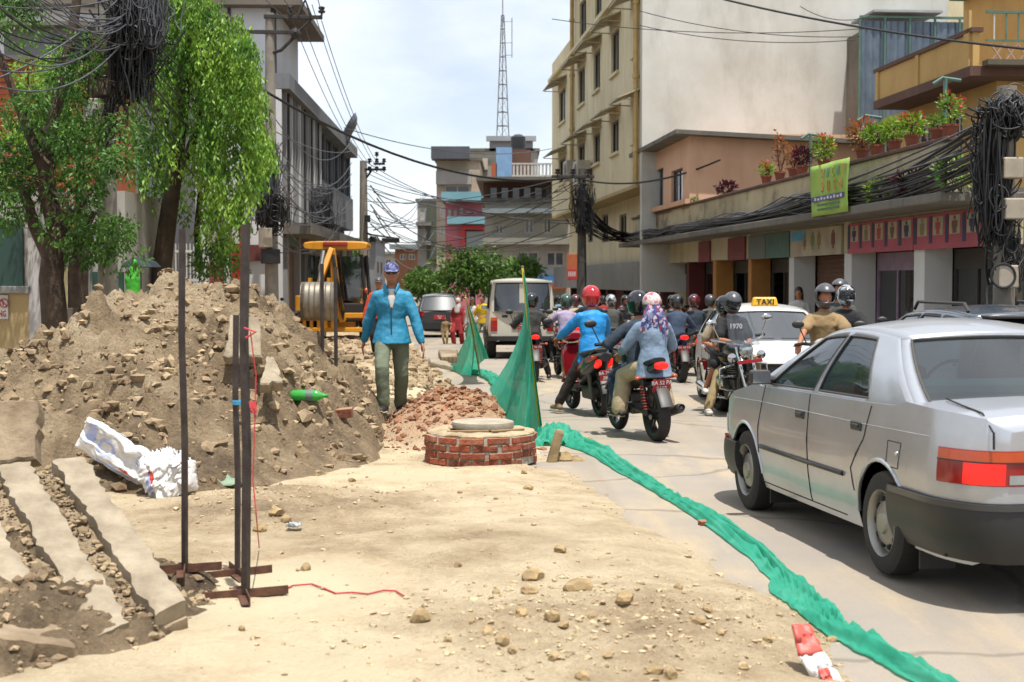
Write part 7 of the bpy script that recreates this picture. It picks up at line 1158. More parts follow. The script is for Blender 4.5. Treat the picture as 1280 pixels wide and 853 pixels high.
# --- scooter with red helmet rider
b2, c2 = place_bike(scooter, 'red and black scooter ridden by the red helmet rider', 752, 520, R(16), col=bike_red, lean=R(-4))
person('scooter rider in bright blue jacket and glossy red helmet, one foot down', c2, R(16), (0, -.22, .87), .12, [(-.32, .26, 1.0), (.32, .26, 1.0)], [(-.42, .05, .0), (.2, .18, .36)], cyanj, pants=fabric('dark_brown', '#2a2120', '#211a19'), shoes=brown_shoe, head='helmet', hcol=hel_red, band=blackp, vox=.013, bulk=1.7, hem=.10, fold=.028, curl=1.5)
# --- others in the queue
QUEUE = [
 (motorcycle, 'black motorcycle with wide rear tyre and red plate beside the tall net', 668, 477, 5, dict(txt=('BA 96 PA', '7340')), 'rider in padded dark grey jacket on the motorcycle beside the tall net', dict(top=puff, pants=blackc, head='helmet', hcol=hel_black, bulk=2.2, fold=.035, feet=[(-.36, .0, .0), (.36, .02, .0)], pel=(0, -.2, .88))),
 (motorcycle, 'dark red motorcycle with round tail light before the lilac shirt rider', 712, 474, 8, dict(col=bike_red, txt=('BA 33 PA', '915')), 'rider in lilac shirt and dark green helmet', dict(top=lilac, pants=blackc, head='helmet', hcol=hel_green, bulk=1.4, feet=PEGS)),
 (scooter, 'black scooter under the white shirt rider', 695, 448, 6, dict(col=bike_black), 'rider in white shirt and black helmet', dict(top=whitec, pants=jeans, head='helmet', hcol=hel_black, feet=[(-.4, .05, 0), (.2, .18, .36)])),
 (motorcycle, 'black motorcycle hidden behind the red helmet rider', 742, 472, 7, dict(), 'tall rider in black tee shirt and black helmet', dict(top=blackc, pants=jeans, head='helmet', hcol=hel_black, sleeve='short', sc=1.03, feet=PEGS)),
 (motorcycle, 'dark motorcycle with round headlight coming towards the walking side', 778, 448, 184, dict(lit=False), 'rider in dark jacket and open helmet facing the traffic', dict(top=fabric('checked', '#2b2c30', '#5a5558', scale=30), pants=blackc, head='helmet', hcol=hel_black, visor=False, feet=GROUND)),
 (scooter, 'grey scooter behind the white helmet pillion', 800, 446, 5, dict(col=bike_white, lit=False), 'rider in white jacket and grey helmet far in the queue', dict(top=whitec, pants=blackc, head='helmet', hcol=hel_grey, feet=[(-.4, .05, 0), (.2, .18, .36)])),
 (motorcycle, 'blue motorcycle squeezed beside the taxi flank', 852, 478, 6, dict(col=bike_blue), 'rider in blue shirt and black helmet beside the taxi', dict(top=fabric('slate_blue', '#35435a', '#2b384c'), pants=blackc, head='helmet', hcol=hel_black, feet=PEGS)),
 (scooter, 'dark scooter close behind the taxi', 874, 470, 6, dict(col=bike_black), 'rider in navy jacket and maroon helmet behind the taxi', dict(top=navy, pants=blackc, head='helmet', hcol=hel_maroon, feet=[(-.4, .05, 0), (.2, .18, .36)])),
 (scooter, 'red scooter half hidden behind the taxi roof', 893, 455, 6, dict(col=bike_red), 'rider in grey jacket and grey helmet behind the taxi roof', dict(top=greyj, pants=blackc, head='helmet', hcol=hel_grey, feet=[(-.4, .05, 0), (.2, .18, .36)])),
 (scooter, 'white scooter before the maroon columns far in the queue', 724, 432, 5, dict(col=bike_white), 'rider in pale shirt and silver helmet far in the queue', dict(top=fabric('pale_shirt', '#8d95a0', '#7c848f'), pants=jeans, head='helmet', hcol=hel_bw, feet=[(-.4, .05, 0), (.2, .18, .36)])),
 (motorcycle, 'black motorcycle near the far end of the queue', 757, 434, 5, dict(lit=False), 'rider in maroon shirt far in the queue', dict(top=redc, pants=blackc, head='helmet', hcol=hel_black, feet=PEGS)),
 (scooter, 'blue scooter far in the queue before the cream office block', 822, 440, 5, dict(col=bike_blue), 'rider in dark jacket and black helmet before the cream office block', dict(top=greyj, pants=blackc, head='helmet', hcol=hel_black, feet=[(-.4, .05, 0), (.2, .18, .36)])),
 (scooter, 'silver scooter in the middle of the waiting pack', 690, 440, 6, dict(col=mat('bike_silver', '#8f9296', '#7d8084', rough=.3, metal=.5)), 'rider in green shirt and black helmet in the waiting pack', dict(top=fabric('green', '#3f5a45', '#344c3a'), pants=jeans, head='helmet', hcol=hel_black, feet=PEGS)),
 (motorcycle, 'orange motorcycle in the waiting pack behind the lilac shirt', 722, 456, 6, dict(col=mat('bike_orange', '#a5521f', '#934719', rough=.3)), 'rider in cream shirt and maroon helmet in the waiting pack', dict(top=creamc, pants=blackc, head='helmet', hcol=hel_maroon, feet=PEGS)),
 (scooter, 'maroon scooter beyond the red helmet rider', 768, 462, 6, dict(col=mat('bike_maroon', '#4d1a22', '#3f151b', rough=.3)), 'rider in charcoal jacket and silver helmet beyond the red helmet', dict(top=greyj, pants=jeans, head='helmet', hcol=hel_bw, feet=[(-.4, .05, 0), (.2, .18, .36)])),
 (motorcycle, 'dark motorcycle facing the walkers between the pack and the taxi', 812, 462, 178, dict(lit=False), 'rider in teal shirt facing the traffic between the pack and the taxi', dict(top=fabric('teal', '#2f6a70', '#275a60'), pants=blackc, head='helmet', hcol=hel_grey, visor=False, feet=GROUND)),
 (scooter, 'yellow scooter facing the walkers before the maroon columns', 838, 452, 182, dict(col=mat('bike_yellow', '#b3932a', '#a08322', rough=.3), lit=False), 'rider in brown jacket and black helmet before the maroon columns', dict(top=fabric('brown', '#5a4536', '#4a382b'), pants=blackc, head='helmet', hcol=hel_black, visor=False, feet=[(-.4, .05, 0), (.4, .05, 0)])),
 (motorcycle, 'black motorcycle beyond the white off-roader bumper', 700, 428, 5, dict(), 'rider in sky blue shirt far in the queue', dict(top=fabric('sky', '#6f8fa8', '#5f7f98'), pants=blackc, head='helmet', hcol=hel_black, feet=PEGS)),
 (scooter, 'pale scooter at the far end of the pack before the office block', 785, 430, 5, dict(col=bike_white), 'rider in pink shirt at the far end of the pack', dict(top=fabric('pink', '#a5707c', '#94626e'), pants=jeans, head='helmet', hcol=hel_grey, feet=PEGS)),
 (motorcycle, 'red motorcycle at the far end of the pack before the columns', 850, 438, 5, dict(col=bike_red), 'rider in orange shirt at the far end of the pack', dict(top=fabric('rust', '#9a5a34', '#894e2c'), pants=blackc, head='helmet', hcol=hel_black, feet=PEGS)),
]
for kind, bl, px, py, rz, bk_, pl_, pk_ in QUEUE:
    rz = R(rz); b_, c_ = place_bike(kind, bl, px, py, rz, **bk_); d = dict(pk_); d.setdefault('pel', (0, -.24, .86)); d.setdefault('sc', .95); near = py > 465
    person(pl_, c_, rz, d.pop('pel'), (.2 if kind is motorcycle else .1) + U(-.08, .14), GRIP if kind is motorcycle else [(-.32, .26, 1.0), (.32, .26, 1.0)], d.pop('feet'), d.pop('top'), pants=d.pop('pants'), vox=.017 if near else .024, curl=1.4, group='riders waiting in the queue', hyaw=U(-.5, .5), hpitch=U(-.2, .1), side_lean=U(-.06, .06), **d)
# --- cruiser motorcycle facing the camera with two people
rzc = math.pi + R(13); cc = at(897, 514); d_ = V((-math.sin(rzc), math.cos(rzc), 0)); cc = cc + d_ * .58 + V((.05, 0, 0)); cc.z = float(road_z(cc.y)) - .004
motorcycle('chromed cruiser motorcycle with clear windshield facing the walking man', cc, rzc, cruiser=True, lit=False, lean=R(6), name='cruiser_motorcycle', tank=bike_black)
w_, K = person('cruiser rider in black printed tee shirt and khaki trousers looking at his phone', cc, rzc, (0, -.26, .84), .04, [(-.10, .12, .98), (.14, .14, .99)], [(-.25, .0, .28), (.42, -.02, .0)], blackc, sleeve='short', pants=beige_c, shoes=white_shoe, head='helmet', hcol=hel_grey, hpitch=-.45, vox=.012, curl=.9, visor=True, bulk=1.6, skin=skin_m, sc=.97)
text('1970', .095, plate_w, w_, K['che'] + K['f'] * .158 + K['u'] * .02, basis(-K['r'], K['f']), name='lettering'); part(w_, 'phone', blackp, (-.02, .06, .16, .172, .99, 1.13), bev=.006)
person('cruiser pillion in beige tee shirt and dark shorts with bare legs', cc, rzc, (.02, -.56, .86), .06, [(-.2, -.35, .9), (.2, -.35, .95)], [(-.3, -.3, .3), (.36, -.35, .28)], fabric('beige_tee', '#a08f78', '#8f7f69'), sleeve='short', pants=blackc, shorts=True, shoes=white_shoe, head='helmet', hcol=hel_black, vox=.016, hyaw=R(10), sc=.92)
# --- khaki rider on a white scooter
rzk = math.pi - R(8); ck = V((3.62, 16.4, float(road_z(16.4)) - .004)); scooter('white scooter with single headlamp facing the silver sedan', ck, rzk, col=bike_white, lit=False)
person('rider in short sleeved khaki shirt and grey open helmet on white scooter', ck, rzk, (0, -.24, .87), .0, [(-.32, .26, 1.0), (.32, .26, 1.0)], [(-.4, .05, 0), (.4, .05, .0)], khaki, sleeve='short', pants=jeans, shoes=dark_shoe, head='helmet', hcol=hel_grey, hpitch=-.15, hyaw=R(12), vox=.013, bulk=1.5, sc=1.0, visor=False, fold=.024)
cb_ = V((4.55, 19.2, float(road_z(19)))); scooter('black scooter behind the khaki rider', cb_, math.pi, col=bike_black, lit=False); person('rider in black jacket and silver black helmet behind the khaki rider', cb_, math.pi, (0, -.24, .87), .08, [(-.32, .26, 1.0), (.32, .26, 1.0)], [(-.4, .05, 0), (.4, .05, 0)], blackc, pants=blackc, head='helmet', hcol=hel_bw, vox=.017, bulk=1.6)
w_, K = person('masked pillion in dark clothes behind the silver black helmet', cb_, math.pi, (-.02, -.62, .95), .0, [(-.2, -.3, .95), (.2, -.3, .95)], [(-.3, -.3, .3), (.3, -.3, .3)], greyj, pants=blackc, head='helmet', hcol=hel_grey, vox=.018, visor=False, hyaw=R(-25)); q = MB(); q.ell(K['hc'] + K['hf'] * .07 - K['hu'] * .05, (.05, .04, .045), 12, 8); q.build('face_mask', mat('mask_blue', '#8fa3ad', rough=.8), w_, smooth=60)
dp = FR.w(29.2, .7); person('woman with long dark hair in pale blouse standing before the shop door', (dp.x, dp.y, float(road_z(29)) + .12), R(160), (0, 0, .88), .02, None, [(-.1, 0, 0), (.1, .02, 0)], whitec, pants=blackc, head='long', vox=.02, sc=.98)
# --- pedestrians beyond the nets
pg = lambda px, py: TG(px, py)
gp_ = 'walkers beside the broken strip'
person('woman with white head scarf over red dress leading a child', pg(573, 432), math.pi - R(20), (0, 0, .86), .02, [(-.24, .1, .72), (.25, .02, .80)], [(-.1, -.12, 0), (.1, .14, 0)], redc, pants=redc, shoes=brown_shoe, head='scarf', hcol=whitec, vox=.02, hem=.25, wide=1.3, sc=.95, group=gp_)
person('small child in beige outfit walking hand in hand', pg(557, 432), math.pi - R(10), (0, 0, .87), .02, [(-.3, .1, .95), (.24, .02, .72)], [(-.09, .1, 0), (.1, -.12, 0)], khaki, pants=beige_c, shoes=dark_shoe, head='hair', vox=.026, sc=.58, group=gp_)
person('man in yellow tee shirt standing behind the smaller net', pg(604, 438), math.pi - R(30), (0, 0, .89), .03, [(-.2, .28, 1.02), (.25, .2, .95)], [(-.1, -.05, 0), (.11, .05, 0)], yellowc, sleeve='short', pants=olive, shoes=dark_shoe, head='hair', vox=.02, group=gp_)
person('man in grey cap and pale shirt behind the smaller net', pg(591, 436), math.pi - R(15), (0, 0, .87), .03, [(-.2, .2, .95), (.25, .02, .75)], [(-.1, 0, 0), (.1, 0, 0)], whitec, pants=greyj, shoes=dark_shoe, head='cap', hcol=greyj, vox=.022, sc=.96, group=gp_)
person('worker in orange vest and black trousers behind the walking man', pg(474, 446), math.pi, (0, 0, .87), .05, [(-.33, .05, .72), (.33, .05, .74)], [(-.1, .1, 0), (.1, -.1, 0)], orangec, pants=blackc, shoes=dark_shoe, head='cap', hcol=hel_grey, vox=.022, sc=.97)
# ================================================================== backhoe loader
jcb = mat('digger_yellow', '#c98a12', '#b87a0e', rough=.45, scale=2, stain='#7a6040', stain_amt=.4, stain_scale=(1, 1, 1)); jbl = mat('digger_black', '#222120', '#1a1918', rough=.6, dust=('#8a7c66', .4)); jgl = glass('cab_glass', (.6, .66, .66), .05, .8); bucket_m = mat('bucket_steel', '#8f887c', '#6f675b', rough=.5, metal=.5, scale=3, stain='#6b5238', stain_amt=.5)
EXD = 42.0; EX0 = (418 - 640) / FPX * EXD; ez = float(dirt_h(EX0, EXD)) - .02; ez = min(ez, -.3)
ex = thing('backhoe_loader', 'yellow backhoe loader with glazed cab and grey ribbed bucket raised in front', 'excavator', (EX0, EXD, ez), R(2)); XZ = lambda px, py: ((px - 418) / FPX * EXD, CAMZ + (350 - py) / FPX * EXD - ez)
x0, zr = XZ(388, 313); x1, _ = XZ(460, 313); zt_ = XZ(0, 304)[1]; zs = XZ(0, 378)[1]
q = MB(); loft(q, [(-1.15, zt_ - .11, (x1 - x0) / 2 + .05, .1, 4), (-.9, zt_ - .09, (x1 - x0) / 2 + .1, .12, 4), (.6, zt_ - .09, (x1 - x0) / 2 + .06, .12, 4)], 20); q.v = [(p[0] + (x0 + x1) / 2, p[1], p[2]) for p in q.v]; q.build('cab_roof', jcb, ex, smooth=50)
xm = (x0 + x1) / 2; part(ex, 'beacon', mat('beacon_red', '#8c2a1c', rough=.4), (xm - .35, xm + .35, -1.22, -1.1, zt_ - .12, zt_), bev=.02)
for xa, y in ((x0 + .1, -.95), (x1 - .12, -.95), (x0 + .05, .4), (x1 - .08, .4)): MB().tube([(xa + (.12 if xa > xm else -.12), y, zs - .1), (xa, y, zr - .15)], .055, 8).build('cab_pillar', jbl, ex)
MB().tube([(xm - .05, -.95, zs), (xm - .05, -.95, zr - .1)], .04, 6).build('cab_pillar', jbl, ex)
for a, b in ((x0 + .12, xm - .08), (xm, x1 - .14)): part(ex, 'cab_window', jgl, (a, b, -.96, -.945, zs + .05, zr - .2))
part(ex, 'side_window', jgl, (x0 + .06, x0 + .07, -.9, .38, zs + .05, zr - .2)); part(ex, 'side_window', jgl, (x1 - .1, x1 - .09, -.9, .38, zs + .05, zr - .2)); part(ex, 'cab_base', jbl, (x0 + .02, x1 - .03, -.95, .5, zs - .55, zs), bev=.04); part(ex, 'rear_window', jgl, (x0 + .2, x1 - .2, .41, .42, zs + .1, zr - .2))
part(ex, 'operator_seat', jbl, (xm - .3, xm + .3, -.1, .5, zs - .05, zs + .25), (xm - .28, xm + .28, .35, .5, zs + .251, zs + .9), bev=.05); part(ex, 'fender', jcb, (x1 - .4, x1 + .25, -.9, .5, zs - .12, zs + .03), bev=.05); part(ex, 'fender', jcb, (x0 - .2, x0 + .3, -.9, .5, zs - .16, zs - .02), bev=.05)
for s_ in (-1, 1): add_wheel(ex, (xm + s_ * .85, -.1, .62), .62, .42, s_, 8, .55); add_wheel(ex, (xm + s_ * .8, 2.2, .45), .45, .32, s_, 8, .55)
part(ex, 'chassis', jcb, (xm - .55, xm + .55, -.9, 2.8, .55, 1.05), bev=.04); part(ex, 'bonnet', jcb, (xm - .5, xm + .5, .6, 2.9, 1.05, 1.7), bev=.08); part(ex, 'slide_frame', jcb, (xm - 1.1, xm + 1.1, -1.2, -1.05, .85, 1.0), bev=.02); part(ex, 'slide_rail', jcb, (xm - 1.1, xm + 1.1, -1.21, -1.06, .45, .58), bev=.02)
for s_ in (-1, 1): part(ex, 'stabiliser', jcb, (xm + s_ * 1.02 - .1, xm + s_ * 1.02 + .1, -1.45, -1.22, .15, 1.5), bev=.02); part(ex, 'stabiliser_foot', jbl, (xm + s_ * 1.02 - .22, xm + s_ * 1.02 + .22, -1.55, -1.15, .06, .15), bev=.01); MB().ell((xm + s_ * .86, -1.0, zs + .35), (.06, .05, .08), 12, 8).build('lamp', orange_l if s_ > 0 else red_lens, ex, smooth=50)
# backhoe arm folded upright, left of the cab door; bucket hangs from its top
def pz(px, py, y): x, z = XZ(px + 9, py); return V((x, y, z))
a0, a1, a2 = pz(424, 400, -1.5), pz(416, 316, -1.9), pz(408, 345, -2.5)
q = MB(); q.tube([a0 + V((0, .2, 0)), pz(417, 360, -1.6), pz(413, 313, -1.7)], [(.13, .16), (.15, .2), (.12, .16)], 4, side=(1, 0, 0), ph=.785); q.build('boom', jcb, ex, bev=.02); q = MB(); q.tube([pz(413, 313, -1.75), pz(402, 345, -2.1), pz(398, 375, -2.25)], [(.1, .13), (.12, .15), (.1, .12)], 4, side=(1, 0, 0), ph=.785); q.build('dipper_arm', jcb, ex, bev=.02); q = MB(); q.tube([pz(404, 316, -2.0), pz(401, 338, -2.25)], .055, 10); q.tube([pz(401, 338, -2.25), pz(399, 372, -2.4)], .035, 8); q.build('hydraulic_ram', chrome, ex, smooth=40)
for w in range(4): q = MB(); q.tube([pz(413 + w, 320, -1.8), pz(418 + w, 350, -1.9 - .05 * w), pz(422 + w * 2, 385, -1.7), pz(425, 398, -1.5)], .018, 5); q.build('hose', jbl, ex, smooth=60)
bx0, bz1 = XZ(391, 354); bx1, bz0 = XZ(429, 396); n = 14; prof = []
for i in range(n + 1): a = R(-20 + 200 * i / n); prof.append((-2.75 - .42 * math.sin(a) * 1.0, (bz0 + bz1) / 2 + .52 * math.cos(a)))
q = MB(); q.grid([[(x, y, z) for y, z in prof] for x in np.linspace(bx0, bx1, 9)]); bk_ = q.build('bucket', bucket_m, ex, smooth=50, solid=.03)
for x in (bx0, bx1): q = MB(); q.prism([(y, z) for y, z in prof], 0, x - .015, x + .015); q.build('bucket_side', bucket_m, bk_)
for k in range(6): x = bx0 + .08 + (bx1 - bx0 - .16) * k / 5; MB().tube([(x, prof[i][0] - .02, prof[i][1]) for i in range(2, n)], .022, 5).build('bucket_rib', bucket_m, bk_)
for k in range(5): x = bx0 + .06 + (bx1 - bx0 - .12) * k / 4; part(ex, 'bucket_tooth', jcb, (x - .04, x + .04, prof[-1][0] - .08, prof[-1][0] + .08, prof[-1][1] - .22, prof[-1][1]), parent=bk_)
[part(ex, 'bucket_link', jcb, ((bx0 + bx1) / 2 + o - .04, (bx0 + bx1) / 2 + o + .04, -2.6, -2.2, bz1 - .3, bz1 + .15)) for o in (-.26, .26)]
person('machine operator in dark blue shirt seated in the excavator cab', (EX0 + xm + .05, EXD + .15, ez + zs - .62), math.pi, (0, 0, .75), .05, [(-.25, .4, .95), (.25, .4, .95)], [(-.15, .5, .35), (.15, .5, .35)], navy, pants=blackc, head='hair', vox=.03)
# ================================================================== trees, plants
bark = mat('bark', '#4a3b2f', '#33291f', rough=.95, scale=6, bump=.7, bscale=35, stain='#6a5a48', stain_amt=.4, stain_scale=(2, 2, .5))
def leafm(n, a, b): return mat(n, a, b, rough=.45, scale=1.4, trans=.38, island=.5, spec=.4, lo=.4, hi=.6)
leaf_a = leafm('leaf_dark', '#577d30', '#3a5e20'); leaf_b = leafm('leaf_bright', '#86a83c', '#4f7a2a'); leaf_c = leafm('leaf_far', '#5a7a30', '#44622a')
def leaves(name, pts, dirs, size, m, parent, asp=.42, kind=None):
    """one folded leaf (four triangles) at each point, tip along dirs"""
    P = np.asarray(pts, float); D = np.asarray(dirs, float); n = len(P); D /= np.linalg.norm(D, axis=1, keepdims=True) + 1e-9; A = rng.normal(size=(n, 3)); S_ = np.cross(D, A); S_ /= np.linalg.norm(S_, axis=1, keepdims=True) + 1e-9; N_ = np.cross(D, S_); L_ = (np.asarray(size) * rng.uniform(.6, 1.3, n))[:, None]; w = L_ * asp
    v = np.stack([P, P + D * L_ * .45 + S_ * w * .5 + N_ * w * .18, P + D * L_, P + D * L_ * .45 - S_ * w * .5 + N_ * w * .18, P + D * L_ * .5], 1)
    i = (np.arange(n) * 5)[:, None]; f = np.stack([i + [[0, 1, 4]], i + [[1, 2, 4]], i + [[2, 3, 4]], i + [[3, 0, 4]]], 1).reshape(-1, 3)
    me = bpy.data.meshes.new(name); me.from_pydata(v.reshape(-1, 3).tolist(), [], f.tolist()); o = link(name, me, m, parent)
    if kind: o['kind'] = kind
    return o
def cloud(c, r, n, shell=.5):
    d = rng.normal(size=(n, 3)); d /= np.linalg.norm(d, axis=1, keepdims=True); k = (shell + (1 - shell) * rng.random(n)) ** .7; return np.asarray(c) + d * np.asarray(r) * k[:, None] * (1 + .25 * (vnoise(d[:, 0] * 2.5 + c[0], d[:, 2] * 2.5 + d[:, 1], 3) - .5))[:, None], d
def crown(t, clumps, size, m, name='crown', droop=.6):
    P = []; D = []
    for c, r, n in clumps:
        p, d = cloud(c, r, n); P.append(p); D.append(d * .5 + np.array([0, 0, -droop]) + rng.normal(size=d.shape) * .5)
    return leaves(name, np.concatenate(P), np.concatenate(D), size, m, t, kind='stuff')
def limb(t, pts, r0, r1, name='limb', n=9): k = len(pts); MB().tube(pts, [r0 + (r1 - r0) * i / (k - 1) for i in range(k)], n).build(name, bark, t, smooth=60)
def in_clumps(boxes, d, dep, cnt, rr):
    """clumps scattered over pixel boxes at distance d"""
    out = []
    for (x0, y0, x1, y1, k) in boxes:
        for _ in range(k): p = PX(U(x0, x1), U(y0, y1), d + U(-dep, dep)); s = rr * U(.6, 1.3); out.append((p[:], (s, s, s * .8), int(cnt * U(.7, 1.3))))
    return out
T1 = thing('street_tree', 'dark many stemmed street tree with sparse clumps of leaves by the yard gate', 'tree', PX(70, 410, 20.0)); T1.location = (0, 0, 0)
d = 20.0; q = lambda x, y, o=0: PX(x, y, d + o)
base = q(70, 410); base.z = -.3
limb(T1, [base, q(68, 395), q(64, 350), q(66, 325)], .19, .16, 'trunk', 12); limb(T1, [q(66, 328), q(52, 300), q(42, 280), q(38, 262), q(30, 235)], .12, .05); limb(T1, [q(66, 330), q(70, 290), q(62, 250), q(56, 205), q(66, 150, .2), q(82, 85, .3), q(92, 30, .4), q(100, -30, .4)], .14, .06); limb(T1, [q(56, 215), q(40, 175), q(22, 130), q(4, 80), q(-20, 30)], .085, .04); limb(T1, [q(72, 300), q(88, 275), q(102, 255), q(125, 225)], .07, .03); limb(T1, [q(94, 385), q(92, 340), q(100, 300), q(118, 265)], .10, .04)
for _ in range(16):
    a = q(U(30, 110), U(120, 280), U(-.5, .5)); limb(T1, [a, a + V((U(-.5, .5), U(-.5, .5), U(.1, .5))), a + V((U(-.9, .9), U(-.9, .9), U(-.1, .6)))], .02, .006, 'twig', 5)
crown(T1, in_clumps([(0, 180, 50, 268, 10), (60, 165, 155, 240, 14), (95, 235, 158, 330, 10), (60, 270, 120, 310, 2), (0, 0, 30, 30, 4), (20, 60, 112, 165, 9), (-30, 150, 0, 300, 8)], d, .9, 230, .36), .085, leaf_a)
T1b = thing('back_tree', 'bright leafy tree growing behind the dark street tree', 'tree', (0, 0, 0)); d = 24.0
limb(T1b, [PX(100, 400, 24), PX(104, 300, 24), PX(100, 200, 24.2), PX(80, 120, 24.2)], .13, .04, 'trunk'); crown(T1b, in_clumps([(30, 90, 120, 175, 12), (70, 60, 130, 110, 6), (20, 150, 100, 230, 8)], d, .9, 230, .42), .10, leaf_b)
# weeping tree: strands hang from arching limbs
T2 = thing('weeping_tree', 'bright green weeping tree with a dense hanging curtain of leaves', 'tree', (0, 0, 0)); d = 27.0; q = lambda x, y, o=0: PX(x, y, d + o); b0 = q(200, 360); b0.z = -.4
limb(T2, [b0, q(202, 335), q(208, 290), q(214, 245), q(222, 180), q(232, 90), q(236, 10), q(236, -60)], .2, .1, 'trunk', 12); limb(T2, [q(214, 240), q(240, 180), q(265, 110), q(290, 60), q(312, 70)], .1, .03); limb(T2, [q(232, 100), q(262, 40), q(285, 20), q(300, 45)], .08, .03); limb(T2, [q(220, 190), q(195, 130), q(178, 60), q(170, 10)], .09, .04); limb(T2, [q(250, 340, 2), q(246, 290, 2), q(250, 240, 1.5)], .08, .05, 'limb')
PP = []; DD = []
for k in range(620):
    x = 165 + 165 * rng.random() ** .8; edge = (x - 165) / 165; ytop = np.interp(x, [165, 200, 240, 262, 300, 318, 330], [-40, -60, -60, 8, 30, 70, 130]) + U(-15, 60) + (U(0, 220) if rng.random() < .5 else 0); o = U(-1.6, 1.6); ybot = np.interp(x, [160, 190, 215, 245, 290, 318, 330], [250, 265, 300, 335, 320, 250, 210]); ln = U(30, 120); n = int(ln / 1.15)
    if ytop + 10 > ybot: continue
    p0 = q(x, ytop, o); y1 = min(ytop + ln, ybot + U(-10, 10)); p1 = q(x + U(-8, 10), y1, o)
    for i in range(n):
        v = i / n; p = p0.lerp(p1, v); p = p + V((.12 * math.sin(v * 3 + k) + U(-.07, .07), U(-.12, .12), U(-.03, .03))); PP.append(p[:]); DD.append((U(-.7, .7), U(-.7, .7), -.9))
leaves('crown', PP, DD, .105, leaf_b, T2, .40, 'stuff'); print('weeping leaves', len(PP))
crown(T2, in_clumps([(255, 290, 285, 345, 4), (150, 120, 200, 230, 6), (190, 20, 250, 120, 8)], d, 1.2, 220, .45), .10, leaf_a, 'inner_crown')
# far street trees
for i, (x0, y0, x1, y1, d, base, k) in enumerate(((562, 318, 618, 362, 62, 590, 15), (518, 342, 562, 366, 70, 540, 9), (640, 326, 664, 350, 66, 652, 5), (424, 300, 444, 330, 80, 434, 5))):
    t = thing('far_tree', ('round leafy tree at the street side before the pink house', 'low leafy tree at the street side before the slim grey house', 'small tree before the white terraced house', 'tree crown showing beyond the louvred building')[i], 'tree', (0, 0, 0), 0, 'trees far down the street'); b = PX(base, 366, d); b.z = -.7
    limb(t, [b, PX(base + 1, (y0 + y1) / 2 + 8, d), PX(base - 2, y0 + 10, d)], .16, .06, 'trunk'); crown(t, in_clumps([(x0 + 6, y0 + 6, x1 - 6, y1 - 4, k)], d, 1.4, 260, .85), .24, leaf_c, droop=.3)
# potted plants on the parapet
terra = mat('terracotta', '#7d4632', '#6a3a29', rough=.9, scale=5); lf_red = leafm('leaf_maroon', '#4d1a26', '#37121c'); lf_yel = leafm('leaf_lime', '#7d9a2c', '#5a7d22'); fl_red = mat('flower_red', '#b8392a', '#a02f22', rough=.6, trans=.3, island=.2); lf_or = leafm('leaf_orange', '#a0562a', '#7a5a24')
def potted(px, py, label, r, m, n, flower=None, pot=True, h=None, yo=.36):
    h = (h or r) * .66; r = r * .66
    tt, z = FR.hit(px, py, yo); p = FR.w(tt, yo, zp); t = thing('potted_plant', label, 'plant', p, 0, 'plants on the shop parapet'); hh = h or r
    if pot: MB().lathe([(0, 0), (.09, 0), (.12, .16), (.135, .16), (.135, .2), (.11, .2), (0, .17)], 18).build('pot', terra, t, smooth=40)
    z0 = .2 if pot else .0; P, D = cloud((0, 0, z0 + hh * .7), (r, r, hh * .75), int(n * 1.3), .2); D = D + np.array([0, 0, .3]) + rng.normal(size=D.shape) * .4; leaves('foliage', P, D, .10 if r > .2 else .08, m, t, .4)
    for k in range(4): MB().tube([(0, 0, z0 - .05), (U(-.1, .1), U(-.1, .1), z0 + hh * .5), (U(-r, r) * .6, U(-r, r) * .6, z0 + hh)], .012, 5).build('stem', bark, t)
    if flower is not None:
        for k in range(7):
            P, D = cloud((U(-r, r) * .8, U(-r, r) * .8, z0 + hh * U(.8, 1.5)), (.05, .05, .05), 10, .1); leaves('flower', P, D, .06, flower, t, .7, 'stuff')
    return t
potted(866, 247, 'small maroon plant on the parapet beside the salmon house', .18, lf_yel, 60, None, False); potted(908, 236, 'low dark maroon bush spilling on the parapet', .42, lf_red, 260, None, False, .35); potted(958, 222, 'potted geranium with red flowers before the salmon wall', .3, lf_yel, 160, fl_red); potted(975, 216, 'tall thin plant with orange tipped leaves', .25, lf_or, 120, lf_or, True, .9); potted(1003, 206, 'potted dark maroon plant beside the banner', .32, lf_red, 240, None, True, .4); potted(992, 210, 'potted plant with orange leaves beside the maroon one', .28, lf_or, 170, None, True, .5)
potted(1030, 200, 'leafy green plant above the banner', .34, lf_yel, 220, fl_red, True, .5); potted(1078, 188, 'large pot with a dense pinkish green shrub', .42, lf_or, 300, None, True, .6); potted(1096, 184, 'lime green shrub beside the large pot', .36, lf_yel, 260); potted(1118, 180, 'lime green leafy plant along the parapet', .36, lf_yel, 260); potted(1140, 176, 'spreading lime plant with an orange bloom', .36, lf_yel, 240, fl_red); potted(1172, 163, 'terracotta pot with small lime plant under the green post', .2, lf_yel, 110); potted(1188, 160, 'potted plant with large red flowers near the cable pole', .3, leaf_b, 170, fl_red, True, .5)
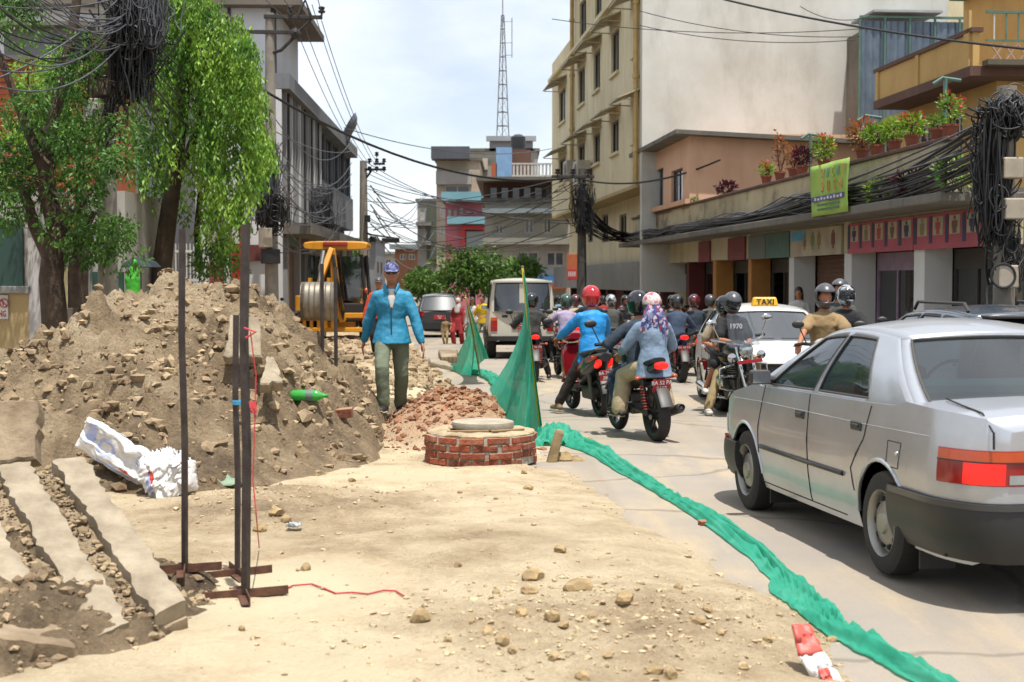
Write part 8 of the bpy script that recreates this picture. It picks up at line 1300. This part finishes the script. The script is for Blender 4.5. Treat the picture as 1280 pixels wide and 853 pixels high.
# plants rooted on the canopy ledge
for px, py, lab, m, r in ((1102, 252, 'bright lime weed growing on the canopy ledge', lf_yel, .4), (1196, 220, 'glossy leafed plant hanging by the cable bundle', leaf_b, .5), (1140, 240, 'dry dark creeper lying along the canopy ledge', lf_red, .45)):
    tt, z = FR.hit(px, py, .7); p = FR.w(tt, .7, zc + .17); t = thing('ledge_plant', lab, 'plant', p, 0, 'plants on the shop canopy'); P, D = cloud((0, 0, r * .55), (r * .7, r * .5, r * .45), 190, .2); leaves('foliage', P, D + np.array([0, 0, .2]), .10, m, t, .42); [MB().tube([(U(-.1, .1), 0, -.02), (U(-.2, .2), U(-.1, .1), r * .4), (U(-r, r) * .7, U(-.2, .2), r * .9)], .012, 5).build('stem', bark, t) for _ in range(4)]
# green clothes-line posts above the parapet
for px, py, top in ((1013, 205, 168), (1085, 185, 145), (1181, 160, 98)):
    tt, z = FR.hit(px, py, .2); zt_ = FR.hit(px, top, .2)[1]; p = FR.w(tt, .2, zp); t = thing('line_post', ('green post for a washing line beside the banner', 'green post for a washing line beside the large pot', 'tall green post for a washing line by the cable pole')[(1013, 1085, 1181).index(px)], 'post', p, FR.rz, 'green washing line posts'); MB().tube([(0, 0, -.2), (0, 0, zt_ - zp)], .035, 6).build('post', MATS['rail_green'], t); MB().tube([(0, -.25, zt_ - zp - .04), (0, .05, zt_ - zp), (0, .2, zt_ - zp - .1)], .03, 6).build('arm', MATS['rail_green'], t)

# ================================================================== poles and cables
pole_c = mat('pole_concrete', '#8a8377', '#756e63', rough=.9, scale=3, bump=.3, bscale=40, stain='#4d4740', stain_amt=.5); wire_m = mat('wire_black', '#191919', '#121212', rough=.55); wire_g = mat('wire_grey', '#55565a', '#3d3e42', rough=.5); iron = mat('pole_iron', '#3a3634', '#2c2927', rough=.7, metal=.3); ins = mat('insulator', '#2f2a2a', rough=.3); boxm = mat('meter_box', '#a09584', '#8c8272', rough=.6, scale=4)
def cross_arm(t, z, w, off=0, y=0): MB().box((off, y - .1, z), (w, .08, .1)).build('cross_arm', iron, t, bev=.008)
def insul(t, x, z, y=-.1): MB().lathe([(.03, 0), (.03, .06), (.09, .07), (.1, .12), (.05, .14), (.08, .17), (.085, .22), (.03, .24), (.0, .25)], 12, 'Z', (x, y, z)).build('insulator', ins, t, smooth=40)
def tangle(name, label, c, r, n, sd, m=wire_m, wr=.009, up=1.0, parent=None, long=.0):
    """mass of looped cable"""
    g = np.random.default_rng(sd); mb = MB(); c = V(c)
    for k in range(n):
        x, y = g.normal() * r[0] * .42, g.normal() * r[1] * .42; q = g.random(); zt = r[2] * g.uniform(.3, 1.0); zb = -r[2] * g.uniform(.1, 1.0); pts = []
        if q < .72:          # hanging run, often doubled back as a slack loop
            w = g.uniform(.02, .16) * r[0] * 2; back = g.random() < .6; m_ = 14
            for i in range(m_ + 1): f = i / m_; h = (1 - abs(2 * f - 1)) if back else f; z = zt + (zb - zt) * (math.sin(h * math.pi / 2) if back else h); pts.append(c + V((x + w * ((f - .5) * 2 if back else math.sin(f * 5 + k)) + .03 * math.sin(f * 9 + k * 2), y + .04 * math.sin(f * 6 + k), z)))
        elif q < .9:         # small coil
            R0 = g.uniform(.25, .6) * r[0]; z0 = g.uniform(-.6, .8) * r[2]; tl = g.uniform(-.4, .4)
            for i in range(17): a_ = 6.283 * i / 16 * g.uniform(1.0, 1.01); pts.append(c + V((x * .6 + R0 * math.cos(a_), y + R0 * tl * math.sin(a_), z0 + R0 * 1.25 * math.sin(a_))))
        else:                # run leaving sideways
            s_ = 1 if g.random() < .5 else -1; z0 = g.uniform(-.4, 1) * r[2]
            for i in range(10): f = i / 9; pts.append(c + V((x + s_ * r[0] * 1.3 * f, y, z0 - .5 * r[2] * math.sin(f * 3.1) * g.uniform(.8, 1.1) * .5)))
        mb.tube(pts, wr * g.uniform(.7, 1.5), 4, cap=False)
    o = mb.build(name, m, parent, smooth=180); o['kind'] = 'stuff'
    if label: tag(o, label, 'cables')
    return o
# pole by the trees with boxes
p1 = PX(136, 410, 21); p1.z = -.3; t = thing('cable_pole', 'concrete pole with meter boxes and heavy black cables between the left trees', 'pole', p1, 0, 'street poles'); zz = lambda y: CAMZ + (350 - y) / FPX * 21 + .3
MB().tube([(0, 0, 0), (.0, 0, zz(-60))], [.15, .13], 14).build('shaft', pole_c, t, smooth=40)
part(t, 'meter_box', boxm, (-.24, .02, -.34, -.16, zz(158), zz(128)), bev=.015); part(t, 'wrap', mat('wrap_brown', '#6a5a48', '#54473a', rough=.9, scale=6), (-.19, .19, -.2, .2, zz(128) + .02, zz(48)), bev=.05); part(t, 'junction_box', wire_m, (-.42, -.2, -.25, .0, zz(82), zz(42)), bev=.04); part(t, 'label_plate', frame_w, (-.2, -.02, -.346, -.341, zz(150), zz(133)))
for y in (80, 100, 124): MB().lathe([(.215, -.02), (.225, 0), (.215, .02)], 16, 'Z', (0, 0, zz(y))).build('strap', wire_m, t)
c = PX(168, 50, 20.8); tangle('cable_tangle', 'thick black cable mass hanging on the pole between the left trees', c, (.34, .25, .95), 210, 3, wr=.013); tangle('cable_tangle', 'looped black coils high on the pole beside the weeping tree', PX(190, 20, 20.6), (.3, .2, .5), 60, 5, wire_g); tangle('cable_tangle', 'black cable loops below the meter boxes', PX(138, 150, 20.8), (.28, .15, .5), 26, 6)
# pole before the louvred building
d2_ = 38.0; p2 = PX(340, 400, d2_); p2.z = -.45; t = thing('cable_pole', 'tall concrete pole with iron cross arms before the louvred building', 'pole', p2, R(5), 'street poles'); zz = lambda y: CAMZ + (350 - y) / FPX * d2_ + .45; k = d2_ / FPX
MB().tube([(0, 0, 0), (.0, 0, zz(20))], [.2, .12], 14).build('shaft', pole_c, t, smooth=40); cross_arm(t, zz(25), 72 * k, 29 * k); cross_arm(t, zz(44), 62 * k, 2 * k); [insul(t, x * k, zz(25) + .05) for x in (26, 64)]; MB().tube([(0, -.05, zz(70)), (14 * k, -.1, zz(66)), (32 * k, -.1, zz(48))], .045, 6).build('brace', iron, t); MB().tube([(34 * k, -.1, zz(25)), (44 * k, -.1, zz(4)), (51 * k, -.1, zz(25))], .05, 6).build('insulator_bracket', iron, t); q_ = MB(); q_.lathe([(.02, -.2), (.13, -.15), (.14, .1), (.02, .16)], 14, 'Y', (32 * k, -.15, zz(46))); q_.build('lamp_head', iron, t, smooth=40); insul(t, 44 * k, zz(3)); MB().tube([(35 * k, -.1, zz(43)), (52 * k, -.1, zz(27))], .03, 6).build('brace', iron, t)
tangle('cable_tangle', 'grey cable bundle spread on the pole before the louvred building', PX(330, 225, d2_ - .3), (.45, .3, 1.1), 130, 11, wire_g, .012, long=1.2); tangle('cable_tangle', 'black coils low on the pole before the louvred building', PX(338, 268, d2_ - .3), (.5, .3, .6), 90, 13, wire_m, .013); tangle('cable_tangle', 'grey cables fanned over the canopy of the louvred building', PX(402, 265, 52), (.6, .5, 1.1), 80, 14, wire_g, .014, long=1.0); part(t, 'meter_box', boxm, (-.3, .05, -.45, -.2, zz(310), zz(286)), bev=.02); part(t, 'meter_box', wire_m, (-.25, .25, -.4, -.2, zz(330), zz(312)), bev=.02)
d3_ = 62.0; p3 = PX(455, 380, d3_); p3.z = -.6; t = thing('cable_pole', 'concrete pole with paired insulators beyond the excavator', 'pole', p3, 0, 'street poles'); zz = lambda y: CAMZ + (350 - y) / FPX * d3_ + .6; k = d3_ / FPX
MB().tube([(0, 0, 0), (.0, 0, zz(202))], [.24, .15], 12).build('shaft', pole_c, t, smooth=40); cross_arm(t, zz(213), 30 * k, 13 * k); cross_arm(t, zz(206), 14 * k, 20 * k)
for x in (8, 17, 26): insul(t, x * k, zz(206)); insul(t, x * k, zz(216))
MB().tube([(0, 0, zz(228)), (10 * k, -.1, zz(215))], .05, 6).build('brace', iron, t); insul(t, 17 * k, zz(198)); [part(t, 'signal_box', wire_m, b_, bev=.03) for b_ in ((8 * k, 16 * k, -.3, -.1, zz(303), zz(296)), (23 * k, 45 * k, -.3, -.1, zz(304), zz(298)))]; MB().tube([(0, 0, zz(290)), (10 * k, -.2, zz(294)), (45 * k, -.2, zz(299))], .04, 6).build('signal_arm', iron, t); part(t, 'meter_box', wire_m, (2 * k, 9 * k, -.4, -.2, zz(278), zz(270)))
p4 = PX(727, 400, 47); p4.z = -.5; t = thing('cable_pole', 'dark pole wrapped in cables before the cream office block', 'pole', p4, 0, 'street poles'); zz = lambda y: CAMZ + (350 - y) / FPX * 47 + .5; MB().tube([(0, 0, 0), (0, 0, zz(212))], [.19, .12], 12).build('shaft', mat('pole_dark', '#4a4641', '#3a3733', rough=.9, scale=3), t, smooth=40); cross_arm(t, zz(222), 1.4, -.3); [insul(t, x, zz(221)) for x in (-.8, -.3, .2)]; tangle('cable_tangle', 'black cable bundle on the pole before the cream office block', PX(727, 262, 46.7), (.35, .3, .9), 90, 17, wire_m, .015, long=1.2); sgn = thing('pole_sign', 'small orange vertical sign beside the dark pole', 'sign', PX(715, 335, 46.5)); part(sgn, 'board', mat('sign_orange_board', '#a5582e', '#954c26', rough=.6), (-.17, .17, -.03, .03, -.4, .45), bev=.01); part(sgn, 'lower_panel', redt, (-.15, .15, -.036, -.031, -.38, -.05)); [part(sgn, 'lettering', frame_w, (-.12 + .065 * k, -.085 + .065 * k, -.04, -.037, -.28, -.12)) for k in range(4)]; MB().tube([(.24, 0, .2), (.45, .2, .2)], .02, 5).build('bracket', iron, sgn)
d5 = 19.4; p5 = PX(1254, 420, d5); p5.z = -.2; t = thing('cable_pole', 'pole smothered in black cables with meter boxes at the shop corner', 'pole', p5, 0, 'street poles'); zz = lambda y: CAMZ + (350 - y) / FPX * d5 + .2; MB().tube([(0, 0, 0), (0, 0, zz(110))], [.15, .13], 12).build('shaft', pole_c, t, smooth=40)
for i, (y0, y1, x0) in enumerate(((226, 200, -.14), (276, 250, -.12), (360, 332, -.2))): part(t, 'meter_box', boxm, (x0, x0 + .27, -.34 - .02 * i, -.16, zz(y0), zz(y1)), bev=.02)
tangle('cable_tangle', 'great nest of black cables on top of the pole at the shop corner', PX(1256, 150, d5 - .1), (.32, .35, .3), 150, 23, wire_m, .014); tangle('cable_tangle', 'black cables hanging down the pole at the shop corner', PX(1243, 230, d5 - .1), (.24, .25, .9), 190, 24, wire_m, .013); tangle('cable_tangle', 'loose cable loops round the lower meter box at the shop corner', PX(1262, 320, d5 - .2), (.25, .15, .5), 30, 25, wire_m, .009); tangle('cable_tangle', 'pale worn cable ends sticking out on top of the pole', PX(1262, 132, d5 - .2), (.3, .25, .16), 60, 26, wire_g, .008)
MB().tube([PX(1254 + 15 * math.cos(a), 345 + 15 * math.sin(a), d5 - .38) for a in np.linspace(0, 6.28, 24)], .018, 6).build('cable_ring', wire_m, None); tag(bpy.data.objects['cable_ring'], 'coil of black cable looped round the lowest meter box', 'cables')
pw = thing('pinkish_wall', 'pale pinkish wall standing behind the cable pole at the shop corner', 'wall', (0, 24.5, 0)); part(pw, 'wall', wmat('pinkish', '#a5948c', '#978680', '#7a6a64', .4), ((1236 - 640) / FPX * 24.5, 14, 0, .3, -.4, 3.0)); part(pw, 'coping', grey_p, ((1234 - 640) / FPX * 24.5, 14, -.06, .36, 3.0, 3.1))
# --- spans
def cable(a, b, sag, r=.012, m=wire_m, label='black cable strung between street poles', n=16): return tag(MB().tube(catenary(a, b, sag, n), r, 5).build('overhead_cable', m, None, smooth=180), label, 'cable', 'cables overhead')
cable(PX(300, 95, 34), PX(716, 222, 47.5), .9, .035, wire_m, 'thick black cable sagging right across the street'); cable(PX(716, 222, 47.5), PX(900, 200, 40), .4, .03, wire_m, 'thick cable running on from the dark pole along the shops')
cable(PX(860, -12, 30), PX(1330, 66, 22), .15, .022, wire_m, 'thick black cable passing before the grey gable and the ochre house')
for k, (ya_, yb_, xa_, xb_) in enumerate(((14, 46, 800, 1075), (32, 50, 800, 1070), (24, 36, 690, 1080), (8, 20, 1000, 1090))): cable(PX(xa_, ya_, 44), PX(xb_, yb_, 40), .25, .012, wire_m, 'thin wire crossing before the grey gable')
for k in range(16): ya_ = 205 + k * 6.2; cable(PX(458, ya_ + U(-4, 4), 62), PX(U(690, 726), 222 + U(-10, 75), 60 if k % 2 else 47), U(.3, 1.6), .016, wire_g if k % 3 else wire_m, 'wire of the fan between the far pole and the right side')
for k in range(9): cable(PX(463 + k % 3 * 4, 232 + k * 8, 61.5), PX(U(524, 545), 262 + U(-25, 45), 148), U(.3, 2.), .03, wire_g, 'wire leading from the far pole down the street')
for k in range(4): cable(PX(366 + k * 12, 26 - (k == 2) * 20, 38), PX(460 + k * 5, 208, 62), .5, .012, wire_g, 'wire running from the cross arms to the far pole'); cable(PX(360 + k * 14, 24 - k * 3, 38), PX(240 + k * 45, -120, 24), .2, .012, wire_g, 'wire rising from the cross arms over the camera side')
for k in range(10): cable(PX(345, 190 + k * 14, 37.7), PX(412 + k * 2, 235 + k * 5, 54), U(.3, .9), .014, wire_m if k % 2 else wire_g, 'slack cable along the louvred building front')
for k in range(12): cable(PX(U(-40, 0), U(-30, 110), U(15, 19)), PX(150 + U(-12, 12), U(-10, 60), 20.8), U(.1, .6), .011, wire_g if k % 2 else wire_m, 'cable crossing the left tree crown to the boxed pole')
for k in range(10): cable(PX(U(0, 60), -20, U(15, 18)), PX(160, U(10, 60), 20.8), U(.1, .4), .009, wire_g, 'thin wire dropping over the left tree')
for k in range(7): cable(PX(160, 20 + k * 14, 20.8), PX(335, 130 + k * 22, 37.8), U(.3, 1.0), .013, wire_m, 'cable from the boxed pole to the pole before the louvred building')
for k in range(9): cable(PX(440, 175 + k * 14, 60), PX(345, 150 + k * 15, 38), U(.2, 1.2), .014, wire_g, 'cable between the two left street poles')
cable(PX(430, 160, 56), PX(690, 186, 78), .6, .02, wire_g, 'long thin wire from the satellite dish across the street')
# bundle along the shop parapet
for k in range(34):
    yo = .62 + .3 * rng.random(); z0 = zp - .25 - 1.05 * rng.random() * .6; a = PX(1236 + U(-6, 10), 160 + U(-15, 60), d5); ts = sorted([t0 + U(.5, 3.0)]); b = FR.w(t0 + 4.6 + U(0, 4), yo, zc + .25 + .35 * rng.random()); c = FR.w(t0 + 14 + U(-2, 4), yo, zc + .20 + .3 * rng.random()); e = FR.w(t1 - .5, yo, zc + .2 + .35 * rng.random()); f_ = V(PX(730, 262 + U(-15, 25), 47)); pts = [a.lerp(b, i / 8) - V((0, 0, (.15 + .25 * (k % 3)) * 4 * (i / 8) * (1 - i / 8) * .5)) for i in range(8)] + [b.lerp(c, i / 8) - V((0, 0, .1 * math.sin(math.pi * i / 8))) for i in range(8)] + [c.lerp(e, i / 8) - V((0, 0, .08 * math.sin(math.pi * i / 8 * 3) ** 2)) for i in range(8)] + [e.lerp(f_, i / 5) - V((0, 0, .25 * math.sin(math.pi * i / 5))) for i in range(6)]
    tag(MB().tube(pts, .011 + .008 * rng.random(), 5).build('parapet_cable', wire_m if k % 3 else wire_g, None, smooth=180), 'cable of the bundle drooping along the shop parapet', 'cable', 'cables along the shop parapet')
# green sack and umbrella behind the mound
t = thing('green_sack', 'bright green sack standing behind the earth mound', 'sack', PX(166, 356, 24)); q_ = MB(); q_.capsule([(0, 0, -.2), (0, 0, .1), (.02, 0, .28)], [(.12, .1), (.13, .11), (.07, .06)], 16, side=(1, 0, 0)); blob('sack_body', q_, mat('sack_green', '#3fa428', '#2f8f1f', rough=.6), t, .015, .03); q_ = MB(); q_.capsule([(.02, 0, .30), (.03, 0, .38)], [.03, .05], 10); q_.build('sack_neck', MATS['sack_green'], t, smooth=60)
t = thing('umbrella', 'dark open umbrella behind the earth mound', 'umbrella', PX(176, 330, 25)); q_ = MB(); q_.lathe([(.001, .12), (.12, .10), (.28, .03), (.36, -.06)], 8); q_.build('canopy', mat('umbrella_dark', '#1f2b33', rough=.8), t, solid=.006); MB().tube([(0, 0, .16), (0, 0, -.9)], .012, 6).build('shaft', iron, t); MB().tube([(0, 0, -.9), (.03, 0, -.96), (.06, 0, -.92)], .014, 6).build('handle', bark, t)
sp_ = TG(352, 392); scooter('dark parked scooter behind the mound before the shop pillars', V((-6.3, 39.0, float(dirt_h(-6.3, 39)))), R(150), col=bike_black, lit=False)
